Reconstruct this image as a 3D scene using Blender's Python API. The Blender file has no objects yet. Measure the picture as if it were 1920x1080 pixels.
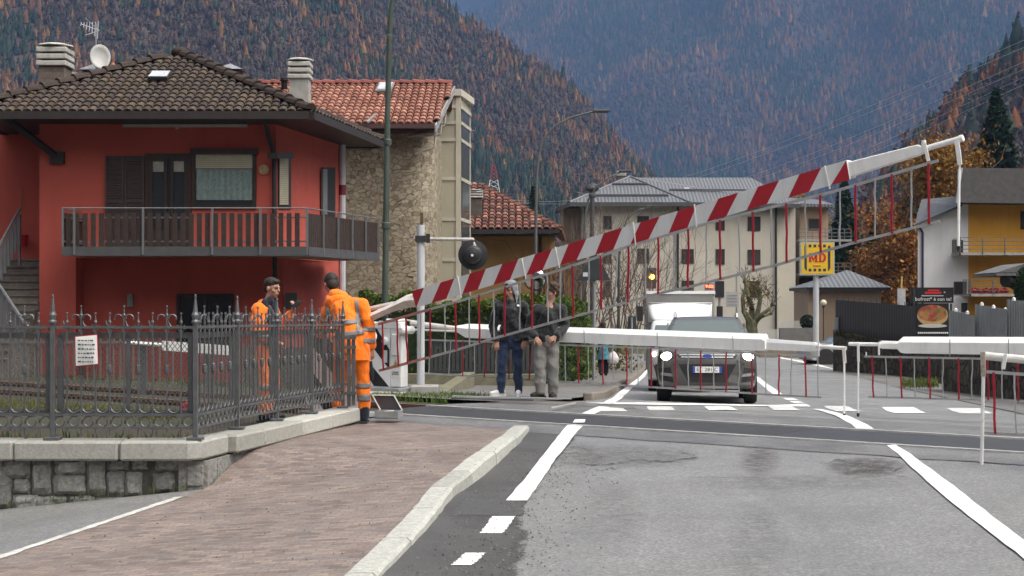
import bpy, bmesh, math, random
import numpy as np
from mathutils import Vector, Matrix
from mathutils.bvhtree import BVHTree
random.seed(7); RNG = np.random.default_rng(11)
S = bpy.context.scene
COL = S.collection
# ------------------------------------------------------------------ camera, sky, sun, exposure
F, HZ, CAMZ = 2800.0, 570.0, 1.4
cam_d = bpy.data.cameras.new('camera'); cam = bpy.data.objects.new('camera', cam_d); COL.objects.link(cam)
cam.location = (0, 0, CAMZ); cam.rotation_euler = (math.radians(90), 0, 0)
cam_d.sensor_width = 36; cam_d.lens = 36*F/1920; cam_d.shift_y = (HZ-540)/1920
cam_d.clip_start = 0.1; cam_d.clip_end = 20000
S.camera = cam
W = bpy.data.worlds.new('World'); S.world = W; W.use_nodes = True
nt = W.node_tree; nt.nodes.clear()
sky = nt.nodes.new('ShaderNodeTexSky'); sky.sky_type = 'NISHITA'; sky.sun_disc = False
SUN_EL, SUN_ROT = math.radians(57), math.radians(118)
sky.sun_elevation = SUN_EL; sky.sun_rotation = SUN_ROT; sky.air_density = 1.0; sky.dust_density = 6.0; sky.ozone_density = 1.0
hs = nt.nodes.new('ShaderNodeHueSaturation'); hs.inputs['Saturation'].default_value = 0.06
bg = nt.nodes.new('ShaderNodeBackground'); bg.inputs[1].default_value = 0.15
wo = nt.nodes.new('ShaderNodeOutputWorld')
nt.links.new(sky.outputs[0], hs.inputs['Color']); wm_ = nt.nodes.new('ShaderNodeMix'); wm_.data_type = 'RGBA'; wm_.blend_type = 'MULTIPLY'; wm_.inputs[0].default_value = 1.0; wm_.inputs[7].default_value = (1.0, .955, .875, 1)
nt.links.new(hs.outputs[0], wm_.inputs[6]); nt.links.new(wm_.outputs[2], bg.inputs[0]); nt.links.new(bg.outputs[0], wo.inputs[0])
sun_d = bpy.data.lights.new('sun', 'SUN'); sun = bpy.data.objects.new('sun', sun_d); COL.objects.link(sun)
sun_d.energy = 1.2; sun_d.angle = math.radians(40); sun_d.color = (1.0, 0.945, 0.86)
sd = Vector((math.sin(SUN_ROT)*math.cos(SUN_EL), math.cos(SUN_ROT)*math.cos(SUN_EL), math.sin(SUN_EL)))
sun.rotation_euler = sd.to_track_quat('Z', 'Y').to_euler()
S.view_settings.view_transform = 'Standard'; S.view_settings.look = 'None'
S.view_settings.exposure = 1.38; S.view_settings.gamma = 1.0
S.cycles.use_denoising = True
S.cycles.max_bounces = 6; S.cycles.volume_bounces = 0

# ------------------------------------------------------------------ helpers
def P(px, py, D):
    return Vector(((px-960)/F*D, D, CAMZ+(HZ-py)/F*D))
TD = Vector((0.787, -0.617, 0)); TN = Vector((0.617, 0.787, 0))      # the track's direction and normal
ZS = [-60, 5, 8, 10, 12.5, 13.2, 16.0, 18, 20, 24, 39.5, 57, 90, 300, 1200]
ZV = [-.3, -.13, -.10, -.08, -.02, 0, 0, -.07, -.18, -.43, -.9, -1.2, -1.6, -2.4, -4]
def sd_(X, Y): return .618*X+.786*Y
def zr(X, Y): return float(np.interp(sd_(X, Y), ZS, ZV))
def XL(Y): return float(np.interp(Y, [-20, 8, 12.8, 17.5, 19], [-7.0, -3.75, -2.62, -1.87, -1.62]))     # left edge of the near pavement
def ZL(Y): return float(np.interp(Y, [-20, 9, 12.8, 13.3, 13.9, 15, 16, 17.5], [-.6, -.27, -.18, -.05, .045, .055, .03, .0]))
KERB = [(-1.6, -20), (-.85, 6), (-.74, 8.2), (-.58, 9.8), (-.46, 11.5), (-.33, 12.3), (-.15, 13.6), (.08, 15.4), (.2, 16.6)]
def XK(Y): return float(np.interp(Y, [k[1] for k in KERB], [k[0] for k in KERB]))
def ZK(Y): return float(np.interp(Y, [-20, 8, 11, 13, 16.6], [-.1, -.085, -.03, .05, .06]))
def zp(X, Y):
    a, b = XL(Y), XK(Y)
    if X < a: return ZL(Y)+0.1*(X-a)
    u = min(1, (X-a)/(b-a)); z = ZL(Y)*(1-u)+ZK(Y)*u; k = min(1, max(0, (sd_(X, Y)-12.2)/.5)); return z*(1-k)+(zr(X, Y)+.010)*k
def gbase(X, Y):                                                      # the bare ground under everything
    z = zr(X, Y)-.06
    if X < XK(Y)+.05 and Y < 17.5:
        lo = zp(X, Y)-.05
        if X < XL(Y):
            t = min(1, max(0, (Y-12.95)/.25)); z = lo*(1-t)+(z-.05)*t
        else: z = min(z, lo)
    return z
def onroad(px, py, dz=0.0):
    D = 20.0
    for _ in range(40):
        p = P(px, py, D); z = zr(p.x, p.y)+dz
        D = D*.5+.5*(CAMZ-z)*F/max(1.0, py-HZ)
    p = P(px, py, D); return Vector((p.x, p.y, zr(p.x, p.y)+dz))
ORG = {}
class MB:
    def __init__(s): s.v = []; s.f = []; s.m = []; s.c = []; s.mi = 0; s.col = (1, 1, 1)
    def add(s, vs, fs):
        o = len(s.v); s.v.extend([tuple(v) for v in vs])
        for f in fs: s.f.append([i+o for i in f]); s.m.append(s.mi); s.c.append(s.col)
        return s
    def quad(s, *p): return s.add(p, [list(range(len(p)))])
    def box(s, a, b):
        x0, y0, z0 = a; x1, y1, z1 = b
        return s.add([(x0,y0,z0),(x1,y0,z0),(x1,y1,z0),(x0,y1,z0),(x0,y0,z1),(x1,y0,z1),(x1,y1,z1),(x0,y1,z1)],
                     [[0,3,2,1],[4,5,6,7],[0,1,5,4],[1,2,6,5],[2,3,7,6],[3,0,4,7]])
    def obox(s, o, u, v, w):                                          # corner + three edge vectors
        o, u, v, w = Vector(o), Vector(u), Vector(v), Vector(w)
        p = [o, o+u, o+u+v, o+v, o+w, o+u+w, o+u+v+w, o+v+w]
        fs = [[0,3,2,1],[4,5,6,7],[0,1,5,4],[1,2,6,5],[2,3,7,6],[3,0,4,7]]
        if u.cross(v).dot(w) < 0: fs = [f[::-1] for f in fs]
        return s.add(p, fs)
    def cbox(s, c, u, v, w): c, u, v, w = Vector(c), Vector(u), Vector(v), Vector(w); return s.obox(c-u/2-v/2-w/2, u, v, w)
    def prism(s, poly, ext):
        n = len(poly); ext = Vector(ext); a = [Vector(p) for p in poly]; b = [p+ext for p in a]
        nn = Vector((0, 0, 0))
        for i in range(n): nn += a[i].cross(a[(i+1) % n])
        fl = nn.dot(ext) > 0
        fs = [list(range(n))[::-1] if fl else list(range(n)), [n+i for i in range(n)] if fl else [n+i for i in range(n)][::-1]]
        for i in range(n):
            j = (i+1) % n; q = [i, j, n+j, n+i]; fs.append(q if fl else q[::-1])
        return s.add(a+b, fs)
    def tube(s, path, r, n=8, cap=True, sx=1.0):
        path = [Vector(p) for p in path]; m = len(path); rs = r if isinstance(r, (list, tuple)) else [r]*m
        vs = []; prev = None
        for i, p in enumerate(path):
            t = (path[min(i+1, m-1)]-path[max(i-1, 0)]); t = t.normalized() if t.length > 1e-9 else Vector((0, 0, 1))
            if prev is None:
                a = Vector((0, 0, 1)) if abs(t.z) < .9 else Vector((1, 0, 0)); u = t.cross(a).normalized()
            else:
                u = (prev-t*prev.dot(t)); u = u.normalized() if u.length > 1e-6 else t.orthogonal().normalized()
            prev = u; w = t.cross(u)
            for k in range(n):
                an = 2*math.pi*k/n; vs.append(p+u*math.cos(an)*rs[i]*sx+w*math.sin(an)*rs[i])
        fs = [[i*n+k, i*n+(k+1) % n, (i+1)*n+(k+1) % n, (i+1)*n+k] for i in range(m-1) for k in range(n)]
        if cap: fs += [list(range(n))[::-1], [(m-1)*n+k for k in range(n)]]
        return s.add(vs, fs)
    def lathe(s, base, prof, n=10, axis=(0, 0, 1)):
        ax = Vector(axis).normalized(); u = ax.orthogonal().normalized(); w = ax.cross(u); b = Vector(base); vs = []
        for r, h in prof:
            for k in range(n):
                an = 2*math.pi*k/n; vs.append(b+ax*h+(u*math.cos(an)+w*math.sin(an))*r)
        m = len(prof)
        fs = [[i*n+k, i*n+(k+1) % n, (i+1)*n+(k+1) % n, (i+1)*n+k] for i in range(m-1) for k in range(n)]
        fs += [list(range(n))[::-1], [(m-1)*n+k for k in range(n)]]
        return s.add(vs, fs)
    def ell(s, c, rx, ry, rz, n=10, m=7, rot=None):
        c = Vector(c); vs = []
        for i in range(m+1):
            th = math.pi*i/m
            for k in range(n):
                ph = 2*math.pi*k/n; q = Vector((rx*math.sin(th)*math.cos(ph), ry*math.sin(th)*math.sin(ph), -rz*math.cos(th)))
                vs.append(c+(rot @ q if rot else q))
        fs = [[i*n+k, i*n+(k+1) % n, (i+1)*n+(k+1) % n, (i+1)*n+k] for i in range(m) for k in range(n)]
        return s.add(vs, fs)
    def grid(s, fn, nu, nv):
        vs = [fn(i/nu, j/nv) for j in range(nv+1) for i in range(nu+1)]
        return s.add(vs, [[j*(nu+1)+i, j*(nu+1)+i+1, (j+1)*(nu+1)+i+1, (j+1)*(nu+1)+i] for j in range(nv) for i in range(nu)])
    def build(s, name, mats, parent=None, smooth=False, bevel=0, loc=None, col=False, autosmooth=None):
        o0 = ORG[parent.name] if parent is not None else Vector(loc if loc is not None else (0, 0, 0))
        me = bpy.data.meshes.new(name)
        me.from_pydata([(v[0]-o0.x, v[1]-o0.y, v[2]-o0.z) for v in s.v], [], s.f)
        for mt in (mats if isinstance(mats, (list, tuple)) else [mats]): me.materials.append(mt)
        me.polygons.foreach_set('material_index', s.m)
        if smooth: me.polygons.foreach_set('use_smooth', [True]*len(s.f))
        if col:
            at = me.color_attributes.new('Col', 'FLOAT_COLOR', 'CORNER')
            arr = []
            for f, c in zip(s.f, s.c): arr.extend([c[0], c[1], c[2], 1.0]*len(f))
            at.data.foreach_set('color', arr)
        me.validate(); me.update()
        return link(name, me, parent, o0, bevel)
def link(name, me, parent=None, o0=Vector((0, 0, 0)), bevel=0):
    ob = bpy.data.objects.new(name, me); COL.objects.link(ob)
    if parent is not None: ob.parent = parent
    else: ob.location = o0
    ORG[ob.name] = Vector(o0)
    if bevel:
        b = ob.modifiers.new('edge', 'BEVEL'); b.width = bevel; b.segments = 1; b.limit_method = 'ANGLE'; b.angle_limit = math.radians(50)
    return ob
def tag(o, label, cat, group=None, kind=None):
    o['label'] = label; o['category'] = cat
    if group: o['group'] = group
    if kind: o['kind'] = kind
    return o
def struct(o, label=None, kind='structure', cat=None):
    o['kind'] = kind
    if label: o['label'] = label
    if cat: o['category'] = cat
    return o
def thing(name, label, cat, loc=(0, 0, 0), group=None):
    o = bpy.data.objects.new(name, None); COL.objects.link(o); o.location = loc; o.empty_display_size = .1
    ORG[o.name] = Vector(loc); return tag(o, label, cat, group)
def place(o, loc, rz=0, sc=None):
    o.location = loc; o.rotation_euler = (0, 0, rz)
    if sc: o.scale = sc
    return o
def text(s, size, mat, parent, origin, u, v, name='lettering', depth=.004, align='CENTER', bold=0.0):
    cu = bpy.data.curves.new('t', 'FONT'); cu.body = s; cu.size = size; cu.align_x = align; cu.align_y = 'CENTER'; cu.extrude = depth/2; cu.resolution_u = 2; cu.offset = bold
    ob = bpy.data.objects.new('t', cu); COL.objects.link(ob)
    dg = bpy.context.evaluated_depsgraph_get(); me = bpy.data.meshes.new_from_object(ob.evaluated_get(dg))
    bpy.data.objects.remove(ob)
    u = Vector(u).normalized(); v = Vector(v).normalized(); w = u.cross(v)
    m = Matrix((u, v, w)).transposed().to_4x4(); m.translation = Vector(origin)
    me.transform(m); o0 = ORG[parent.name]; me.transform(Matrix.Translation(-o0))
    me.materials.clear(); me.materials.append(mat)
    me.name = name
    return link(name, me, parent, o0)
# ------------------------------------------------------------------ materials
def mk(name):
    m = bpy.data.materials.new(name); m.use_nodes = True; t = m.node_tree
    return m, t, t.nodes['Principled BSDF']
def nd(t, ty, **kw):
    n = t.nodes.new(ty)
    for k, v in kw.items():
        if k.startswith('_'): setattr(n, k[1:], v)
        else:
            s = n.inputs[k.replace('__', ' ')] if not k.isdigit() else n.inputs[int(k)]
            if hasattr(v, 'is_output') or isinstance(v, bpy.types.NodeSocket): t.links.new(v, s)
            else: s.default_value = v
    return n
def c4(c): return (c[0], c[1], c[2], 1.0)
def noise_(t, vec, scale, detail=4, rough=.55):
    n = nd(t, 'ShaderNodeTexNoise', Scale=scale, Detail=detail, Roughness=rough); t.links.new(vec, n.inputs['Vector']); return n.outputs['Fac']
def mixc(t, fac, a, b, mode='MIX'):
    n = t.nodes.new('ShaderNodeMix'); n.data_type = 'RGBA'; n.blend_type = mode
    for s, v in ((n.inputs[0], fac), (n.inputs[6], a), (n.inputs[7], b)):
        if isinstance(v, bpy.types.NodeSocket): t.links.new(v, s)
        elif isinstance(v, (int, float)): s.default_value = v
        else: s.default_value = c4(v)
    return n.outputs[2]
def ramp(t, fac, stops):
    r = t.nodes.new('ShaderNodeValToRGB'); t.links.new(fac, r.inputs[0]); e = r.color_ramp.elements
    while len(e) < len(stops): e.new(.5)
    for k, (p, c) in enumerate(stops): e[k].position = p; e[k].color = c4(c) if hasattr(c, '__len__') else (c, c, c, 1)
    return r.outputs[0]
def pos(t): return t.nodes.new('ShaderNodeNewGeometry').outputs['Position']
def obj_(t): return t.nodes.new('ShaderNodeTexCoord').outputs['Object']
def mapv(t, vec, rz=0, sc=(1, 1, 1), loc=(0, 0, 0)):
    n = t.nodes.new('ShaderNodeMapping'); t.links.new(vec, n.inputs[0]); n.inputs['Rotation'].default_value = (0, 0, rz); n.inputs['Scale'].default_value = sc; n.inputs['Location'].default_value = loc
    return n.outputs[0]
def bump(t, b, h, strength=.3, dist=.01):
    n = nd(t, 'ShaderNodeBump', Strength=strength, Distance=dist); t.links.new(h, n.inputs['Height']); t.links.new(n.outputs[0], b.inputs['Normal'])
MC = {}
def M(name, col, rough=.6, var=.15, scale=4, bmp=0, bscale=40, metal=0, spec=.4, attr=False, emit=0, local=False, alpha=None, dirt=0, dist=.01):
    if name in MC: return MC[name]
    m, t, b = mk(name); v = obj_(t) if local else pos(t)
    f = noise_(t, v, scale, 5)
    lo = tuple(max(0, c*(1-var)) for c in col); hi = tuple(min(1, c*(1+var)) for c in col)
    c = mixc(t, ramp(t, f, [(.3, 0.0), (.7, 1.0)]), lo, hi)
    if dirt:
        g = noise_(t, v, scale*.35, 6, .7); c = mixc(t, ramp(t, g, [(.5, 0.0), (.75, dirt)]), c, tuple(x*.35 for x in col))
    if attr:
        a = t.nodes.new('ShaderNodeAttribute'); a.attribute_name = 'Col'; c = mixc(t, 1.0, c, a.outputs['Color'], 'MULTIPLY')
    t.links.new(c, b.inputs['Base Color'])
    b.inputs['Roughness'].default_value = rough; b.inputs['Metallic'].default_value = metal; b.inputs['Specular IOR Level'].default_value = spec
    if emit: b.inputs['Emission Color'].default_value = c4(col); b.inputs['Emission Strength'].default_value = emit
    if bmp: bump(t, b, noise_(t, v, bscale, 4), bmp, dist)
    MC[name] = m; return m
def glass(name, col=(.03, .035, .04), rough=.06):
    if name in MC: return MC[name]
    m, t, b = mk(name); b.inputs['Base Color'].default_value = c4(col); b.inputs['Roughness'].default_value = rough; b.inputs['Specular IOR Level'].default_value = .7
    MC[name] = m; return m
def asphalt(name, base, rough=.6, spec=.4, patch=.25, cr=0):
    m, t, b = mk(name); v = pos(t)
    sp = nd(t, 'ShaderNodeTexVoronoi', Scale=48); t.links.new(v, sp.inputs['Vector'])
    f1 = noise_(t, v, 62, 4, .8); f2 = noise_(t, v, .9, 6, .65); f3 = noise_(t, mapv(t, v, -.118, (2.2, .18, 1)), 1.0, 5)
    c = mixc(t, ramp(t, f1, [(.3, 0.0), (.72, 1.0)]), tuple(x*.50 for x in base), tuple(min(1, x*1.52) for x in base))
    bw = nd(t, 'ShaderNodeRGBToBW'); t.links.new(sp.outputs['Color'], bw.inputs[0])
    c = mixc(t, .5, c, ramp(t, bw.outputs[0], [(.12, .5), (.6, 1.0), (.97, 1.7)]), 'MULTIPLY')
    c = mixc(t, 1.0, c, ramp(t, f2, [(.3, 1-patch), (.7, 1+patch*.5)]), 'MULTIPLY')
    c = mixc(t, .8, c, ramp(t, f3, [(.32, 1-patch*.9), (.62, 1.0)]), 'MULTIPLY')
    t.links.new(c, b.inputs['Base Color'])
    r = ramp(t, noise_(t, v, .7, 5), [(.3, rough-.12), (.7, rough+.1)]); t.links.new(r, b.inputs['Roughness'])
    b.inputs['Specular IOR Level'].default_value = spec
    bump(t, b, f1, .5, .006); return m
def setts(name):
    m, t, b = mk(name); v = pos(t)
    d = nd(t, 'ShaderNodeTexNoise', Scale=2.2, Detail=3); t.links.new(v, d.inputs['Vector'])
    vv = nd(t, 'ShaderNodeVectorMath', _operation='MULTIPLY_ADD'); t.links.new(d.outputs['Color'], vv.inputs[0]); vv.inputs[1].default_value = (.09, .09, 0); t.links.new(mapv(t, v, .12), vv.inputs[2])
    br = nd(t, 'ShaderNodeTexBrick', Scale=1.0); br.inputs['Brick Width'].default_value = .115; br.inputs['Row Height'].default_value = .062
    br.inputs['Mortar Size'].default_value = .004; br.inputs['Mortar Smooth'].default_value = .3; br.inputs['Bias'].default_value = 0
    br.inputs['Color1'].default_value = (0, 0, 0, 1); br.inputs['Color2'].default_value = (1, 1, 1, 1); br.inputs['Mortar'].default_value = (.5, .5, .5, 1)
    t.links.new(vv.outputs[0], br.inputs['Vector'])
    cc = ramp(t, br.outputs['Color'], [(0, (.155, .118, .105)), (.3, (.25, .19, .165)), (.5, (.21, .175, .162)), (.75, (.30, .235, .195)), (1, (.18, .155, .152))])
    cc = mixc(t, 1.0, cc, ramp(t, noise_(t, v, 1.3, 6, .65), [(.3, .72), (.7, 1.18)]), 'MULTIPLY')
    cc = mixc(t, 1.0, cc, ramp(t, noise_(t, v, 45, 3, .6), [(.25, .75), (.75, 1.15)]), 'MULTIPLY')
    cc = mixc(t, br.outputs['Fac'], cc, (.145, .125, .112))
    t.links.new(cc, b.inputs['Base Color']); b.inputs['Roughness'].default_value = .62; b.inputs['Specular IOR Level'].default_value = .35
    inv = nd(t, 'ShaderNodeMath', _operation='SUBTRACT'); inv.inputs[0].default_value = 1.0; t.links.new(br.outputs['Fac'], inv.inputs[1])
    ad = nd(t, 'ShaderNodeMath', _operation='MULTIPLY_ADD'); t.links.new(noise_(t, v, 30, 4), ad.inputs[0]); ad.inputs[1].default_value = .9; t.links.new(inv.outputs[0], ad.inputs[2])
    bump(t, b, ad.outputs[0], .55, .008); return m
def stonewall(name, cols, mortar, scale=2.4, w=.05, sc=(1, 1, 1.5), bstr=.8):
    m, t, b = mk(name); v = pos(t)
    dn = nd(t, 'ShaderNodeTexNoise', Scale=1.8, Detail=3); t.links.new(v, dn.inputs['Vector'])
    vv = nd(t, 'ShaderNodeVectorMath', _operation='MULTIPLY_ADD'); t.links.new(dn.outputs['Color'], vv.inputs[0]); vv.inputs[1].default_value = (.35, .35, .35); t.links.new(mapv(t, v, 0, sc), vv.inputs[2])
    e = nd(t, 'ShaderNodeTexVoronoi', _feature='DISTANCE_TO_EDGE', Scale=scale); t.links.new(vv.outputs[0], e.inputs['Vector'])
    k = nd(t, 'ShaderNodeTexVoronoi', Scale=scale); t.links.new(vv.outputs[0], k.inputs['Vector'])
    bw = nd(t, 'ShaderNodeRGBToBW'); t.links.new(k.outputs['Color'], bw.inputs[0])
    n = len(cols); c = ramp(t, bw.outputs[0], [(.15+.7*i/(n-1), cols[i]) for i in range(n)])
    c = mixc(t, 1.0, c, ramp(t, noise_(t, v, 9, 5, .65), [(.25, .7), (.75, 1.2)]), 'MULTIPLY')
    ed = ramp(t, e.outputs['Distance'], [(0, 0.0), (w, 1.0)])
    c = mixc(t, ed, mortar, c); t.links.new(c, b.inputs['Base Color']); b.inputs['Roughness'].default_value = .85; b.inputs['Specular IOR Level'].default_value = .2
    ad = nd(t, 'ShaderNodeMath', _operation='MULTIPLY_ADD'); t.links.new(noise_(t, v, 14, 4), ad.inputs[0]); ad.inputs[1].default_value = .5; t.links.new(ed, ad.inputs[2])
    bump(t, b, ad.outputs[0], bstr, .05); return m
white = M('white_paint', (.78, .78, .76), .45, .06, 3, dirt=.12)
def grimy(name, col, rough=.45, streak=.35, sc=(3, 3, .35), spots=.5, scale=1.0, pw=.75):
    if name in MC: return MC[name]
    m, t, b = mk(name); v = pos(t)
    c = mixc(t, ramp(t, noise_(t, v, 1.1*scale, 5, .6), [(.3, 0.0), (.7, 1.0)]), tuple(x*.93 for x in col), tuple(min(1, x*1.05) for x in col))
    c = mixc(t, ramp(t, noise_(t, mapv(t, v, .3, sc), 1.6*scale, 6, .68), [(.48, 0.0), (.78, streak)]), c, tuple(x*.45 for x in col))
    c = mixc(t, ramp(t, noise_(t, v, 26*scale, 4, .7), [(.62, 0.0), (.75, spots)]), c, tuple(x*.5+y for x, y in zip(col, (.02, .012, .006))))
    t.links.new(c, b.inputs['Base Color']); t.links.new(ramp(t, noise_(t, v, 5*scale, 4), [(.3, rough-.1), (.7, min(1, rough+.15))]), b.inputs['Roughness']); b.inputs['Specular IOR Level'].default_value = .4 if rough < .7 else .2
    if rough > .7: bump(t, b, noise_(t, v, 45, 4), .2, .01)
    MC[name] = m; return m
bright = grimy('white_enamel', (.80, .80, .79), .38, .30, (3, 3, .8), .45, 2.0)
redp = grimy('red_paint', (.36, .016, .028), .4, .3, (3, 3, .8), .4, 2.5)
steel = M('galvanised_steel', (.36, .37, .38), .45, .15, 8, metal=.35)
iron = M('grey_iron_paint', (.108, .112, .118), .45, .18, 14, metal=.3, bmp=.15)
black = M('black_rubber', (.015, .015, .016), .6, .2, 6)
darkm = M('dark_metal', (.035, .038, .042), .5, .2, 6)
concrete = M('concrete', (.34, .33, .31), .85, .18, 5, bmp=.3, bscale=60, dirt=.3)
granite = M('granite', (.40, .40, .385), .8, .22, 55, bmp=.35, bscale=90, dirt=.25)
lens_white = M('lamp_lens_lit', (1.0, .86, .62), .2, 0, 1, emit=11)
# ================================================================== SETTING: ground, road, rails
asph = asphalt('asphalt', (.215, .213, .21), .5, .5, .14)
asph_dark = asphalt('fresh_asphalt', (.095, .09, .088), .55, .45, .3)
asph_mid = asphalt('worn_asphalt', (.165, .163, .162), .55, .5, .3)
asph_far = asphalt('pavement_asphalt', (.175, .165, .155), .6, .4, .25)
paint = grimy('road_paint', (.78, .78, .77), .6, .30, (2.5, .5, 1), .5, 1.6)
earth, t, b = mk('earth_and_grass'); v = pos(t)
c = ramp(t, noise_(t, v, .8, 6, .7), [(.3, (.028, .022, .017)), (.45, (.048, .036, .026)), (.56, (.042, .046, .02)), (.66, (.034, .05, .016)), (.8, (.07, .055, .038))])
c = mixc(t, 1.0, c, ramp(t, noise_(t, v, 25, 4), [(.25, .6), (.75, 1.25)]), 'MULTIPLY')
t.links.new(c, b.inputs['Base Color']); b.inputs['Roughness'].default_value = .95; bump(t, b, noise_(t, v, 30, 4), .8, .04)
ballast = M('ballast', (.085, .062, .05), .9, .55, 22, bmp=1.0, bscale=22, dist=.04)
railm = M('rail_steel', (.66, .65, .63), .3, .15, 6, metal=.4)
rust = M('rusty_steel', (.16, .085, .055), .8, .3, 8)
rubber = M('crossing_rubber', (.034, .034, .036), .6, .18, 5, bmp=.3, bscale=90)
# ground sheet
ys = list(np.arange(-40, 0, 5))+list(np.arange(0, 12, 1.0))+[12.5, 12.95, 13.2]+list(np.arange(13.5, 30, .75))+list(np.arange(30, 60, 3))+list(np.arange(60, 200, 15))+[230, 300, 400, 550, 700]
xs = [-420, -250, -150, -90, -60, -40, -30, -20, -14]+list(np.arange(-11, 3, .5))+[3, 4, 6, 8, 10, 12, 16, 22, 30, 42, 60, 90, 150, 250, 420]
mb = MB(); nx = len(xs)
mb.add([(x, y, gbase(x, y)) for y in ys for x in xs], [[j*nx+i, j*nx+i+1, (j+1)*nx+i+1, (j+1)*nx+i] for j in range(len(ys)-1) for i in range(nx-1)])
struct(mb.build('ground', earth, smooth=True), 'earthy grassy ground round the crossing')
def rx(Y): return -1.33+.119*Y                                         # left edge line of the road
def strip(name, fn0, fn1, Ys, dz, mat, nxs=6, zf=zr, smooth=True):
    mb = MB(); vs = []
    for Y in Ys:
        a, b_ = fn0(Y), fn1(Y)
        for i in range(nxs+1):
            X = a+(b_-a)*i/nxs; vs.append((X, Y, zf(X, Y)+dz))
    n = nxs+1
    mb.add(vs, [[j*n+i, j*n+i+1, (j+1)*n+i+1, (j+1)*n+i] for j in range(len(Ys)-1) for i in range(nxs)])
    return struct(mb.build(name, mat, smooth=smooth))
Yr = list(np.arange(-30, 8, 2))+list(np.arange(8, 32, .5))+list(np.arange(32, 120, 4))
strip('road', lambda Y: XK(Y)+.02 if Y < 16.6 else (XK(16.6) if Y < 17 else rx(Y)-.35+max(0, 24-Y)*-.35), lambda Y: rx(Y)+(7.0 if Y > 14 else 9.0), Yr, 0, asph, 14)
mb = MB(); vs = []; nu_, vv_ = 12, list(np.linspace(0, .72, 14))+list(np.linspace(.74, 1, 40))
for w_ in vv_:
    for i in range(nu_+1):
        u_ = i/nu_; ym = 17.95-1.35*u_; y_ = -20+(ym+20)*w_; x_ = XL(y_)+.02+(XK(y_)-.15-XL(y_)-.02)*u_; vs.append((x_, y_, zp(x_, y_)))
mb.add(vs, [[j*(nu_+1)+i, j*(nu_+1)+i+1, (j+1)*(nu_+1)+i+1, (j+1)*(nu_+1)+i] for j in range(len(vv_)-1) for i in range(nu_)]); struct(mb.build('pavement', setts('porphyry_setts'), smooth=True), 'reddish brick sett pavement')
strip('side_lane', lambda Y: XL(Y)-9, lambda Y: XL(Y)+.03, list(np.arange(-20, 8, 2))+list(np.arange(8, 13.0, .4)), -.004, asph, 8, zp)
# worn white line between the side lane and the setts
def jagged(name, pts, w0, w1, mat, zf, dz, n=60, jit=.02, label=None, seed=1):
    r = random.Random(seed); mb = MB(); pts = [Vector((p[0], p[1], 0)) for p in pts]
    L = [0]
    for i in range(1, len(pts)): L.append(L[-1]+(pts[i]-pts[i-1]).length)
    vs = []
    for k in range(n+1):
        d = L[-1]*k/n
        X = float(np.interp(d, L, [p.x for p in pts])); Y = float(np.interp(d, L, [p.y for p in pts]))
        X2 = float(np.interp(d+.05, L, [p.x for p in pts])); Y2 = float(np.interp(d+.05, L, [p.y for p in pts]))
        if k == n: X2, Y2 = X+(X-px_), Y+(Y-py_)
        t = Vector((X2-X, Y2-Y, 0)).normalized() if (X2-X or Y2-Y) else Vector((0, 1, 0)); nn = Vector((t.y, -t.x, 0)); px_, py_ = X, Y
        w = w0+(w1-w0)*k/n
        a = Vector((X, Y, 0))-nn*(w/2+r.uniform(-jit, jit)); c = Vector((X, Y, 0))+nn*(w/2+r.uniform(-jit, jit))
        for i in range(3):
            q = a.lerp(c, i/2); vs.append((q.x, q.y, zf(q.x, q.y)+dz))
    mb.add(vs, [[j*3+i, j*3+i+1, (j+1)*3+i+1, (j+1)*3+i] for j in range(n) for i in range(2)])
    return struct(mb.build(name, mat, smooth=True), label)
jagged('lane_edge_marking', [(XL(y)+.0, y) for y in (5, 8, 9, 10, 11, 12, 12.3)], .09, .09, M('worn_paint', (.55, .54, .51), .7, .25, 14, dirt=.6), zp, .005, 90, .012)
# kerb of granite blocks
mb = MB(); kp = []
Yk = [-20, -10, 0, 4, 6.0, 7.1, 8.2, 9.3, 10.5, 11.5, 12.3, 13.6, 15.1, 16.45]
for i in range(len(Yk)-1):
    y0, y1 = Yk[i]+.006, Yk[i+1]-.006
    mb.col = (random.uniform(.8, 1.1),)*3
    n = 4
    for q in range(n):
        a, c = y0+(y1-y0)*q/n, y0+(y1-y0)*(q+1)/n
        def pr(y):
            x = XK(y)+random.uniform(-.007, .007); w = .165; z = ZK(y)
            return [Vector((x-w, y, z-.3)), Vector((x-w, y, z+.004)), Vector((x-.025, y, z+.006)), Vector((x, y, z-.015)), Vector((x+.03, y, z-.35))]
        if q == 0: A = pr(a)
        B = pr(c)
        fs = [[j, j+1, 6+j-1, 6+j-2] for j in range(0)]
        mb.add(A+B, [[0, 1, 6, 5], [1, 2, 7, 6], [2, 3, 8, 7], [3, 4, 9, 8]]+([[4, 3, 2, 1, 0]] if q == 0 else [])+([[5, 6, 7, 8, 9]] if q == n-1 else []))
        A = B
struct(mb.build('kerb', M('kerb_granite', (.40, .40, .37), .8, .2, 30, bmp=.5, bscale=35, attr=True, dirt=.35), col=True), 'pale granite kerb of the brick pavement')
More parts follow.
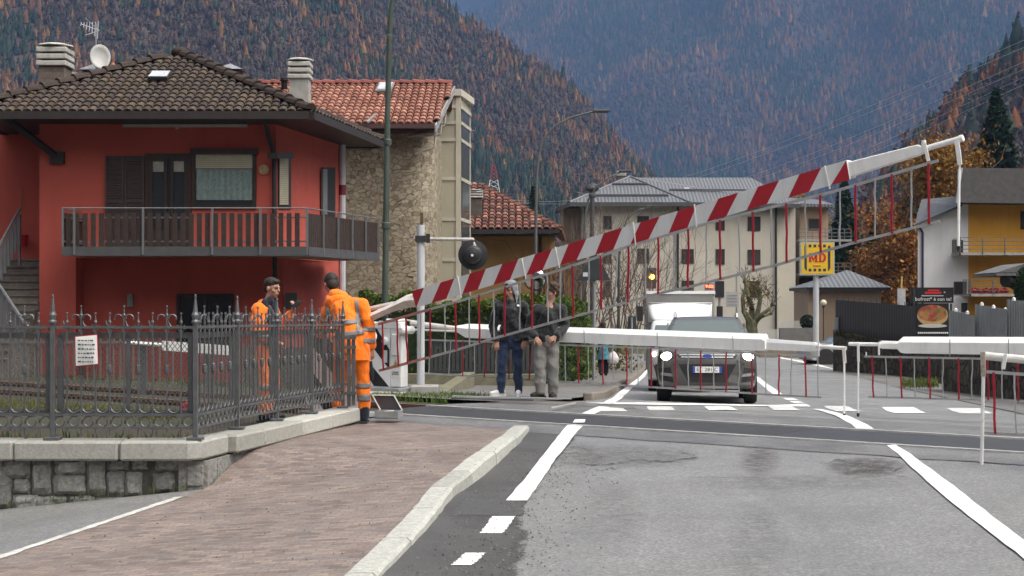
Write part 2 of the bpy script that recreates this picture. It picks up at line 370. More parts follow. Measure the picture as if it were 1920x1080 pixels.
# strip of newly laid dark asphalt and loose gravel between kerb and edge line
dkm, t, b = mk('fresh_asphalt_edge'); v = pos(t)
t.links.new(mixc(t, 1.0, ramp(t, noise_(t, v, 90, 4, .75), [(.25, (.03, .029, .028)), (.55, (.075, .072, .07)), (.8, (.15, .14, .13))]), ramp(t, noise_(t, v, 1.6, 5, .65), [(.3, .65), (.7, 1.25)]), 'MULTIPLY'), b.inputs['Base Color']); b.inputs['Roughness'].default_value = .6; bump(t, b, noise_(t, v, 90, 3), .6, .01)
a = t.nodes.new('ShaderNodeAttribute'); a.attribute_name = 'Col'; n1 = noise_(t, v, 5, 6, .72); n2 = noise_(t, v, 38, 3, .7)
mu = nd(t, 'ShaderNodeMath', _operation='MULTIPLY_ADD'); t.links.new(n2, mu.inputs[0]); mu.inputs[1].default_value = .7; t.links.new(n1, mu.inputs[2]); m2_ = nd(t, 'ShaderNodeMath', _operation='MULTIPLY_ADD'); t.links.new(a.outputs['Fac'], m2_.inputs[0]); m2_.inputs[1].default_value = 1.5; t.links.new(mu.outputs[0], m2_.inputs[2])
t.links.new(ramp(t, m2_.outputs[0], [(.0, 0.0), (1.0, 0.0)]), b.inputs['Alpha']); rr_ = b.inputs['Alpha'].links[0].from_node; sub_ = nd(t, 'ShaderNodeMath', _operation='SUBTRACT'); t.links.new(m2_.outputs[0], sub_.inputs[0]); sub_.inputs[1].default_value = 1.05; sc_ = nd(t, 'ShaderNodeMath', _operation='MULTIPLY', _use_clamp=True); t.links.new(sub_.outputs[0], sc_.inputs[0]); sc_.inputs[1].default_value = 5; t.links.new(sc_.outputs[0], b.inputs['Alpha']); t.nodes.remove(rr_)
mb = MB(); vs = []; al = []; Ys = list(np.arange(4, 16.7, .12)); W_ = (0, .35, .62, .82, 1.0)
for y in Ys:
    w = float(np.interp(y, [4, 8, 9.5, 11, 12.5, 14.5, 16.6], [1.0, .92, .85, .66, .60, .60, .62]))
    for k, u_ in enumerate(W_): x_ = XK(y)+.0+w*u_; vs.append((x_, y, zr(x_, y)+.004)); al.append((1, .8, .45, .18, -.3)[k] if y < 11.2 else (1, .9, .7, .4, -.2)[k])
n = len(W_); mb.add(vs, [[j*n+i, j*n+i+1, (j+1)*n+i+1, (j+1)*n+i] for j in range(len(Ys)-1) for i in range(n-1)]); o = mb.build('asphalt_patch', dkm); at = o.data.color_attributes.new('Col', 'FLOAT_COLOR', 'POINT'); at.data.foreach_set('color', [q for a_ in al for q in (a_, a_, a_, 1)]); struct(o, 'dark newly laid asphalt strip breaking up into gravel beside the kerb')
jagged('asphalt_patch', [(XK(y)+.34, y) for y in (10.55, 11.0, 11.35)], .52, .46, M('patch_tar', (.07, .069, .068), .55, .25, 30, bmp=.5, bscale=90), zr, .007, 24, .02, 'dark tar patch beside the kerb', seed=6)
def along(off, s_, n=40, t0=-2.0, t1=14):                             # points parallel to the track at normal offset s_
    return [tuple((TN*s_+TD*(t0+(t1-t0)*k/n)).xy) for k in range(n+1)]
# asphalt round the rails, crossing panels
def band(name, s0, s1, t0, t1, dz, mat, label=None, jit=0):
    mb = MB(); n = 60; r = random.Random(3)
    vs = []
    for k in range(n+1):
        q = TD*(t0+(t1-t0)*k/n); j0 = r.uniform(-jit, jit); j1 = r.uniform(-jit*.2, jit*.2)
        for i in range(4):
            p = q+TN*(s0+j0+(s1+j1-s0-j0)*i/3); vs.append((p.x, p.y, zr(p.x, p.y)+dz))
    mb.add(vs, [[j*4+i, j*4+i+1, (j+1)*4+i+1, (j+1)*4+i] for j in range(n) for i in range(3)])
    return struct(mb.build(name, mat, smooth=True), label)
SA, SB = 15.34, 13.90                                                  # rails: far, near (distance along the track normal)
TL = -13.5                                                             # left end of the road deck along the track
band('crossing_apron', 12.95, SB-.04, TL, 12, .006, asph_mid, 'darker asphalt on the near side of the rails', .05)
band('crossing_apron', SA+.04, 17.2, TL, 12, .006, asph_mid, 'darker asphalt beyond the rails', .12)
band('crossing_panel', SB+.06, SA-.06, TL, -7.6, .006, rubber, 'dark rubber deck between the rails')
pm, t, b = mk('ribbed_panel'); v = pos(t)
mp = mapv(t, v, math.atan2(.617, .787)); wv = nd(t, 'ShaderNodeTexBrick', Scale=1.0); t.links.new(mp, wv.inputs['Vector'])
wv.inputs['Brick Width'].default_value = .06; wv.inputs['Row Height'].default_value = .06; wv.inputs['Mortar Size'].default_value = .012; wv.offset = 0
wv.inputs['Color1'].default_value = wv.inputs['Color2'].default_value = (.045, .045, .047, 1); wv.inputs['Mortar'].default_value = (.03, .03, .032, 1)
t.links.new(wv.outputs['Color'], b.inputs['Base Color']); b.inputs['Roughness'].default_value = .5; bump(t, b, wv.outputs['Fac'], -.6, .01)
band('crossing_panel', SB+.06, SA-.06, -7.59, 12, .006, pm, 'ribbed rubber deck panels between the rails')
for s_ in (SA, SB):
    mb = MB()
    for (t0, t1, dz) in ((-45, TL, .0), (TL, 20, .0)):
        mb.mi = 1 if t0 < -40 else 0; a, c = TN*s_+TD*t0, TN*s_+TD*t1
        prof = [(-.035, .022), (.035, .022), (.03, -.03), (.01, -.04), (.01, -.12), (.06, -.15), (-.06, -.15), (-.01, -.12), (-.01, -.04), (-.03, -.03)]
        vs = [p+TN*x+Vector((0, 0, z)) for p in (a, c) for x, z in prof]; n = len(prof)
        mb.add(vs, [[i, (i+1) % n, n+(i+1) % n, n+i][::-1] for i in range(n)])
    tag(mb.build('rail', [railm, rust], loc=TN*s_), 'steel rail beyond the dark deck, farther from the brick pavement' if s_ == SA else 'steel rail on the near side of the dark deck', 'rail', 'the two rails of the crossing')
# ballast bed left of the road, sleepers, grass verge
mb = MB(); vs = []
for k in range(31):
    q = TD*(-45+(TL+45-.02)*k/30)
    for i, (s_, z) in enumerate(((12.6, -.2), (13.2, -.14), (16.0, -.14), (16.7, -.25))):
        p = q+TN*s_; vs.append((p.x, p.y, z))
mb.add(vs, [[j*4+i, j*4+i+1, (j+1)*4+i+1, (j+1)*4+i] for j in range(30) for i in range(3)])
struct(mb.build('ballast', ballast), 'brown stone ballast under the rails', 'stuff', 'ballast')
for k in range(16):
    q = TD*(TL-.5-k*.6)
    mb = MB().cbox(q+TN*14.62+Vector((0, 0, -.14)), TD*.24, TN*2.5, (0, 0, .06))
    tag(mb.build('railway_sleeper', concrete, loc=q+TN*14.62+Vector((0, 0, -.17))), 'concrete sleeper across the track in the ballast', 'sleeper', 'sleepers of the track behind the iron fence')
# ------------------------------------------------------------------ road markings (each dash its own piece of the road surface)
def mark(pxs, label=None, jit=.004, n=30, mat=paint, name='road_marking', dz=.009, seed=0):
    # a painted quadrilateral on the ground: corners given in order along one long side and back
    r = random.Random(seed+len(pxs)); c = [onroad(*p) for p in pxs]; mb = MB(); vs = []
    a0, a1, b1, b0 = c
    for k in range(n+1):
        t_ = k/n; A = a0.lerp(a1, t_); B = b0.lerp(b1, t_); w = (B-A).normalized()
        A = A+w*r.uniform(-jit, jit); B = B+w*r.uniform(-jit, jit)
        for i in range(3):
            q = A.lerp(B, i/2); vs.append((q.x, q.y, zr(q.x, q.y)+dz))
    mb.add(vs, [[j*3+i, j*3+i+1, (j+1)*3+i+1, (j+1)*3+i] for j in range(n) for i in range(2)])
    return struct(mb.build(name, mat), label)
def poly_mark(left, right, label, **k):
    for i in range(len(left)-1): mark([left[i], left[i+1], right[i+1], right[i]], label, seed=i, **k)
def line_mark(name, left, right, label, dz=.012, n=12, jit=.005):
    r = random.Random(len(left)); L = [onroad(*p) for p in left]; R = [onroad(*p) for p in right]; mb = MB(); vs = []
    m = (len(L)-1)*n
    for k in range(m+1):
        i = min(k//n, len(L)-2); t_ = k/n-i; A = L[i].lerp(L[i+1], t_); B = R[i].lerp(R[i+1], t_); w = (B-A).normalized()
        A = A+w*r.uniform(-jit, jit); B = B+w*r.uniform(-jit, jit)
        for j in range(3):
            q = A.lerp(B, j/2); vs.append((q.x, q.y, zr(q.x, q.y)+dz))
    mb.add(vs, [[j*3+i, j*3+i+1, (j+1)*3+i+1, (j+1)*3+i] for j in range(m) for i in range(2)])
    return struct(mb.build(name, paint), label)
line_mark('edge_marking', [(949, 941), (1013, 862), (1064, 799)], [(988, 941), (1042, 862), (1094, 799)], 'solid white edge line between kerb and road')
mark([(900, 1002), (923, 970), (967, 970), (943, 1002)], 'short white dash nearer the road edge', jit=.009)
mark([(846, 1062), (872, 1039), (911, 1039), (886, 1062)], 'worn short white dash at the bottom of the road edge', jit=.009)
mark([(790, 1130), (826, 1092), (860, 1092), (826, 1130)], jit=.02)
line_mark('edge_marking', [(1074, 794), (1078, 788)], [(1096, 794), (1098, 788)], 'scrap of white edge line between the rails')
line_mark('edge_marking', [(1088, 778), (1104, 771), (1126, 762), (1150, 745), (1180, 722), (1201, 706), (1212, 694)], [(1113, 778), (1130, 771), (1148, 762), (1168, 745), (1192, 722), (1209, 706), (1217, 694)], 'white edge line leading away beyond the crossing')
line_mark('centre_marking', [(1663, 837), (1757, 922), (1920, 1050), (2030, 1140)], [(1681, 837), (1800, 922), (1966, 1050), (2085, 1140)], 'long white centre line on the near side of the crossing')
line_mark('centre_marking', [(1524, 768), (1606, 805)], [(1539, 768), (1638, 806)], 'white centre line piece between the barriers')
for k, (a, y0, y1) in enumerate(((1500, 758, 763), (1488, 753, 756), (1477, 747, 751))):
    mark([(a, y1), (a-9, y0), (a+10, y0), (a+21, y1)], 'small white dash of the centre line by the crosswalk', jit=.004, n=3)
line_mark('centre_marking', [(1452, 742), (1432, 726), (1415, 710), (1395, 696)], [(1470, 742), (1447, 726), (1426, 710), (1403, 696)], 'solid white centre line beside the grey car')
line_mark('stop_marking', [(1098, 756), (1300, 757.5), (1512, 758.5)], [(1098, 760), (1300, 761), (1512, 762)], 'white stop line across the far lane')
fade = M('faded_paint', (.58, .58, .57), .55, .2, 5, dirt=.45)
for k, (a, c_, d, e, y0, y1, mt) in enumerate(((1122, 1165, 1176, 1128, 764, 772, fade), (1212, 1258, 1266, 1216, 763, 770, fade), (1320, 1368, 1384, 1328, 763, 770, paint), (1440, 1484, 1500, 1450, 762, 770, fade), (1545, 1590, 1618, 1568, 762, 772, fade), (1653, 1712, 1738, 1676, 764, 775, paint), (1772, 1835, 1862, 1800, 766, 776, fade))):
    mark([(d-(d-c_)+0, y0), (d, y1), (e, y1), (a, y0)], 'white block of the crosswalk beyond the barriers', mat=mt, name='crosswalk_marking', n=6, jit=.01)
line_mark('edge_marking', [(1436, 667), (1500, 679), (1580, 696), (1700, 722), (1820, 748), (1990, 790)], [(1446, 667), (1508, 678), (1590, 694.5), (1712, 720), (1836, 745.5), (2008, 786)], 'white edge line on the far side of the road')
# cracks and scuffed spots on the near road
crk = M('crack_tar', (.035, .034, .034), .8, .3, 20)
def crack(px0, px1, amp, seed, w=.02):
    r = random.Random(seed); n = 34; mb = MB(); vs = []; off = 0
    for k in range(n+1):
        x = px0[0]+(px1[0]-px0[0])*k/n; off = off*.8+r.uniform(-amp, amp); y = px0[1]+(px1[1]-px0[1])*k/n+off
        p = onroad(x, y, .007); ww = w*r.uniform(.15, 1.0); vs += [(p.x, p.y-ww, p.z), (p.x+ww*.3, p.y+ww, p.z)]
    mb.add(vs, [[2*j, 2*j+2, 2*j+3, 2*j+1] for j in range(n)])
    struct(mb.build('road_crack', crk), 'dark crack in the near asphalt')
crack((1098, 872), (1305, 858), 2.5, 1, .035); crack((1085, 868), (1135, 850), 3, 2); crack((1270, 845), (1308, 860), 2.5, 9, .03); crack((1110, 882), (1160, 872), 3, 3); crack((1070, 838), (1110, 846), 2, 12)
crack((1536, 868), (1640, 870), 2.5, 4); crack((1580, 885), (1690, 880), 2.5, 5); crack((1560, 862), (1660, 876), 3, 6, .03); crack((1610, 878), (1700, 894), 2, 10); crack((1290, 894), (1560, 898), .4, 11, .008)
def stain(name, col):
    m, t, b = mk(name); v = pos(t); b.inputs['Base Color'].default_value = c4(col); b.inputs['Roughness'].default_value = .65; a = t.nodes.new('ShaderNodeAttribute'); a.attribute_name = 'Col'
    n1 = ramp(t, noise_(t, v, 9, 6, .7), [(.35, 0.0), (.62, 1.0)]); mu = nd(t, 'ShaderNodeMath', _operation='MULTIPLY'); t.links.new(n1, mu.inputs[0]); t.links.new(a.outputs['Fac'], mu.inputs[1]); t.links.new(mu.outputs[0], b.inputs['Alpha']); return m
def blotch(px, py, rx_, ry_, mat, k=1.0, dz=.0065, label='worn dark spot in the near asphalt'):
    c = onroad(px, py); a = onroad(px+rx_, py)-c; d_ = onroad(px, py-ry_)-c; mb = MB(); n = 28; ring = []
    for j, (r_, al) in enumerate(((.02, k), (.5, k*.85), (.8, k*.4), (1.0, 0))):
        for i in range(n): q = c+a*r_*math.cos(2*math.pi*i/n)+d_*r_*math.sin(2*math.pi*i/n); ring.append((q.x, q.y, zr(q.x, q.y)+dz))
    for j in range(3):
        mb.col = ((k, k*.92, k*.62)[j],)*3; mb.add([], [])
    mb.add(ring, [[j*n+i, j*n+(i+1) % n, (j+1)*n+(i+1) % n, (j+1)*n+i] for j in range(3) for i in range(n)]); o = mb.build('worn_asphalt_spot', mat); at = o.data.color_attributes.new('Col', 'FLOAT_COLOR', 'POINT')
    al = [k]*n+[k*.85]*n+[k*.4]*n+[0]*n; at.data.foreach_set('color', [x for a_ in al for x in (a_, a_, a_, 1)]); struct(o, label)
spot = stain('spot_brown', (.085, .072, .068)); pale = stain('spot_grey', (.13, .127, .125))
blotch(1425, 862, 42, 30, spot, .6); blotch(1625, 876, 82, 20, spot, .95); blotch(1190, 855, 130, 22, pale, .5); blotch(1080, 852, 60, 26, pale, .4); blotch(1500, 905, 240, 16, pale, .35); blotch(1420, 1010, 60, 70, pale, .25); blotch(1150, 960, 70, 60, pale, .25)
# loose gravel crumbs at the kerb and on the setts
mb = MB(); r = random.Random(4)
for k in range(1500):
    y = 7.4+7*r.random()**1.5; x = XK(y)+.1+abs(r.gauss(.42, .28)); z = zr(x, y)
    if k % 7 == 0: y = r.uniform(8, 14); x = r.uniform(XL(y)+.3, XK(y)); z = zp(x, y)
    q = r.uniform(.003, .010)*(1 if k % 7 else .8); g = r.uniform(.3, 1.3); mb.col = (g, g*.97, g*.93)
    an = r.uniform(0, 6); u = Vector((math.cos(an), math.sin(an), 0))*q; w_ = Vector((-u.y, u.x, 0))
    p = Vector((x, y, z+.006)); mb.add([p+u, p+w_, p-u*.8, p-w_*1.1, p+Vector((0, 0, q*1.1))], [[0, 1, 4], [1, 2, 4], [2, 3, 4], [3, 0, 4]])
struct(mb.build('gravel', M('gravel_crumbs', (.16, .15, .14), .9, .3, 30, attr=True), col=True), 'loose gravel crumbs along the kerb', 'stuff', 'gravel')
# far pavement, its kerb and drain
mb = MB(); vs = []; nu_ = 14; w_s = list(np.linspace(0, .12, 10))+list(np.linspace(.14, 1, 30))
for w_ in w_s:
    for i in range(nu_+1):
        u_ = i/nu_; y1_ = 80; xa = -2.6+4.3*u_; ya = (17.05-.617*xa)/.787; y_ = ya+(y1_-ya)*w_
        xl = float(np.interp(y_, [19, 23, 30, 36, 46, 80], [-2.75, -2.5, -2.9, -2.9, 1.0, 5.6])); xr_ = rx(y_)-.42-max(0, 24-y_)*.10; x_ = xl+(xr_-xl)*u_ if w_ > .02 else xa; k_ = min(1, max(0, (sd_(x_, y_)-17.2)/1.2)); vs.append((x_, y_, zr(x_, y_)+.010+.045*k_))
mb.add(vs, [[j*(nu_+1)+i, j*(nu_+1)+i+1, (j+1)*(nu_+1)+i+1, (j+1)*(nu_+1)+i] for j in range(len(w_s)-1) for i in range(nu_)]); struct(mb.build('far_pavement', asph_far, smooth=True), 'grey-brown pavement beyond the crossing where two men wait')
mb = MB()
for (y0, y1) in ((24.5, 28), (28.02, 32), (32.02, 37), (37.02, 43), (43.02, 52), (52.02, 66), (66.02, 80)):
    a = [Vector((rx(y)-.42, y, zr(rx(y)-.42, y))) for y in (y0, y1)]
    mb.obox(a[0]-Vector((0, 0, .1)), a[1]-a[0], (.16, 0, 0), (0, 0, .23))
struct(mb.build('far_kerb', M('brown_kerb', (.19, .165, .14), .85, .2, 12, dirt=.4), bevel=.02), 'brownish kerb of the pavement beyond the crossing')
mb = MB(); a, c = onroad(848, 744, .06), onroad(1072, 749, .06); mb.obox(a, c-a, (.0, .13, 0), (0, 0, .012))
struct(mb.build('drain_channel', steel), 'metal drain strip in front of the two waiting men')
mb = MB(); a, c = onroad(846, 748, .055), onroad(1000, 751, .055); mb.obox(a, c-a, (.0, .1, 0), (0, 0, .012)); struct(mb.build('drain_channel', darkm), 'dark gap along the metal drain strip')
mb = MB(); a, c = onroad(1034, 766, .055), onroad(1080, 757, .055); mb.obox(a, c-a, (.0, .12, 0), (0, 0, .012)); struct(mb.build('kerb_scrap', concrete), 'pale flush kerb stone by the far crosswalk')
# right-hand verge pavement beyond the crossing
strip('right_pavement', lambda Y: rx(Y)+6.95, lambda Y: rx(Y)+8.6, list(np.arange(16, 30, .8))+list(np.arange(30, 100, 4)), .014, asph_far, 3)
# ================================================================== granite retaining wall with coping, iron fences
CZ = .23
mort = M('mortar', (.085, .08, .07), .95, .35, 18, bmp=.6, bscale=30, dirt=.4)
stone_m = M('granite_block', (.235, .235, .225), .85, .3, 28, bmp=.8, bscale=26, attr=True, dirt=.35, dist=.02)
wallT = thing('retaining_wall', 'low wall of rough granite blocks with a smooth coping under the iron fence', 'wall', (-2.8, 12.85, -.3))
cor = Vector((-2.60, 12.70, 0))                                        # outer corner of the coping
def fl(y): return XL(y)                                               # fence side line
mb = MB(); mb.box((-8.5, 12.86, -.9), (-2.72, 13.1, CZ-.16)); 
q0, q1 = Vector((-2.72, 12.86, -.9)), Vector((-2.02, 17.5, -.9)); mb.obox(q0, q1-q0, (-.25, .03, 0), (0, 0, CZ-.16+.9))
mb.build('mortar_core', mort, wallT)
mb = MB(); r = random.Random(8)
st = [(0,60,330,490),(0,16,205,320),(25,165,205,315),(80,165,330,400),(75,215,420,490),(185,285,210,405),(240,370,425,485),(315,475,215,290),(305,475,305,405),(395,530,425,480),(495,590,215,410),(605,720,215,270),(605,695,285,420),(710,800,290,420),(750,825,215,265),(880,1000,215,270),(865,980,295,395),(1040,1165,222,385)]
for (a, c_, d, e) in st+[(a-1080-20, b_-1080-20, d, e) for (a, b_, d, e) in st[2:]]+[(545, 690, 432, 470), (200, 300, 430, 500)]:
    p0, p1 = P(a/3-1.6, 790+e/3+2, 12.86), P(c_/3+1.6, 790+d/3-2, 12.86); g = r.uniform(.75, 1.15); mb.col = (g, g, g*r.uniform(.93, 1.0))
    n = 5; dep = r.uniform(.03, .06); cx, cz = (p0.x+p1.x)/2, (p0.z+p1.z)/2
    vs = []
    for j in range(n+1):
        for i in range(n+1):
            u, v_ = i/n, j/n; x = p0.x+(p1.x-p0.x)*u; z = p0.z+(p1.z-p0.z)*v_
            ed = min(u, 1-u, v_, 1-v_); k = 0 if ed == 0 else dep*r.uniform(.75, 1.15)
            if ed == 0: x += r.uniform(-.008, .008); z += r.uniform(-.008, .008)
            if (i in (0, n)) and (j in (0, n)): x += (cx-x)*.05; z += (cz-z)*.05
            vs.append((x, 12.855-k, z))
    mb.add(vs, [[j*(n+1)+i, j*(n+1)+i+1, (j+1)*(n+1)+i+1, (j+1)*(n+1)+i] for j in range(n) for i in range(n)])
for k in range(5):                                                     # corner return
    y0 = 12.83+k*.24; z1 = CZ-.18; z0 = zp(XL(y0), y0)-.15
    mb.col = (.95, .93, .9); mb.obox((XL(y0)+.0, y0, z0), (.035+.01*(k % 2), .23, 0), (-.25, 0, 0), (0, 0, z1-z0))
mb.build('granite_block_face', stone_m, wallT, col=True)
mb = MB(); r = random.Random(2)
xs_ = [-8.5, -6.9, -5.6, -4.25, -3.35]
for i in range(len(xs_)-1):
    g = r.uniform(.85, 1.0); mb.col = (g, g, g*.98); mb.box((xs_[i]+.004, 12.70+.02*(-3-xs_[i])/5, CZ-.165), (xs_[i+1]-.004, 13.08, CZ+r.uniform(-.004, .004)))
mb.col = (1.02, 1.02, 1); z0, z1 = CZ-.165, CZ
mb.prism([(-3.342, 12.70, z0), (-2.76, 12.70, z0), (-2.64, 12.78, z0), (-2.53, 13.35, z0), (-2.84, 13.38, z0), (-2.90, 13.08, z0), (-3.342, 13.08, z0)], (0, 0, .165))
yy = [13.36, 14.1, 15.3, 16.4, 17.62]
for i in range(len(yy)-1):
    a, c_ = yy[i]+.006, yy[i+1]; g = (.9, .98, 1.3, 1.28)[i]; mb.col = (g, g, g*(.96 if i < 2 else .97))
    za, zc = CZ-.01*i*1.2, CZ-.012*(i+1)
    A = [Vector((fl(a)+.08, a, za-.165)), Vector((fl(c_)+.08, c_, zc-.165))]
    mb.obox(A[0], A[1]-A[0], (-.33, .04, 0), (0, 0, .163))
mb.build('coping', M('coping_granite', (.335, .33, .31), .8, .16, 45, bmp=.3, bscale=70, attr=True, dirt=.35), wallT, col=True, bevel=.018)

def arc(mb, c, r, a0, a1, fn, rad=.0065, n=9):
    mb.tube([fn(c[0]+r*math.cos(a0+(a1-a0)*k/n), c[1]+r*math.sin(a0+(a1-a0)*k/n)) for k in range(n+1)], rad, 4)
def lattice(L, slope=0.0):
    """one bay of the ornate iron fence, x along, z up from the coping"""
    mb = MB(); f = lambda x, z: Vector((x, 0, z+slope*x))
    def bar(x0, z0, x1, z1, w=.03, d=.012):
        a, c_ = f(x0, z0), f(x1, z1); t = (c_-a).normalized(); n = Vector((-t.z, 0, t.x)); mb.cbox((a+c_)/2, c_-a, Vector((0, d, 0)), n*w)
    for z in (.105, .215, .97): bar(.02, z, L-.02, z, .022, .02)
    n = max(3, round((L-.04)/.117)); sp = (L-.0)/(n)
    for i in range(1, n):
        x = i*sp; tall = i % 3 == 2; zt = 1.06 if tall else 1.0
        bar(x, .215, x, zt, .0125, .012)
        mb.tube([f(x, .105), f(x, .04)], .006, 4)
        mb.lathe(f(x, zt), [(.012, 0), (.016, .015), (.009, .03), (.005, .075), (.011, .085), (.008, .1)], 6)
        if i % 2 == 0: mb.lathe(f(x, .56), [(.008, 0), (.019, .015), (.022, .045), (.018, .08), (.008, .09)], 7)
        if tall:
            for sg in (-1, 1):
                arc(mb, (x+sg*.048, 1.045), .034, math.pi if sg > 0 else 0, (-.4 if sg > 0 else math.pi+.4), f)
                arc(mb, (x+sg*.085, 1.03), .072, (math.pi*.55 if sg < 0 else math.pi*.45)+math.pi, (math.pi*1.0 if sg > 0 else 0)+ (math.pi if sg < 0 else 0), f)
        else: arc(mb, (x, .99), .03, math.pi, 2*math.pi, f, n=6)
        arc(mb, (x+sp/2, .91), sp*.45, 0, math.pi, f, .006, 7)
        arc(mb, (x-sp/2+.0, .29), sp*.46, math.pi, 2*math.pi, f, .007, 7)
    for i in range(n):
        arc(mb, (sp*(i+.5), .16), .044, 0, 2*math.pi, f, .0075, 10)
        for sg in (-1, 1): arc(mb, (sp*(i+.5)+sg*sp*.5, .16), .014, -.5*math.pi, .5*math.pi, f, .006, 4)
    return mb
def screen(L, slope=0.0, y=.05):
    mb = MB(); f = lambda x, z: Vector((x, y, z+slope*x))
    for (x0, z0, x1, z1, w) in ((.05, .24, .05, .9, .055), (L-.05, .24, L-.05, .9, .055), (.04, .9, L-.04, .9, .05), (.04, .24, L-.04, .24, .03), (L*.52, .24, L*.52, .9, .035)):
        a, c_ = f(x0, z0), f(x1, z1); t = (c_-a).normalized(); n = Vector((-t.z, 0, t.x)); mb.cbox((a+c_)/2, c_-a, Vector((0, .02, 0)), n*w)
    mb2 = MB(); x0, x1, z0, z1 = .05, L-.05, .25, .89; H = z1-z0
    k = x0-H*1.5
    while k < x1:
        for sg in (1, -1):
            u0, u1 = k, k+H/1.25
            za, zb = (z0, z1) if sg > 0 else (z1, z0)
            a0, a1 = max(u0, x0), min(u1, x1)
            if a1-a0 > .01:
                A = f(a0, za+(zb-za)*(a0-u0)/(u1-u0)); B = f(a1, za+(zb-za)*(a1-u0)/(u1-u0)); t = (B-A).normalized(); n = Vector((-t.z, 0, t.x))*.003
                mb2.add([A-n, B-n, B+n, A+n], [[0, 1, 2, 3]])
        k += .042
    return mb, mb2
wire = M('wire_mesh', (.17, .175, .18), .5, .1, 5, metal=.4)
def post_mb():
    mb = MB(); mb.cbox((0, 0, .012), (.13, 0, 0), (0, .13, 0), (0, 0, .024)); mb.cbox((0, 0, .5), (.040, 0, 0), (0, .040, 0), (0, 0, 1.0))
    mb.lathe((0, 0, 1.0), [(.032, 0), (.034, .02), (.024, .035), (.03, .06), (.034, .075), (.022, .1), (.008, .22), (.012, .235), (.009, .25), (.002, .256)], 8); return mb
def fence(name, label, pts, group=None):
    """pts: post feet in order; returns the fence with posts, ironwork bays and wire screens"""
    root = thing(name, label, 'fence', pts[0], group)
    for i, p in enumerate(pts):
        o = post_mb().build('post', iron, root, bevel=.003) if i == 0 else None
        if o is None:
            o = proto.copy(); COL.objects.link(o); o.parent = root
        else: proto = o
        o.data = proto.data; o.location = Vector(p)-Vector(pts[0])
        # post mesh was offset by the root's origin: cancel it once
    proto.data.transform(Matrix.Translation(Vector(pts[0])))
    for i in range(len(pts)-1):
        a, c_ = Vector(pts[i]), Vector(pts[i+1]); d = c_-a; L = d.xy.length; ang = math.atan2(d.y, d.x); sl = d.z/L
        for nm, m_, mt in (('ironwork', lattice(L, sl), iron), ('screen_frame', screen(L, sl)[0], iron), ('wire_screen', screen(L, sl)[1], wire)):
            o = m_.build(nm, mt); o.parent = root; ORG[o.name] = Vector(a); o.location = a-Vector(pts[0]); o.rotation_euler = (0, 0, ang)
    return root
zc = lambda y: CZ-.012*max(0, (y-13.3)/1.1)
front = [(-2.72-1.236*k, 12.83+.035*k, CZ) for k in range(5)]
fence('iron_fence', 'ornate grey iron fence on the low wall, the section facing the side lane', front[::-1])
side = [(-2.72, 12.83, CZ)]+[(x, y, zc(y)) for x, y in ((-2.585, 14.05), (-2.40, 15.25), (-2.20, 16.4), (-1.975, 17.45))]
mbx = side[:1]
fence('iron_fence', 'ornate grey iron fence running back along the brick pavement towards the rails', [side[0]]+side[1:])
bpy.data.objects.remove([o for o in bpy.data.objects if o.name.startswith('post') and o.parent and o.parent.name.startswith('iron_fence.001')][0])
# short end gate piece by the bent worker
g = thing('fence_end_bracket', 'plain grey steel rail piece closing the end of the iron fence', 'fence', (-1.93, 17.6, .15))
for px, a, c_ in ((654, 632, 762), (663, 628, 760)): p, q = P(px, a, 17.1), P(px, c_, 17.1); mb = MB().cbox((p+q)/2, (.04, 0, 0), (0, .03, 0), (0, 0, (p-q).length)); mb.build('upright', iron, g)
for y in (634, 652, 738): mb = MB(); p, q = P(644, y, 17.06), P(668, y-1, 17.06); mb.cbox((p+q)/2, q-p, (0, .02, 0), (0, 0, .035)); mb.build('rung', iron, g)
# notice on the fence
nz = thing('notice_sign', 'white crumpled notice with a red border tied to the iron fence', 'sign', P(162, 690, 12.8))
pts = [P(140, 630, 12.79), P(183, 626, 12.79), P(185, 684, 12.78), P(141, 688, 12.80)]
mb = MB().prism([pts[0], pts[3], pts[2], pts[1]], (0, .006, 0)); mb.build('border', redp, nz)
c = sum(pts, Vector())/4
mb = MB().prism([c+(p-c)*.93+Vector((0, -.004, 0)) for p in (pts[0], pts[3], pts[2], pts[1])], (0, .004, 0)); mb.build('sheet', white, nz)
ink = M('print_ink', (.06, .06, .08), .6, .1, 5); mb = MB(); r = random.Random(5)
for k in range(6):
    y = 637+k*8; x = 146
    while x < 176:
        w = r.uniform(2, 6); a, c_ = P(x, y+r.uniform(-.5, .5), 12.776), P(min(x+w, 179), y+2.6, 12.776); mb.box((a.x, a.y-.002, c_.z), (c_.x, a.y, a.z)); x += w+1.5
mb.build('printed_lines', ink, nz)
# ================================================================== level-crossing barriers
def plane(pt):                                                        # pixel on the vertical plane through pt along the track
    pt = Vector(pt); k = pt.dot(TN)
    def f(px, py, off=0.0):
        d = Vector(((px-960)/F, 1, (HZ-py)/F)); t = (k+off)/(d.x*TN.x+d.y*TN.y); q = d*t; return Vector((q.x, q.y, CAMZ+q.z))
    return f
NP = plane((3.984, 13.2, 0)); FP = plane((4.42, 19.8, 0))
skirt_red = M('skirt_red', (.33, .016, .03), .45, .15, 8, dirt=.2); skirt_grey = M('skirt_aluminium', (.40, .40, .40), .5, .12, 8, metal=.3)
skirt_rust = M('skirt_reddish', (.36, .16, .14), .6, .25, 9)
def flat(mb, a, c_, w=.03, d=.012):
    a, c_ = Vector(a), Vector(c_); t = (c_-a).normalized(); n = TN.copy(); s_ = t.cross(n).normalized(); mb.cbox((a+c_)/2, c_-a, n*d, s_*w)
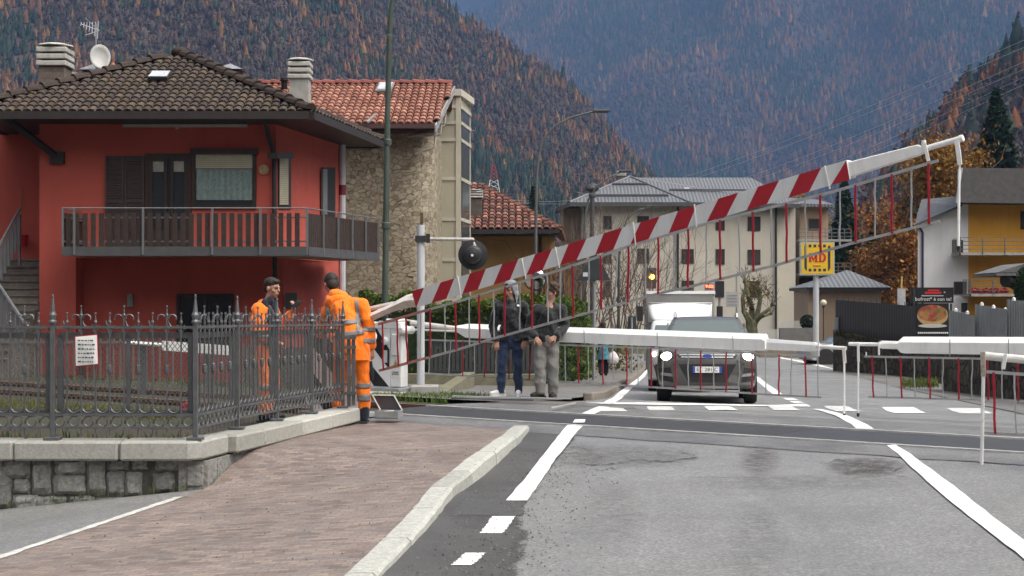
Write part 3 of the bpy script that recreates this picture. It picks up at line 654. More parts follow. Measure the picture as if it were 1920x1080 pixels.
def hexboom(mb, A, B, prof_a, prof_b, cap=True):
    """prof: list of (offset along normal, z) closed section; A and B points at its origin"""
    n = len(prof_a); va = [A+TN*x+Vector((0, 0, z)) for x, z in prof_a]; vb = [B+TN*x+Vector((0, 0, z)) for x, z in prof_b]
    mb.add(va+vb, [[i, (i+1) % n, n+(i+1) % n, n+i] for i in range(n)]+([list(range(n))[::-1], [n+i for i in range(n)]] if cap else []))
yellow_w = M('warning_yellow', (.65, .48, .03), .5, .1, 5)
def warning(parent, o, u, v):
    w = Vector(u).cross(Vector(v)).normalized()
    u, v = Vector(u).normalized(), Vector(v).normalized(); o = Vector(o)
    tri = lambda k, d: [o+w*d+u*(-.06*k)+v*(-.05*k), o+w*d+u*(.06*k)+v*(-.05*k), o+w*d+v*(.07*k)]
    lb = MB().prism(tri(1.0, .001), w*.003).build('warning_label', black, parent)
    MB().prism(tri(.82, .0045), w*.002).build('label_face', yellow_w, lb)
    MB().prism([o+w*.007+u*a*.8+v*b_*.8 for a, b_ in ((.008, .045), (-.012, .0), (.002, .002), (-.006, -.03), (.014, .012), (.0, .01))], w*.002).build('bolt_mark', black, lb)
def machine(root, base, zt, parts_dir=1):
    """barrier drive: plain cabinet column, slanted striped counterweight plate, hub and bracket arms; base: centre of foot"""
    b0 = Vector(base); T = TD; N = TN; up = Vector((0, 0, 1))
    mb = MB(); mb.cbox(b0+up*.025-T*.05, T*1.0, N*.55, up*.045); mb.build('foot_plate', steel, root)
    cab = MB(); c0 = b0+T*.21; cab.cbox(c0+up*.56, T*.235, N*.17, up*1.0)
    cab.cbox(c0+up*.74-N*.095, T*.16, N*.03, up*.35); cab.build('cabinet', bright, root, bevel=.012)
    q = lambda a, z: b0+T*a+up*z
    for sgn in (-1, 1):                                               # counterweight plates, striped black and white on the slant
        off = N*(sgn*.07)
        MB().prism([q(a, z)+off for a, z in ((-.58, .14), (-.5, .05), (.088, .05), (.088, 1.1), (-.14, 1.13), (-.56, .98))], N*(.02*sgn)).build('side_plate', bright, root)
        st_ = MB(); d = off+N*(sgn*.021)
        for poly in ([(-.52, .985), (-.20, 1.0), (.08, .66), (.08, .34), (-.36, .76), (-.55, .94)], [(-.56, .62), (-.30, .38), (.07, .06), (-.26, .06), (-.38, .19), (-.57, .36)]): st_.prism([q(a, z)+d for a, z in poly], N*(.004*sgn))
        st_.build('black_stripe', black, root)
    mb = MB(); mb.cbox(b0+up*1.05-T*.06, T*.72, N*.2, up*.12); mb.cbox(b0+up*1.135+T*.14, T*.28, N*.22, up*.055); mb.build('head_bracket', bright, root, bevel=.02)
    mb = MB(); mb.lathe(b0+up*.80+T*.0-N*.095, [(.06, 0), (.07, -.02), (.05, -.04), (.03, -.045)], 14, N); mb.build('hub', bright, root)
    mb = MB(); mb.lathe(b0+up*.98+T*.38-N*.14, [(.04, -.02), (.065, 0), (.065, .26), (.04, .28)], 14, N); mb.build('pivot', bright, root)
    warning(root, c0+up*.43-N*.0875, T, up)
    lb = MB().cbox(c0+up*.28-N*.088, T*.15, N*.004, up*.13).build('label_plate', white, root)
    text('ORGANI\nIN MOTO', .034, black, lb, c0+up*.28-N*.0915, T, up, 'lettering')
    tg = MB().cbox(b0+up*.55-T*.02-N*.098, T*.11, N*.004, up*.2).build('data_plate', M('paper_tag', (.55, .56, .58), .6, .1, 4), root)
# ---- near left barrier: raised, red and white
nb = thing('level_crossing_barrier', 'raised barrier boom with red and white stripes and its hanging skirt', 'barrier', (-1.95, 18.3, .0), 'level crossing barriers')
machine(nb, Vector((-2.08, 18.5, .02)), 1)
topL, botL = [(772, 546), (1587, 300)], [(780, 577), (1593, 337)]
ty = lambda x: 546-(x-772)*246/815
by = lambda x: 577-(x-780)*240/813
tops = [772, 795, 826, 852, 881, 911, 942, 972, 1004, 1035, 1066, 1100, 1132, 1167, 1201, 1237, 1271, 1306, 1347, 1384, 1421, 1461, 1499, 1540, 1587]
bots = [780, 780.5, 809, 837, 867, 896, 925, 956, 987, 1017, 1050, 1081, 1116, 1150, 1182, 1216, 1254, 1289, 1325, 1362, 1400, 1438, 1478, 1517, 1558, 1593]
DEP = .13
rb = MB(); T_ = [NP(x, ty(x)) for x in tops]; B_ = [NP(x, by(x)) for x in bots]
edgeR = (NP(1587, 300), NP(1593, 337))
for i in range(len(tops)-1):
    rb.mi = 1 if i % 2 == 0 else 0
    if i == len(tops)-2: rb.mi = 0; rb.quad(B_[i], B_[i+1], T_[i+1], T_[i])
    else: rb.quad(B_[i], B_[i+1], T_[i+1], T_[i])
rb.mi = 1; rb.quad(B_[-2], B_[-1], edgeR[0])
rb.mi = 0
bk = lambda p: p+TN*DEP
TL_, TR_, BL_, BR_ = T_[0], T_[-1], B_[0], B_[-1]
rb.quad(TL_, TR_, bk(TR_)-Vector((0, 0, .03)), bk(TL_)-Vector((0, 0, .03))); rb.quad(BR_, BL_, bk(BL_)+Vector((0, 0, .03)), bk(BR_)+Vector((0, 0, .03)))
rb.quad(bk(TL_)-Vector((0, 0, .03)), bk(TR_)-Vector((0, 0, .03)), bk(BR_)+Vector((0, 0, .03)), bk(BL_)+Vector((0, 0, .03)))
rb.quad(BL_, TL_, bk(TL_)-Vector((0, 0, .03)), bk(BL_)+Vector((0, 0, .03))); rb.quad(TR_, BR_, bk(BR_)+Vector((0, 0, .03)), bk(TR_)-Vector((0, 0, .03)))
boom = rb.build('boom', [grimy('boom_white', (.60, .61, .62), .45, .35, (4, 4, .6), .4, 2.2), redp], nb)
for (a, y0, c_, y1) in ((858, 517, 865, 558), (978, 484, 986, 522), (1041, 463, 1049, 502), (1187, 417, 1192, 460), (1302, 383, 1306, 426), (1546, 311, 1556, 354)):
    mb = MB(); flat(mb, NP(a, y0, -.008), NP(c_, y1, -.008), .012, .008); mb.build('strap', white, boom)
# white tapered end section, tube, end bracket, leg
mb = MB()
e0 = [NP(1590, 308, .02), NP(1600, 334, .02)]
mb.prism([NP(1594, 302.5, .02), NP(1600, 329, .02), NP(1722, 291, .02), NP(1740, 281, .02), NP(1719, 271, .02)], TN*.06)
mb.prism([NP(1585, 299, .025), NP(1592, 335, .025), NP(1604, 324, .025), NP(1603, 305, .025)], TN*.09)
mb.build('end_section', bright, boom, bevel=.008)
mb = MB(); mb.tube([NP(1716, 282, .05), NP(1740, 277.5, .05), NP(1806, 258.5, .05)], [.030, .026, .026], 10); mb.tube([NP(1799, 260.5, .05), NP(1806, 258.6, .05)], .031, 10); mb.build('end_tube', bright, boom, smooth=False)
mb = MB(); flat(mb, NP(1794, 264, .01), NP(1800, 309, .01), .04, .012); mb.build('leg_bracket', bright, boom)
mb = MB(); mb.tube([NP(1800, 305, .02), NP(1799, 318, .02)], .008, 6); mb.tube([NP(1798.5, 318, .02), NP(1797, 462, .02)], .0125, 8); lg = mb.build('leg', bright, boom)
mb = MB(); mb.lathe(NP(1797, 472, .02), [(.006, 0), (.016, .02), (.018, .05)], 8); mb.build('leg_tip', black, lg)
mb = MB(); flat(mb, NP(1733, 268, .01), NP(1741, 302, .01), .03, .012); mb.tube([NP(1732, 263, .04), NP(1732, 275, .04)], .022, 8); mb.build('hanger', bright, boom)
# twin struts joining boom to its drive
mb = MB(); a, c_ = NP(776, 561, .06), NP(700, 598, .06)
mb.tube([NP(782, 562, .06), NP(764, 565, .06), NP(735, 577, .06), NP(690, 597, .06)], [.085, .075, .05, .05], 4); mb.tube([NP(742, 570, .16), NP(735, 570, .16), NP(680, 582, .16)], [.035, .03, .03], 6)
mb.build('boom_strut', M('strut_pinkish', (.68, .63, .59), .6, .15, 9, dirt=.3), boom)
sk = None
def skirt(parent, f, upper, lower, reds, greys, redrail=None, mat=skirt_grey):
    uy = lambda x: float(np.interp(x, [p[0] for p in upper], [p[1] for p in upper])); ly = lambda x: float(np.interp(x, [p[0] for p in lower], [p[1] for p in lower]))
    mb = MB()
    for pts in (upper, lower):
        for i in range(len(pts)-1): flat(mb, f(*pts[i], .0), f(*pts[i+1], .0), .026, .014)
    s_ = mb.build('skirt_rail', mat, parent)
    r = random.Random(3)
    for lst, nm, mt in ((reds, 'red_slat', skirt_red), (greys, 'grey_slat', skirt_grey)):
        for x in lst:
            x0, x1 = (x if isinstance(x, tuple) else (x, x+r.uniform(-1, 2)))
            mb = MB(); n = 4; pts = []
            for k in range(n+1):
                q = f(x0+(x1-x0)*k/n+(r.uniform(-1.2, 1.2) if 0 < k < n else 0), 0, -.01)
                yy_ = uy(x0)*(1-k/n)+ly(x1)*k/n; pts.append(f(x0+(x1-x0)*k/n+(r.uniform(-1.1, 1.1) if 0 < k < n else 0), yy_, -.012))
            for k in range(n): flat(mb, pts[k], pts[k+1]+(pts[k+1]-pts[k])*.02, .021 if mt is skirt_red else .014, .008)
            mb.build(nm, mt, s_)
    return s_
up_ = [(709, 608), (805, 580), (860, 565), (1047, 507), (1185, 460), (1340, 415), (1560, 360), (1759, 301)]
lo_ = [(711, 695), (732, 690), (860, 655), (920, 636), (1004, 613), (1240, 549), (1300, 536), (1459, 496), (1608, 453), (1762, 415)]
skirt(nb, NP, up_, lo_, [(717, 719), (744, 747), (761, 764), 806, (853, 855), (898, 899), 947, 997, 1073, 1126, 1178, 1234, 1290, 1350, 1411, 1474, 1538, 1604, 1672, 1741], [789, 834, 880, 925, 975, 1026, 1051, 1104, (1158, 1153), 1211, (1264, 1262), 1325, 1385, 1446, 1510, 1575, 1641, 1709])
for (a, c_) in (((709, 608), (802, 581)), ((711, 695), (800, 671))): mb = MB(); flat(mb, NP(*a, -.009), NP(*c_, -.009), .03, .006); mb.build('skirt_rail_end', skirt_rust, nb)
# ---- far left barrier: lowered white boom seen from behind
fb = thing('level_crossing_barrier', 'lowered white barrier boom in front of the grey car, its drive striped black and white', 'barrier', (-1.6, 24.2, -.1), 'level crossing barriers')
machine(fb, Vector((-1.99, 24.3, .0)), 1)
def sect(h, d): return [(0, -h*.5), (0, h*.16), (d*.35, h*.5), (d*.65, h*.5), (d, h*.16), (d, -h*.5), (d*.5, -h*.56)][::-1]
mb = MB(); A, B = FP(872, 620), FP(1428, 641.5)
hexboom(mb, FP(855, 616), A, sect(.10, .1), sect(.215, .22)); hexboom(mb, A, B, sect(.215, .22), sect(.225, .22)); hexboom(mb, B, FP(1434, 643), sect(.225, .22), sect(.16, .15))
bm2 = mb.build('boom', bright, fb)
mb = MB(); hexboom(mb, FP(1433, 645, .04), FP(1526, 650, .04), sect(.15, .06), sect(.12, .06)); hexboom(mb, FP(1526, 650, .04), FP(1540, 650.5, .04), sect(.12, .06), sect(.05, .05)); mb.build('end_section', bright, bm2)
tube_m = M('rusty_white_tube', (.72, .70, .66), .5, .1, 4, dirt=.55)
mb = MB(); mb.tube([FP(1532, 650, .06), FP(1587, 653, .06)], .026, 10); mb.build('end_tube', tube_m, bm2)
mb = MB(); flat(mb, FP(1582, 652, .02), FP(1584, 681, .02), .045, .014); mb.build('leg_bracket', tube_m, bm2)
mb = MB(); mb.tube([FP(1583, 678, .02), FP(1583, 778, .02)], .014, 8); lg = mb.build('leg', bright, bm2); mb = MB(); mb.lathe(FP(1583, 784, .02), [(.004, 0), (.02, .03), (.018, .06)], 8); mb.build('leg_tip', black, lg)
mb = MB(); flat(mb, FP(1535, 641, .03), FP(1535, 668, .03), .02, .012); mb.build('hanger', bright, bm2)
for x in (940, 1095, 1232, 1374): mb = MB(); flat(mb, FP(x, 612+(x-940)*.04, -.006), FP(x+1, 639+(x-940)*.045, -.006), .01, .006); mb.build('strap', steel, bm2)
mb = MB(); mb.tube([FP(772, 606, .1), FP(800, 610, .1), FP(862, 617, .1)], [.05, .045, .03], 8); mb.tube([FP(772, 618, .05), FP(870, 622, .05)], .02, 6); mb.tube([FP(760, 600, .1), FP(800, 606, .1), FP(860, 614, .16)], .018, 6); mb.build('boom_strut', M('strut_cream', (.66, .63, .58), .6, .12, 9, dirt=.3), bm2)
skirt(fb, FP, [(785, 637), (860, 639), (1240, 654), (1420, 663), (1534, 669)], [(785, 699), (860, 704), (1240, 727), (1418, 738)], [868, (911, 908), 954, (996, 993), 1039, 1084, 1129, 1174, 1220, 1267, 1314, 1362, 1410], [(808, 804), (845, 841), 889, 930, 973, 1017, 1059, 1103, 1149, 1195, 1243, 1290, 1338, 1386])
skirt(fb, FP, [(1419, 663), (1534, 669)], [(1419, 738.5), (1540, 745)], [1461, 1510], [1435, 1484, 1533])
# ---- far right barrier
rbt = thing('level_crossing_barrier', 'lowered white barrier boom reaching in over the right-hand lane, with pointed end', 'barrier', FP(2300, 780), 'level crossing barriers')
mb = MB(); hexboom(mb, FP(1679, 647), FP(1689, 646.5), sect(.06, .08), sect(.205, .22)); hexboom(mb, FP(1689, 646.5), FP(2290, 652), sect(.205, .22), sect(.23, .22)); bm3 = mb.build('boom', bright, rbt)
mb = MB(); hexboom(mb, FP(1652, 646, .05), FP(1681, 647, .05), sect(.10, .06), sect(.10, .06)); hexboom(mb, FP(1644, 646, .05), FP(1652, 646, .05), sect(.04, .05), sect(.10, .06)); mb.build('end_section', bright, bm3)
mb = MB(); mb.tube([FP(1592, 645, .07), FP(1656, 646, .07)], .026, 10); mb.build('end_tube', bright, bm3)
mb = MB(); flat(mb, FP(1609, 643, .03), FP(1609.5, 678, .03), .03, .014); mb.build('leg_bracket', bright, bm3)
mb = MB(); mb.tube([FP(1609.5, 676, .03), FP(1609, 776, .03)], .012, 8); lg = mb.build('leg', bright, bm3); mb = MB(); mb.lathe(FP(1609, 783, .03), [(.004, 0), (.02, .03), (.018, .06)], 8); mb.build('leg_tip', black, lg)
mb = MB(); flat(mb, FP(1648, 641, .03), FP(1648, 666, .03), .022, .012); flat(mb, FP(1624, 660, .0), FP(1624, 669, 0), .012, .01); mb.build('hanger', bright, bm3)
for x in (1781, 1891): mb = MB(); flat(mb, FP(x, 636, -.006), FP(x, 668, -.006), .01, .006); mb.build('strap', steel, bm3)
skirt(rbt, FP, [(1621, 668.5), (1920, 674), (2250, 680)], [(1628, 744), (1920, 752), (2250, 762)], [(1635, 1638), (1688, 1691), (1742, 1744), (1797, 1798), (1852, 1853), 1908, 1965, 2022], [(1660, 1663), 1714, 1768, 1823, 1878, 1936])
machine(rbt, FP(2310, 780)+Vector((0, 0, -.2)), 1)
# ---- near right barrier
nr = thing('level_crossing_barrier', 'nearest barrier at the picture edge with a rusty end bracket and long white leg', 'barrier', NP(2300, 890), 'level crossing barriers')
mb = MB(); hexboom(mb, NP(1990, 690, .0), NP(2290, 700, .0), sect(.2, .2), sect(.24, .22)); bm4 = mb.build('boom', bright, nr)
mb = MB(); mb.tube([NP(1843, 667, .06), NP(1992, 681, .06)], .036, 12); mb.build('end_tube', tube_m, bm4)
mb = MB(); flat(mb, NP(1843, 660, .02), NP(1844, 706, .02), .042, .016); mb.build('leg_bracket', M('rusty_bracket', (.40, .34, .29), .7, .35, 22, dirt=.8), bm4)
mb = MB(); mb.tube([NP(1844, 700, .03), NP(1840.5, 876, .03)], .0165, 8); lg = mb.build('leg', bright, bm4); mb = MB(); mb.lathe(NP(1840, 886, .03), [(.004, 0), (.022, .03), (.02, .05)], 8); mb.build('leg_tip', black, lg)
mb = MB(); flat(mb, NP(1886, 664, .02), NP(1881, 692, .02), .03, .016); mb.build('hanger', bright, bm4)
skirt(nr, NP, [(1850, 697), (1920, 702), (2200, 722)], [(1846, 812), (1920, 815), (2200, 828)], [(1863, 1866), 1945, 2025], [(1902, 1906), 1985])
machine(nr, NP(2310, 890)+Vector((0, 0, .0)), 1)
# ---- crossing signal on its white post
sg = thing('crossing_signal', 'black round bell-shaped crossing signal on an arm of a pale grey post', 'signal', (-1.45, 23.9, -.15))
D = 24.0
mb = MB(); mb.tube([P(789, 738, D), P(789, 422, D)], .062, 12); mb.build('post', M('post_grey', (.50, .51, .54), .5, .06, 3, dirt=.15), sg)
mb = MB(); a = P(800, 745, D); mb.box((a.x-.25, D-.25, a.z-.1), (a.x+.2, D+.25, a.z+.2)); mb.build('plinth', concrete, sg, bevel=.02)
mb = MB(); mb.tube([P(776, 448, D), P(888, 449, D-.05), P(890, 462, D-.12)], [.028, .028, .03], 8); mb.build('arm', M('arm_flaking', (.5, .48, .46), .6, .2, 12, dirt=.6), sg)
mb = MB(); mb.cbox(P(789, 448, D), (.17, 0, 0), (0, .17, 0), (0, 0, .1)); mb.cbox(P(803, 447, D), (.06, 0, 0), (0, .1, 0), (0, 0, .14)); mb.build('clamp', darkm, sg)
mb = MB(); c = P(887, 478, D-.1); mb.lathe(c, [(.235, .03), (.24, .0), (.10, -.03)], 28, (0, 1, 0)); dk = mb.build('backing_disc', M('signal_black', (.022, .023, .026), .45, .2, 6), sg)
mb = MB(); mb.lathe(c, [(.15, -.02), (.145, -.08), (.11, -.12), (.04, -.14)], 22, (0, 1, 0)); mb.build('housing', M('signal_black', 0), dk); mb = MB(); mb.lathe(c+Vector((-.01, 0, -.01)), [(.022, -.138), (.02, -.155)], 10, (0, 1, 0)); mb.build('cable_gland', white, dk)
# concrete block and toolbox
b = MB(); a = onroad(752, 752); b.box((-2.75, 23.8, -.35), (-1.5, 24.9, -.003)); tag(b.build('foundation_block', concrete, bevel=.02, loc=(-2.1, 24.3, -.35)), 'rough concrete block carrying the striped drive beyond the rails', 'block')
tb = thing('toolbox', 'open metal toolbox standing on the setts beside the bent worker', 'toolbox', (-1.45, 17.75, .03))
c0 = Vector((-1.62, 17.6, .05)); u = Vector((.28, -.06, 0)); v_ = Vector((.04, .22, 0))
mb = MB(); mb.obox(c0, u, v_, (0, 0, .012))
mb.obox(c0, u, v_*.05, (0, 0, .09)); mb.obox(c0+v_*.95, u, v_*.05, (0, 0, .09)); mb.obox(c0+v_*.051, u*.04, v_*.898, (0, 0, .09)); mb.obox(c0+u*.96+v_*.051, u*.04, v_*.898, (0, 0, .09)); mb.build('box_body', steel, tb)
mb = MB(); l0 = c0+v_*1.02+Vector((0, 0, .09)); mb.obox(l0, u, Vector((0, .01, 0)), Vector((-.1, .06, .17))); l1 = l0+Vector((0, .0, 0)); mb.build('lid', M('lid_dark', (.05, .05, .055), .4, .2, 5), tb)
mb = MB()
for k in (0, .94): mb.obox(l0+u*k+Vector((0, -.014, 0)), u*.06, Vector((0, .012, 0)), Vector((-.1, .06, .17)))
mb.obox(l0+Vector((-.1, .046, .165)), u, Vector((0, .012, 0)), Vector((-.006, .004, .012))); mb.build('lid_frame', white, tb)
mb = MB(); mb.tube([c0+u*.2+v_*.5+Vector((0, 0, .06)), c0+u*.7+v_*.6+Vector((0, 0, .07))], .022, 8); mb.build('tool', white, tb)
# white spare boom and grey posts behind the fence
wb = thing('spare_boom', 'white boom lying level on two posts behind the iron fence', 'barrier arm', (-5.9, 24, -.2))
mb = MB(); mb.tube([P(236, 642, 24), P(305, 647, 24)], .03, 8); a, c_ = P(305, 648, 24), P(428, 657, 24); mb.cbox((a+c_)/2, c_-a, (0, .1, 0), (0, 0, .15)); mb.build('arm', bright, wb)
mb = MB(); 
for px, mt in ((268, 0), (388, 0)): p = P(px, 652, 24.05); mb.cbox((p.x, 24.08, (p.z-.2)/2), (.1, 0, 0), (0, .06, 0), (0, 0, p.z+.28))
mb.build('trestle', iron, wb)
# ================================================================== BUILDINGS
def inpoly(x, y, poly):
    c = False; n = len(poly)
    for i in range(n):
        x0, y0 = poly[i]; x1, y1 = poly[i-1]
        if (y0 > y) != (y1 > y) and x < (x1-x0)*(y-y0)/(y1-y0)+x0: c = not c
    return c
def tiles(mb, pts, tw=.25, tl=.34, pal=((1, 1, 1),), jit=.2, seg=4, lift=.035):
    """barrel tiles laid over a planar roof slope; pts: corners, first two along the eave"""
    r = random.Random(len(pts)+int(abs(pts[0].x)*10)); O = pts[0]; U = (pts[1]-pts[0]).normalized(); N = U.cross(pts[-1]-pts[0]).normalized()
    if N.z < 0: N = -N
    V = N.cross(U)
    if V.z < 0: V = -V
    poly = [((p-O).dot(U), (p-O).dot(V)) for p in pts]
    mb.col = (.35, .33, .32); mb.add([p-N*.03 for p in pts], [list(range(len(pts)))])
    u0, u1 = min(p[0] for p in poly), max(p[0] for p in poly); v1 = max(p[1] for p in poly)
    for j in range(int(v1/tl)+1):
        for i in range(int((u1-u0)/tw)+1):
            uc = u0+(i+.5)*tw; vc = j*tl
            if not inpoly(uc, min(vc+tl*.5, v1*.999), poly): continue
            c = pal[r.randrange(len(pal))]; g = r.uniform(1-jit, 1+jit); mb.col = (c[0]*g, c[1]*g, c[2]*g)
            jv = r.uniform(-.012, .012)
            vs = []
            for (vv, rr, up) in ((vc-.05+jv, tw*.50, lift), (vc+tl*1.0+jv, tw*.42, .004)):
                for k in range(seg+1):
                    a = math.pi*k/seg; vs.append(O+U*(uc-rr*math.cos(a))+V*vv+N*(up*1.0+rr*.78*math.sin(a)-.005))
            lo = [O+U*(uc-tw*.42*math.cos(math.pi*k/seg))+V*(vc-.05+jv)+N*(lift-.025+tw*.60*.5*math.sin(math.pi*k/seg)) for k in range(seg+1)]
            n = seg+1
            mb.add(vs, [[k, k+1, n+k+1, n+k] for k in range(seg)])
            mb.add(vs[:n]+lo, [[k+1, k, n+k, n+k+1] for k in range(seg)])
def ridge(mb, a, c_, w=.13, step=.36, col=(1, 1, 1), jit=.2):
    r = random.Random(4); d = c_-a; L = d.length; t = d.normalized(); s = t.cross(Vector((0, 0, 1))).normalized(); up = s.cross(t); n = int(L/step)
    for k in range(n):
        g = r.uniform(1-jit, 1+jit); mb.col = tuple(x*g for x in col); vs = []
        for (q, rr, h) in ((k*step-.03, w*1.1, .03), ((k+1)*step, w*.9, .0)):
            for i in range(6):
                an = math.pi*i/5; vs.append(a+t*q+s*rr*math.cos(an)+up*(h+rr*.8*math.sin(an)))
        mb.add(vs, [[i, i+1, 7+i, 6+i] for i in range(5)]+[[0, 1, 2, 3, 4, 5]])
frame_b = M('dark_brown_frame', (.035, .024, .02), .5, .2, 6)
shutter_b = M('shutter_brown', (.055, .036, .034), .55, .15, 6)
wood = M('balcony_wood', (.040, .025, .020), .6, .3, 9, bmp=.2)
gl = glass('window_glass')
def rect(mb, f, x0, y0, x1, y1, d, dep):
    """box on a wall: pixel rectangle on the wall plane f, standing d proud, dep thick"""
    a, b_, c_, e = f(x0, y1, d), f(x1, y1, d), f(x1, y0, d), f(x0, y0, d)
    nn = (b_-a).cross(e-a).normalized(); mb.prism([a, b_, c_, e], -nn*dep)
def wallplane(p0, p1):
    """vertical wall through p0, p1: pixel -> point d metres in front of it"""
    p0, p1 = Vector((p0[0], p0[1], 0)), Vector((p1[0], p1[1], 0)); t = (p1-p0).normalized(); n = Vector((t.y, -t.x, 0)); k = p0.dot(n)
    def f(px, py, off=0.0):
        d = Vector(((px-960)/F, 1, (HZ-py)/F)); q = d*((k+off)/(d.x*n.x+d.y*n.y)); return Vector((q.x, q.y, CAMZ+q.z))
    f.n = n; f.t = t
    return f
def hollow(mb, f, x0, y0, x1, y1, w, d, dep):
    rect(mb, f, x0, y0, x1, y0+w, d, dep); rect(mb, f, x0, y1-w, x1, y1, d, dep); rect(mb, f, x0, y0+w, x0+w, y1-w, d, dep); rect(mb, f, x1-w, y0+w, x1, y1-w, d, dep)
# ---------------- the red house
H = thing('red_house', 'red two-storey house with a brown tiled hip roof and a wrap-round balcony', 'house', (-8, 34, -.2))
redw = grimy('red_render', (.46, .097, .074), .85, .25, (2.2, 2.2, .22), .12, .8)
FLx, FRx, FY = -10.76, -5.37, 34.0
ze = 5.62
wf = wallplane((-12, FY), (-4, FY)); wl = wallplane((-12, FY+.55), (-4, FY+.55)); ws = wallplane((FRx, FY), (-4.46, 38.2))
mb = MB(); R1 = Vector((-4.46, 38.2, 0))
for poly, z0, z1 in (([(FLx, FY), (FRx, FY), (-4.46, 38.2), (-4.4, 39.0), (FLx, 39.0)], 2.45, ze-.02), ([(-9.92, FY+.55), (FRx+.08, FY+.55), (-4.46, 38.2), (-4.4, 39.0), (-9.92, 39.0)], -.6, 2.45), ([(FLx, FY), (-9.93, FY), (-9.93, 39.0), (FLx, 39.0)], -.6, 2.45), ([(-12.45, 36.0), (FLx-.01, 36.0), (FLx-.01, 39.0), (-12.45, 39.0)], -.6, ze-.05)):
    mb.prism([(x, y, z0) for x, y in poly], (0, 0, z1-z0))
mb.build('wall', redw, H)
# roof
eFL, eFR, eBR, eBL = Vector((-12.15, 32.85, ze)), Vector((-4.46, 32.85, ze)), Vector((-3.42, 38.9, ze)), Vector((-12.15, 39.4, ze))
ap = Vector((-8.05, 36.2, 7.42))
tile_m = M('brown_roof_tile', (.066, .050, .042), .8, .22, 16, bmp=.25, bscale=60, attr=True, dirt=.45)
mb = MB(); pal = ((1, 1, 1), (1.2, 1.1, 1.0), (.85, .85, .85), (1.25, 1.2, .95), (.8, .72, .7))
tiles(mb, [eFL, eFR, ap], .2, .262, pal); tiles(mb, [eFR, eBR, ap], .25, .36, pal); tiles(mb, [eBL, eFL, ap], .25, .36, pal); tiles(mb, [eBR, eBL, ap], .268, .36, pal)
for e in (eFL, eFR, eBR, eBL): ridge(mb, e+Vector((0, 0, .05)), ap+Vector((0, 0, .05)), .15, .4, (.62, .52, .5))
mb.ell(ap+Vector((0, 0, .08)), .22, .22, .14); roof = mb.build('roof', tile_m, H, col=True)
fas = M('fascia_dark', (.030, .024, .024), .5, .15, 5)
mb = MB(); E = [eFL, eFR, eBR, eBL]
for i in range(4):
    a, c_ = E[i], E[(i+1) % 4]; n = (c_-a).cross(Vector((0, 0, 1))).normalized(); mb.obox(a+Vector((0, 0, -.16)), c_-a, n*.12, (0, 0, .17))
mb.prism([e+Vector((0, 0, -.13)) for e in E], (0, 0, .05)); mb.build('gutter', fas, roof)
# skylights, hatches, chimneys, dish, antenna
nrm = (eFR-eFL).cross(ap-eFL).normalized()
def on_roof(px, py):
    o = Vector((0, 0, CAMZ)); d = P(px, py, 1)-o; t_ = (eFL-o).dot(nrm)/d.dot(nrm); return o+d*t_
c4_ = [on_roof(278, 158), on_roof(315, 158), on_roof(322, 147), on_roof(287, 147)]
mb = MB(); mb.prism([p+nrm*.10 for p in c4_], nrm*.07); s1 = mb.build('skylight', darkm, roof)
mb = MB(); cc = sum(c4_, Vector())/4; mb.prism([cc+(p-cc)*.93+nrm*.175 for p in c4_], nrm*.02); mb.build('pane', glass('skylight_glass', (.5, .52, .55), .1), s1)
capm = M('chimney_concrete', (.45, .44, .41), .8, .15, 8, dirt=.3)
def chimney(parent, px, D, ytop, ymid, ybot, w, brick, root=None):
    z = lambda y: P(px, y, D).z
    X = P(px, 0, D).x; h = w/2
    mb = MB(); mb.box((X-h*.88, D-h*.88, z(ybot)), (X+h*.88, D+h*.88, z(ymid))); c = mb.build('chimney', brick, parent)
    n = 3; st = (z(ytop)-z(ymid))/(n+.45); mb = MB()
    for k in range(n):
        a = z(ymid)+k*st; mb.prism([(X-h*1.05, D-h*1.05, a), (X+h*1.05, D-h*1.05, a), (X+h*1.05, D+h*1.05, a), (X-h*1.05, D+h*1.05, a)], (0, 0, st*.74))
    mb.lathe((X, D, z(ymid)+n*st), [(h*1.3, 0), (h*1.25, st*.25), (h*.85, st*.45)], 8); mb.build('cap_ring', capm, c, bevel=.02)
    mb = MB(); mb.box((X-h*.7, D-h*.7, z(ymid)), (X+h*.7, D+h*.7, z(ymid)+n*st)); mb.build('flue', black, c)
    return c
bk_m, t, b = mk('chimney_blocks'); v = pos(t); br = nd(t, 'ShaderNodeTexBrick', Scale=1.0); br.inputs['Brick Width'].default_value = .42; br.inputs['Row Height'].default_value = .16; br.inputs['Mortar Size'].default_value = .008
br.inputs['Color1'].default_value = (.13, .10, .085, 1); br.inputs['Color2'].default_value = (.17, .135, .11, 1); br.inputs['Mortar'].default_value = (.09, .08, .07, 1)
sx = nd(t, 'ShaderNodeSeparateXYZ'); t.links.new(v, sx.inputs[0]); cx_ = nd(t, 'ShaderNodeCombineXYZ'); ad = nd(t, 'ShaderNodeMath', _operation='ADD'); t.links.new(sx.outputs[0], ad.inputs[0]); t.links.new(sx.outputs[1], ad.inputs[1]); t.links.new(ad.outputs[0], cx_.inputs[0]); t.links.new(sx.outputs[2], cx_.inputs[1]); t.links.new(cx_.outputs[0], br.inputs['Vector'])
t.links.new(mixc(t, 1.0, br.outputs['Color'], ramp(t, noise_(t, v, 7, 5), [(.3, .75), (.7, 1.2)]), 'MULTIPLY'), b.inputs['Base Color']); b.inputs['Roughness'].default_value = .9; bump(t, b, br.outputs['Fac'], -.6, .02)
chimney(roof, 104, 37.6, 83, 127, 205, .72, bk_m)
chimney(roof, 132, 38.6, 136, 148, 190, .3, capm)
chimney(roof, 563, 34.6, 110, 150, 214, .50, concrete)
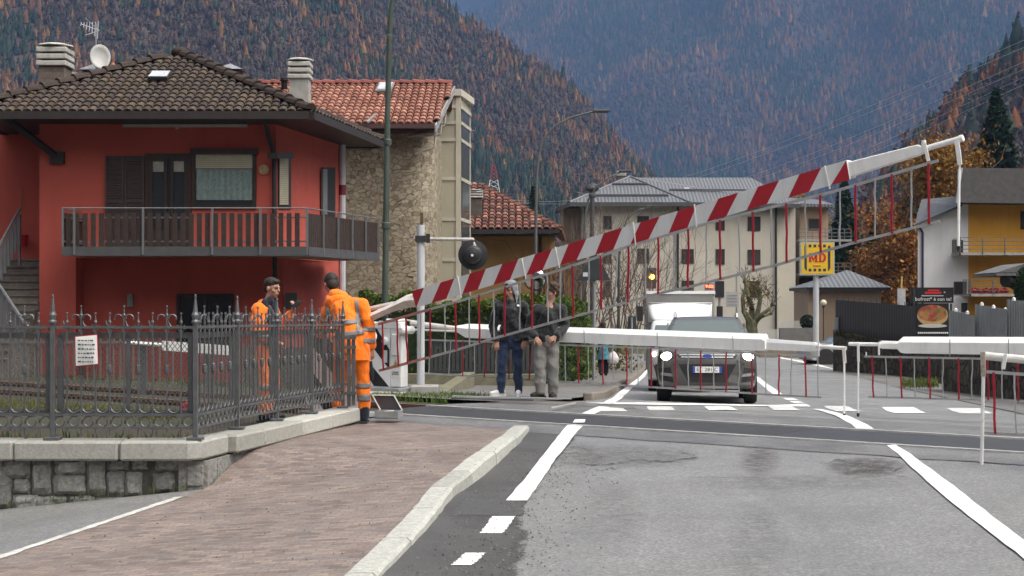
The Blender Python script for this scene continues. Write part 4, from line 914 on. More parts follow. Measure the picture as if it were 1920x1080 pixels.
for (px, D, ya, yb, yc) in ((180, 38.4, 118, 134, 160), (432, 37.4, 119, 133, 160)):
    mb = MB(); a = P(px, yb, D); w = .36; mb.mi = 0; mb.box((a.x-w*.75, D-w*.75, P(px, yc, D).z), (a.x+w*.75, D+w*.75, a.z)); zt = P(px, ya, D).z; mb.mi = 1
    q = [(a.x-w, D-w, a.z), (a.x+w, D-w, a.z), (a.x+w, D+w, a.z), (a.x-w, D+w, a.z)]; mb.add(q+[(a.x, D, zt)], [[0, 1, 4], [1, 2, 4], [2, 3, 4], [3, 0, 4], [3, 2, 1, 0]]); mb.build('vent_hood', [darkm, M('zinc', (.30, .31, .33), .45, .15, 5, metal=.4)], roof)
an = thing('tv_antenna', 'thin spiky television antenna on a mast above the brown tiled roof', 'antenna', P(180, 140, 38))
mb = MB(); mb.tube([P(180, 140, 38), P(180, 44, 38)], .018, 6); mb.build('mast', steel, an)
mb = MB(); tip, tail = P(152, 45, 37.6), P(186, 57, 38.1); mb.tube([tip, tail], .012, 5)
for k in range(7):
    q = tip.lerp(tail, k/6.5); up = Vector((-.06, .25, .12+.022*k))*(.6+.08*k); mb.tube([q-up, q+up*1.0], .008, 4)
for s_ in (-1, 1): mb.tube([tail, P(160, 50+s_*16, 37.8)], .008, 4)
mb.build('yagi_elements', M('antenna_alu', (.5, .5, .52), .4, .1, 5, metal=.4), an)
ds = thing('satellite_dish', 'pale grey satellite dish on the roof mast beside the antenna', 'satellite dish', P(188, 135, 37.8))
mb = MB(); c = P(188, 106, 37.8); ax = Vector((.35, -.9, .25)).normalized(); u = ax.orthogonal().normalized(); w_ = ax.cross(u); vs = [c-ax*.09]; n = 22
u = Vector((ax.y, -ax.x, 0)).normalized(); w_ = u.cross(ax); 
for j, (rr, h) in enumerate(((.12, -.08), (.22, -.05), (.30, 0))):
    for k in range(n):
        a = 2*math.pi*k/n; vs.append(c+ax*h+u*rr*.86*math.cos(a)+w_*rr*1.12*math.sin(a))
mb.add(vs, [[0, 1+k, 1+(k+1) % n] for k in range(n)]+[[1+j*n+k, 1+(j+1)*n+k, 1+(j+1)*n+(k+1) % n, 1+j*n+(k+1) % n] for j in range(2) for k in range(n)])
dsh = mb.build('reflector', M('dish_grey', (.40, .40, .39), .5, .08, 4), ds, smooth=True); so = dsh.modifiers.new('s', 'SOLIDIFY'); so.thickness = .015
mb = MB(); lp = P(211, 121, 37.3); mb.tube([P(188, 132, 37.75), lp], .014, 5); mb.tube([P(183, 134, 37.9), P(183, 100, 37.9)], .02, 6); am = mb.build('feed_arm', steel, ds); mb = MB(); mb.lathe(lp, [(.03, 0), (.055, .03), (.03, .08)], 8, (0, 1, 0)); mb.build('receiver', M('lnb_orange', (.5, .16, .05), .5, .1, 4), am)
# front openings
def window(parent, f, x0, y0, x1, y1, w, fm, gm, cols=1, name='window', d=.05):
    mb = MB(); hollow(mb, f, x0, y0, x1, y1, w, d, .10)
    for k in range(1, cols): xm = x0+(x1-x0)*k/cols; rect(mb, f, xm-w*.4, y0+w, xm+w*.4, y1-w, d-.01, .08)
    fr = mb.build(name, fm, parent); mb = MB(); rect(mb, f, x0+w, y0+w, x1-w, y1-w, d-.04, .03); mb.build('pane', gm, fr); return fr
def louvres(parent, f, x0, y0, x1, y1, mat, name='shutter', n=34, d=.07):
    mb = MB(); hollow(mb, f, x0, y0, x1, y1, 4, d, .05); rect(mb, f, x0+4, (y0+y1)/2-2, x1-4, (y0+y1)/2+2, d, .04)
    for k in range(n):
        y = y0+4+(y1-y0-8)*(k+.1)/n; rect(mb, f, x0+4, y, x1-4, y+(y1-y0-8)/n*.75, d-.012, .02)
    return mb.build(name, mat, parent)
louvres(H, wf, 197, 292, 232, 462, shutter_b); louvres(H, wf, 233, 292, 270, 462, shutter_b)
fd = window(H, wf, 272, 288, 358, 462, 8, frame_b, gl, 1, 'french_door')
mb = MB()
for (x0, x1) in ((280, 313), (319, 351)): hollow(mb, wf, x0, 296, x1, 460, 6, .055, .05); rect(mb, wf, x0+6, 432, x1-6, 454, .05, .03)
mb.build('door_leaf', frame_b, fd)
lace = M('curtain_lace', (.36, .35, .33), .9, .25, 25); tealc = M('curtain_teal', (.20, .27, .26), .9, .25, 18, bmp=.3, bscale=25)
mb = MB(); rect(mb, wf, 284, 302, 311, 322, .02, .006); rect(mb, wf, 322, 302, 347, 322, .02, .006); mb.build('lace_curtain', lace, fd)
fw = window(H, wf, 360, 281, 480, 392, 7, frame_b, gl, 1)
mb = MB(); rect(mb, wf, 356, 279, 483, 289, .10, .14); mb.build('head_board', frame_b, fw)
blind = M('cream_blind', (.42, .38, .28), .6, .08, 4)
def slats(parent, f, x0, y0, x1, y1, n, d, mat=blind, name='blind'):
    mb = MB()
    for k in range(n): a = y0+(y1-y0)*k/n; rect(mb, f, x0, a, x1, a+(y1-y0)/n*.9, d, .02)
    return mb.build(name, mat, parent)
slats(fw, wf, 367, 289, 474, 316, 7, .04)
mb = MB(); n = 40
mb.grid(lambda u, v_: wf(368+105*u, 317+58*v_, .034+.010*math.sin(u*60)+.005*math.sin(u*23)), 90, 1); mb.build('net_curtain', tealc, fw)
aw = MB(); rect(aw, wf, 229, 219, 464, 234, .36, .30); ab = aw.build('awning_cassette', M('awning_case', (.10, .085, .08), .6, .2, 6), H); mb = MB(); rect(mb, wf, 230, 233, 463, 238, .40, .06); rect(mb, wf, 329, 237, 334, 242, .38, .02); mb.build('front_bar', M('awning_bar', (.42, .39, .38), .5, .1, 4), ab)
mb = MB(); c = wf(495, 318, .04); mb.lathe(c, [(.11, 0), (.115, -.03), (.06, -.04)], 18, (0, 1, 0)); mb.build('wall_plaque', M('plaque', (.42, .30, .17), .7, .25, 14), H)
mb = MB(); mb.tube([wf(497, 218, .3), wf(499, 236, .2), wf(507, 268, .08), wf(514, 290, .06), wf(515.5, 480, .06)], .055, 8); mb.tube([wf(515.5, 479, .02), wf(515, 630, .0)], .055, 8); mb.build('downpipe', fas, H)
mb = MB(); mb.tube([P(7, 218, 33.1), P(104, 292, 33.9)], .085, 4); st = mb.build('eave_strut', fas, H); mb = MB(); rect(mb, wf, 93, 284, 119, 306, .12, .14); mb.build('strut_block', fas, st)
# side facade
mb = MB(); rect(mb, ws, 523, 286, 546, 392, .03, .04); sw = mb.build('window', frame_b, H); slats(sw, ws, 525, 296, 541, 384, 22, .06); mb = MB(); rect(mb, ws, 520, 286, 551, 297, .25, .24); mb.build('hood', frame_b, sw)
mb = MB(); rect(mb, ws, 605, 314, 629, 420, .03, .04); sd2 = mb.build('balcony_door', black, H); louvres(sd2, ws, 606, 317, 614, 402, M('shutter_grey', (.16, .16, .17), .5, .1, 4), n=16, d=.09)
mb = MB(); p0 = P(642, 262, 38.7); mb.tube([P(642, 262, 38.4), P(642, 600, 38.4)], .085, 10); dp = mb.build('drain_pipe', M('pale_pipe', (.50, .51, .55), .5, .05, 3), H); mb = MB(); mb.tube([P(642, 347, 38.4), P(642, 366, 38.4)], .09, 10); mb.build('pipe_band', M('pipe_band_red', (.16, .02, .035), .5, .1, 3), dp)
# lower floor: openings and lamp
lw = window(H, wl, 331, 551, 438, 650, 5, frame_b, glass('dark_pane', (.012, .012, .013), .15), 2, d=.06)
mb = MB(); q = wl(246, 563, .02); mb.prism([wl(240, 575, .03), wl(251, 575, .03), wl(250, 551, .03), wl(241, 551, .03)], (0, -.1, 0)); mb.build('wall_lamp', M('lamp_grey', (.25, .24, .24), .5, .15, 8), H)
mb = MB(); rect(mb, wl, 535, 549, 557, 580, .10, .12); mb.build('meter_box', M('box_grey', (.06, .065, .07), .5, .2, 6), H)
# balcony
BZ0, BZ1 = 2.47, 2.63
bA, bB, bC = Vector((-9.79, 32.55, 0)), Vector((-4.47, 32.55, 0)), Vector((-3.29, 36.6, 0))
bal = None
mb = MB(); mb.prism([(p[0], p[1], BZ0) for p in ((-9.79, 32.6), (-4.47, 32.6), (-3.32, 36.55), (-4.5, 37.2), (-5.36, 33.99), (-9.79, 33.99))], (0, 0, .15)); bal = mb.build('balcony', M('balcony_slab', (.33, .31, .30), .8, .15, 6), H)
mb = MB()
for a, c_ in ((bA, bB), (bB, bC)):
    n = (c_-a).cross(Vector((0, 0, 1))).normalized(); mb.obox(a+Vector((0, 0, BZ0-.02))+n*.004, c_-a, n*.04, (0, 0, .20))
mb.build('edge_fascia', M('slate_fascia', (.075, .075, .08), .55, .15, 5), bal)
railm2 = M('balcony_rail', (.17, .175, .185), .45, .1, 5, metal=.3)
RZ = 3.49
mb = MB()
for a, c_ in ((bA, bB), (bB, bC), (Vector((-9.79, 33.95, 0)), bA)):
    mb.tube([a+Vector((0, 0, RZ)), c_+Vector((0, 0, RZ))], .017, 6)
    d = (c_-a).normalized(); n = d.cross(Vector((0, 0, 1)))
    for z in (BZ1+.12, RZ-.22): mb.obox(a+n*-.035+Vector((0, 0, z)), c_-a, n*-.02, (0, 0, .035))
mb.build('handrail', railm2, bal)
mb = MB()
for px in (139, 268, 398, 488): x = P(px, 0, 32.5).x; mb.box((x-.02, 32.48, BZ0), (x+.02, 32.53, RZ))
for k in range(1, 6): q = bB.lerp(bC, k/5); mb.cbox((q.x+.03, q.y-.02, (BZ0+RZ)/2), (.04, 0, 0), (0, .04, 0), (0, 0, RZ-BZ0))
mb.cbox((bB.x, bB.y, (BZ0+RZ)/2), (.05, 0, 0), (0, .05, 0), (0, 0, RZ-BZ0)); mb.cbox((bA.x, bA.y, (BZ0+RZ)/2), (.04, 0, 0), (0, .04, 0), (0, 0, RZ-BZ0)); mb.build('rail_post', railm2, bal)
mb = MB(); r = random.Random(3); x = -9.72
while x < -4.6:
    mb.box((x, 32.555, BZ1-.02), (x+.105, 32.58, RZ-.11+r.uniform(-.01, .01))); x += .178
for k in range(14): mb.box((-9.80, 32.6+k*.1, BZ1), (-9.775, 32.69+k*.1, RZ-.1))
L = (bC-bB).length; d = (bC-bB).normalized(); n = d.cross(Vector((0, 0, 1)))
k = 0.03
while k < L-.05: mb.obox(bB+d*k+Vector((0, 0, BZ1-.03)), d*.1, -n*.022, (0, 0, RZ-BZ1-.08)); k += .113
mb.build('slat_board', wood, bal)
# outside stair with rails
stm = M('stair_stone', (.16, .14, .12), .85, .25, 6, bmp=.3, bscale=30, dirt=.4)
mb = MB()
for k in range(14): mb.box((-12.3, 36.0-(14-k)*.29, -.6), (FLx-.012, 36.0-(13-k)*.29-.012, .2+k*.172))
for k in range(14): mb.box((-12.32, 36.0-(14-k)*.29-.03, .2+k*.172), (FLx-.014, 36.0-(13-k)*.29-.014, .235+k*.172))
mb.build('stair_flight', stm, H)
mb = MB()
for a, c_, n_ in ((P(37, 392, 35.2), P(-24, 500, 32.8), 9), (P(-16, 512, 33), P(48, 609, 31.6), 8)):
    mb.tube([a, c_], .035, 6)
    for k in range(n_): q = a.lerp(c_, (k+.3)/n_); mb.box((q.x-.035, q.y-.015, q.z-.85), (q.x+.035, q.y+.01, q.z-.08))
mb.box((P(36, 0, 35.2).x-.03, 35.18, 2.3), (P(36, 0, 35.2).x+.03, 35.24, 3.5)); mb.build('stair_rail', railm2, H)
bm_ = thing('broom', 'long broom leaning on the red wall above the outside steps', 'broom', (-12.0, 35.9, 2.6)); mb = MB(); mb.tube([P(40, 352, 35.95), P(39, 448, 35.8)], .014, 6); mb.build('handle', M('broom_wood', (.25, .13, .08), .6, .2, 5), bm_); mb = MB(); a = P(39, 452, 35.8); mb.cbox(a, (.28, 0, 0), (0, .06, 0), (0, 0, .1)); mb.build('brush_head', M('brush_straw', (.35, .26, .16), .9, .2, 9), bm_)
bu = thing('bucket', 'red bucket at the head of the outside steps', 'bucket', P(42, 460, 35.7)); mb = MB(); mb.lathe(P(42, 462, 35.7)-Vector((0, 0, 0.0)), [(.11, 0), (.15, .26), (.155, .27), (.12, .2)], 12); mb.build('pail', M('bucket_red', (.35, .02, .03), .4, .1, 4), bu)
# ---------------- neighbour at the far left
N_ = thing('neighbour_house', 'white and brick house just visible past the outside steps', 'house', (-18, 52, -.5))
mb = MB(); a, c_ = P(-150, 600, 52), P(19, 268, 52); mb.box((a.x, 52, -.6), (c_.x, 60, c_.z)); mb.build('wall', M('neighbour_white', (.52, .51, .48), .85, .08, 2, dirt=.2), N_)
mb = MB(); z = lambda y: P(0, y, 52).z; mb.prism([(a.x, 50.9, z(262)), (c_.x+.25, 50.9, z(262)), (c_.x+.25, 56, z(225)), (a.x, 56, z(225))], (0, 0, .14)); mb.box((a.x, 51.98, z(284)), (c_.x+.02, 52.0, z(270))); mb.build('roof', M('neighbour_roof', (.13, .13, .13), .8, .25, 8, bmp=.4), N_)
mb = MB(); mb.box((a.x, 51.2, z(345)), (c_.x-.1, 51.99, z(330))); mb.box((a.x, 51.96, z(420)), (c_.x-.08, 52.0, z(352))); mb.build('balcony', darkm, N_)
# ---------------- stone-clad building with red tiled roof
B2 = thing('stone_building', 'sand-coloured stone-clad building with a bright red tiled roof', 'building', (-4, 42, -.4))
stm2 = stonewall('sandstone_cladding', [(.22, .18, .125), (.34, .285, .205), (.40, .35, .26), (.30, .25, .185), (.44, .39, .30)], (.235, .195, .145), 5.6, .05, (1, 1, 1.5), .8)
fp = [P(600, 0, 41).xy, P(768, 0, 41).xy]
for k in range(1, 9): a = k/8*math.pi*.44; fp.append(Vector((fp[1].x+.72*math.sin(a), 41+1.2*(1-math.cos(a)))))
fp += [Vector((fp[-1].x-.05, 47.5)), Vector((-7.5, 47.5)), Vector((-7.5, 41))]
zc2 = P(0, 236, 41).z
mb = MB(); mb.prism([(p.x, p.y, -.8) for p in fp], (0, 0, zc2+.8)); mb.build('wall', stm2, B2)
er, zr_e, zr_r = 40.2, P(0, 233, 40.2).z, P(0, 160, 44.2).z
xr = P(815, 0, 40.2).x; xr2 = P(851, 0, 44.2).x
rA, rB, rC, rD = Vector((-8.6, er, zr_e)), Vector((xr, er, zr_e)), Vector((xr2, 44.2, zr_r)), Vector((-8.6, 44.2, zr_r))
rtile = M('red_roof_tile', (.27, .125, .092), .75, .15, 9, attr=True, bmp=.15)
mb = MB(); pal2 = ((1, 1, 1), (1.15, 1.1, 1.05), (.82, .75, .75), (1.3, 1.35, 1.3), (.95, .85, .8), (1.0, .9, .85)); tiles(mb, [rA, rB, rC, rD], .19, .34, pal2, .14)
ridge(mb, rD+Vector((0, 0, .04)), rC+Vector((0, 0, .04)), .14, .38, (.75, .45, .5)); mb.col = (.6, .5, .5)
mb.prism([rD-Vector((0, 0, .03)), rC-Vector((0, 0, .03)), Vector((xr, 48.2, zr_e)), Vector((-8.6, 48.2, zr_e))], (0, 0, .05)); rf2 = mb.build('roof', rtile, B2, col=True)
mb = MB(); mb.obox(rA+Vector((0, -.1, -.12)), (rB.x-rA.x, 0, 0), (0, .1, 0), (0, 0, .13)); mb.obox(Vector((P(686, 0, er).x, er+.02, zr_e-.17)), (xr-P(686, 0, er).x, 0, 0), (0, .7, 0), (0, 0, .06)); mb.build('gutter', M('gutter_brown', (.075, .04, .04), .5, .1, 5), rf2)
verge = M('verge_grey', (.30, .30, .30), .6, .12, 6)
mb = MB(); mb.obox(rB+Vector((.0, 0, -.22)), rC-rB, (.04, 0, 0), (0, 0, .2)); mb.build('verge_board', verge, rf2)
mb = MB()
for u_ in (.12, .42, .62): q = rB.lerp(rC, u_); mb.obox(q+Vector((-.8, .02, -.46)), (.78, 0, 0), (0, .1, 0), (0, 0, .2)); mb.tube([q+Vector((-.05, .06, -.46)), q+Vector((-.08, .06, -.75)), q+Vector((-.6, .06, -.95))], .035, 5)
mb.prism([(rB.x-.75, rB.y+.3, zr_e-.3), (rB.x-.02, rB.y+.3, zr_e-.16), (rC.x-.02, rC.y, zr_r-.14), (rC.x-.75, rC.y, zr_r-.14)], (0, 0, -.04)); mb.build('purlin', M('purlin_white', (.42, .39, .34), .7, .15, 5), rf2)
mb = MB(); nr2 = (rB-rA).cross(rD-rA).normalized()
def on2(px, py): o = Vector((0, 0, CAMZ)); d = P(px, py, 1)-o; return o+d*((rA-o).dot(nr2)/d.dot(nr2))
q = [on2(704, 179), on2(733, 179), on2(741, 163), on2(711, 163)]; mb.prism([p+nr2*.09 for p in q], nr2*.06); sk2 = mb.build('skylight', M('skylight_frame', (.2, .2, .21), .5, .1, 4), rf2)
mb = MB(); cc = sum(q, Vector())/4; mb.prism([cc+(p-cc)*.8+nr2*.152 for p in q], nr2*.02); mb.build('pane', glass('skylight_glass', 0), sk2)
mb = MB(); a = on2(533, 172); mb.lathe(a, [(.09, 0), (.09, .3), (.13, .32), (.11, .4)], 8); mb.build('vent_pipe', rtile, rf2)
mb = MB(); a, c_ = on2(688, 238), on2(702, 224); mb.obox(a+nr2*.1, c_-a, nr2*.06, (.04, 0, 0)); mb.build('valley_flashing', steel, rf2)
mb = MB(); w2 = wallplane((-5, 41.6), (-2, 41.6)); a = P(790, 411, 41.3); mb.box((a.x-.06, 41.1, a.z-.15), (a.x+.06, 41.35, a.z+.17)); mb.build('wall_niche', M('niche_brown', (.13, .09, .06), .9, .2, 8), B2)
# ---------------- lift tower
T2 = thing('lift_tower', 'beige panelled lift tower with a narrow glazed side next to the stone building', 'tower', (-1.8, 43, -.4))
beige = M('beige_panel', (.38, .355, .275), .6, .06, 2); bfr = M('beige_frame', (.46, .43, .36), .55, .06, 3)
q0, q1, q2, q3 = Vector((P(800, 0, 45.6).x, 45.6, 0)), Vector((P(862, 0, 45.6).x, 45.6, 0)), Vector((P(881, 0, 47.6).x, 47.6, 0)), Vector((P(800, 0, 48).x, 48, 0))
zt = P(0, 180, 45.6).z
mb = MB(); mb.prism([(p.x, p.y, -.6) for p in (q0, q1, q2, q3)], (0, 0, zt+.6)); mb.build('panel_wall', beige, T2)
mb = MB()
for y in (200, 230, 262, 335, 411, 487, 563): a = P(0, y, 45.6).z; mb.obox(Vector((q0.x, q0.y, a-.05)), q1-q0, (0, -.03, 0), (0, 0, .1)); mb.obox(Vector((q1.x, q1.y, a-.05)), q2-q1, (.05, -.02, 0), (0, 0, .1))
mb.obox(Vector((q1.x-.12, q1.y, -.6)), (.16, 0, 0), (0, -.035, 0), (0, 0, zt+.6)); mb.obox(Vector((q2.x-.05, q2.y, -.6)), (.08, 0, 0), (0, -.06, 0), (0, 0, zt+.6)); mb.build('frame', bfr, T2)
mb = MB(); d = q2-q1; mb.obox(q1+d*.15+Vector((.012, -.01, -.5)), d*.72, Vector((.02, -.01, 0)), (0, 0, zt+.2)); mb.build('glazing', glass('tower_glass', (.07, .08, .085), .08), T2)
mb = MB(); mb.prism([(p.x, p.y, zt) for p in (q0+Vector((-.05, -.12, 0)), q1+Vector((.05, -.12, 0)), q2+Vector((.14, 0, 0)), q3)], (0, 0, .2)); mb.build('parapet_cap', M('cap_stone', (.5, .47, .40), .7, .1, 5), T2)
# ---------------- ochre house with tiled roof
O_ = thing('ochre_house', 'ochre house under a weathered red tile roof behind the hedge', 'house', (-1, 54, -.6))
ze3 = P(0, 430, 52).z; eA, eB = Vector((P(850, 0, 52).x, 52, ze3)), Vector((P(1049, 0, 52).x, 52, ze3)); eC = Vector((P(1067, 436, 56).x, 57, ze3-.05)); r0 = P(896, 345, 57); r1 = Vector((-4, 57, r0.z))
otile = M('old_roof_tile', (.165, .080, .062), .8, .3, 6, attr=True, dirt=.4); mb = MB(); pal3 = ((1, 1, 1), (1.5, 1.4, 1.35), (.7, .65, .65), (1.2, 1, .95), (.55, .5, .5))
tiles(mb, [eA, eB, r0, Vector((eA.x, 57, r0.z))], .24, .36, pal3, .25, 3); tiles(mb, [eB, eC+Vector((0, 4, 0)), r0], .24, .36, pal3, .25, 3); ridge(mb, eB, r0, .14, .4, (.9, .8, .75)); ridge(mb, Vector((eA.x, 57, r0.z)), r0, .14, .4); rf3 = mb.build('roof', otile, O_, col=True)
mb = MB(); mb.obox(eA+Vector((0, -.1, -.14)), eB-eA, (0, .1, 0), (0, 0, .14)); mb.obox(eA+Vector((0, .01, -.2)), eB-eA, (0, 1.3, 0), (0, 0, .05)); mb.build('gutter', fas, rf3)
mb = MB(); mb.box((eA.x, 53.2, -1.2), (P(1040, 0, 53.2).x, 60, ze3-.2)); mb.build('wall', M('ochre_render', (.42, .25, .095), .85, .12, 1.5, dirt=.2), O_)
mb = MB(); mb.tube([P(1013, 440, 53), P(1013, 560, 53)], .06, 6); mb.build('downpipe', fas, O_)
chimney(rf3, 889, 53.4, 356, 372, 430, .62, M('old_chimney', (.10, .085, .075), .9, .25, 6))
mb = MB(); a = P(1030, 470, 53.1)
for k in range(7): mb.box((a.x+.16*k-.3, 53.05, -.5), (a.x+.16*k-.22, 53.19, a.z)); 
mb.build('trellis', M('trellis_wood', (.26, .14, .06), .7, .2, 6), O_)
# ---------------- big cream apartment block
A_ = thing('apartment_block', 'large cream apartment block with dark windows and a grey ribbed metal roof', 'building', (12, 128, -1.7))
crm = grimy('cream_render', (.58, .54, .46), .85, .28, (1.2, 1.2, .12), .1, .4); tanr = M('tan_render', (.34, .25, .17), .85, .08, 1)
D = 126.0; z = lambda y, d=126.0: P(0, y, d).z; x = lambda p, d=126.0: P(p, 0, d).x
mb = MB(); mb.box((x(1094), D, -2.4), (x(1458), D+14, z(382))); mb.box((x(1458)+.004, D+.6, -2.4), (x(1494), D+14, z(384))); mb.build('wall', crm, A_)
mb = MB(); mb.box((x(1056, 131), 131, -2.4), (x(1094)-.004, 141, z(384))); mb.build('side_wall', tanr, A_)
zrib, t, b = mk('ribbed_zinc'); v = pos(t); wv = nd(t, 'ShaderNodeTexWave', Scale=1.05, Distortion=0.0); t.links.new(v, wv.inputs['Vector'])
t.links.new(mixc(t, wv.outputs['Fac'], (.095, .10, .11), (.185, .195, .21)), b.inputs['Base Color']); b.inputs['Roughness'].default_value = .5; b.inputs['Metallic'].default_value = .25; bump(t, b, wv.outputs['Fac'], .5, .06)
mb = MB()
e = [(x(1046), 131), (x(1072, 124.8), 124.8), (x(1290, 124.8), 124.8)]
P1, P2, P3 = Vector((x(1068, 125), 125, z(379, 125))), Vector((x(1292, 125), 125, z(379, 125))), P(1181, 331, 131)
mb.add([P1, P2, P3], [[0, 1, 2]]); pk = Vector((x(1045, 131), 132, z(379, 125))); mb.add([P1, P3, pk], [[0, 1, 2]]); 
q4 = Vector((x(1500, 125.2), 125.2, z(382, 125))); q5 = P(1408, 333, 132); q6 = P(1200, 333, 132)
mb.add([P2, q4, q5, q6, P3], [[0, 1, 2, 3, 4]]); q7 = Vector((q4.x, 140, q4.z)); mb.add([q4, q7, q5], [[0, 1, 2]]); mb.add([pk, P3, q6, q5, q7, Vector((pk.x, 140, pk.z))], [[0, 1, 2, 3, 4, 5]])
rf4 = mb.build('roof', zrib, A_)
mb = MB(); mb.obox(P1+Vector((0, -.05, -.35)), P2-P1, (0, .3, 0), (0, 0, .34)); mb.obox(P2+Vector((0, -.05, -.35)), q4-P2, (0, .3, 0), (0, 0, .34)); mb.obox(P1+Vector((0, 0, -.35)), pk-P1, (.1, .2, 0), (0, 0, .34)); mb.build('eave_fascia', M('slate_fascia', 0), rf4)
nrf = (P2-P1).cross(P3-P1).normalized(); mb = MB()
for (u0, w0) in ((.18, .0), (.62, 0)):
    a, c_ = P1.lerp(P3, u0), P2.lerp(P3, u0); mb.obox(a.lerp(c_, .1)+nrf*.06, (c_-a)*.8, nrf*.12, (0, 0, .1))
a, c_ = P(1255, 357, 127.6), P(1400, 358, 127.6); mb.obox(a, c_-a, (0, .15, 0), (0, 0, .15)); mb.tube([P1, P3], .12, 5); mb.tube([P2, P3], .12, 5); mb.build('snow_guard', M('guard_grey', (.12, .125, .14), .5, .1, 4, metal=.3), rf4)
chimney(rf4, 1165, 133, 320, 330, 350, .8, M('old_chimney', 0)); chimney(rf4, 1112, 131, 345, 355, 380, .45, M('old_chimney', 0))
mb = MB(); a = P(1288, 354, 127.9); mb.cbox(a, (.45, 0, 0), (0, .1, 0), (0, 0, .25)); mb.build('skylight', white, rf4)
wa = wallplane((0, D), (10, D)); wgl = glass('apartment_glass', (.055, .048, .042), .12)
for (x0, y0, x1, y1) in ((1131, 405, 1147, 430), (1195, 405, 1217, 430), (1278, 405, 1300, 430), (1342, 406, 1359, 432), (1402, 406, 1426, 433), (1195, 466, 1217, 494), (1131, 467, 1147, 494), (1278, 467, 1301, 494), (1342, 467, 1359, 496), (1402, 468, 1426, 496), (1131, 527, 1147, 557), (1278, 526, 1301, 556), (1341, 527, 1358, 557), (1404, 527, 1426, 558)):
    mb = MB(); hollow(mb, wa, x0, y0, x1, y1, 1.2, .06, .1); rect(mb, wa, (x0+x1)/2-.6, y0+1, (x0+x1)/2+.6, y1-1, .05, .05); w_ = mb.build('window', M('apartment_frame', (.05, .04, .035), .6, .1, 4), A_); mb = MB(); rect(mb, wa, x0+1, y0+1, x1-1, y1-1, .02, .03); mb.build('pane', wgl, w_)
for px in (1097, 1271, 1455): MB().tube([wa(px, 385, .15), wa(px, 640, .15)], .10, 6).build('downpipe', darkm, A_)
# ---------------- tan wing with balconies
W_ = thing('balcony_wing', 'tan building with grey steel balconies behind the yellow shop sign', 'building', (26, 131, -1.7))
Dw = 131.0; xw = lambda p: P(p, 0, Dw).x; zw = lambda y: P(0, y, Dw).z
mb = MB(); mb.box((xw(1494)+.3, Dw, -2.4), (xw(1553), Dw+10, zw(388))); mb.build('wall', tanr, W_)
mb = MB(); mb.prism([(xw(1486), Dw-1, zw(388)), (xw(1560), Dw-1, zw(390)), (xw(1556), Dw+5, zw(372)), (xw(1490), Dw+5, zw(368))], (0, 0, .25)); mb.build('roof', zrib, W_)
ww = wallplane((0, Dw), (10, Dw))
window(W_, ww, 1516, 410, 1537, 432, 2, M('apartment_frame', 0), wgl)
for y in (450, 513, 577, 640):
    mb = MB(); mb.box((xw(1492), Dw-1.5, zw(y+4)), (xw(1590), Dw-.004, zw(y))); bl = mb.build('balcony', concrete, W_); mb = MB()
    for yy_ in (y-19, y-12, y-5): mb.box((xw(1492), Dw-1.5, zw(yy_)-.03), (xw(1588), Dw-1.45, zw(yy_)+.03))
    for px in range(1492, 1592, 12): mb.box((xw(px), Dw-1.5, zw(y)), (xw(px)+.06, Dw-1.44, zw(y-19)))
    mb.build('railing', railm2, bl)
mb = MB(); mb.box((xw(1498), Dw-.15, zw(620)), (xw(1545), Dw-.004, zw(585))); mb.box((xw(1498), Dw-.15, zw(570)), (xw(1530), Dw-.004, zw(520))); mb.build('dark_opening', glass('dark_pane', 0), W_)
# ---------------- small hut with zinc pyramid roof
K_ = thing('zinc_roof_hut', 'small tan hut with a ribbed zinc pyramid roof behind the sign post', 'hut', (21, 97, -1.7))
D = 96.0; x = lambda p: P(p, 0, D).x; z = lambda y: P(0, y, D).z
mb = MB(); mb.box((x(1516), D, -2.2), (x(1652), D+5, z(541))); mb.build('wall', M('tan_hut', (.31, .225, .155), .85, .08, 1.5, dirt=.15), K_)
mb = MB(); zrib2 = zrib; a, c_, pk = Vector((x(1508), D-.6, z(539))), Vector((x(1668), D-.6, z(539))), P(1589, 506, D+2.5); d, e_ = Vector((c_.x, D+5.6, c_.z)), Vector((a.x, D+5.6, a.z))
mb.add([a, c_, d, e_, pk], [[0, 1, 4], [1, 2, 4], [2, 3, 4], [3, 0, 4]]); rf5 = mb.build('roof', zrib, K_); mb = MB(); mb.box((a.x+.05, D-.55, a.z-.18), (c_.x-.05, D+5.5, a.z-.012)); mb.build('eave_fascia', fas, rf5)
# ---------------- yellow house
Y_ = thing('yellow_house', 'amber yellow house with white gable side, dark roof and steel balconies', 'house', (26, 86, -1.6))
D = 86.0; x = lambda p, d=86.0: P(p, 0, d).x; z = lambda y, d=86.0: P(0, y, d).z
mb = MB(); mb.box((x(1816), D, -2.2), (x(2150), D+10, z(378))); mb.build('wall', grimy('amber_render', (.62, .31, .04), .8, .25, (2, 2, .25), .1, .6), Y_)
mb = MB(); mb.prism([(x(1721), D+.02, -2.2), (x(1816)-.004, D+.02, -2.2), (x(1816)-.004, D+.02, z(378)), (x(1800), D+.02, z(386)), (x(1721), D+.02, z(424))], (2.75, 10, 0)); mb.build('white_gable', grimy('white_render', (.76, .75, .76), .8, .22, (1.6, 1.6, .2), .1, .5), Y_)
mb = MB(); droof = M('dark_slab_roof', (.050, .045, .045), .7, .25, 4, dirt=.2); mb.prism([(x(1779), D-1.6, z(383)), (x(2160), D-1.6, z(388)), (x(2160), D-1.2, z(322)), (x(1793), D-1.2, z(318))], (2.9, 9, 0)); mb.build('roof', droof, Y_)
mb = MB(); mb.prism([P(1715, 425, D-.5), P(1804, 387, D-.5), P(1800, 372, D+3), P(1728, 378, D+3)], (0, 0, .14)); mb.build('lower_roof', M('slate_roof', (.075, .08, .09), .6, .15, 4), Y_)
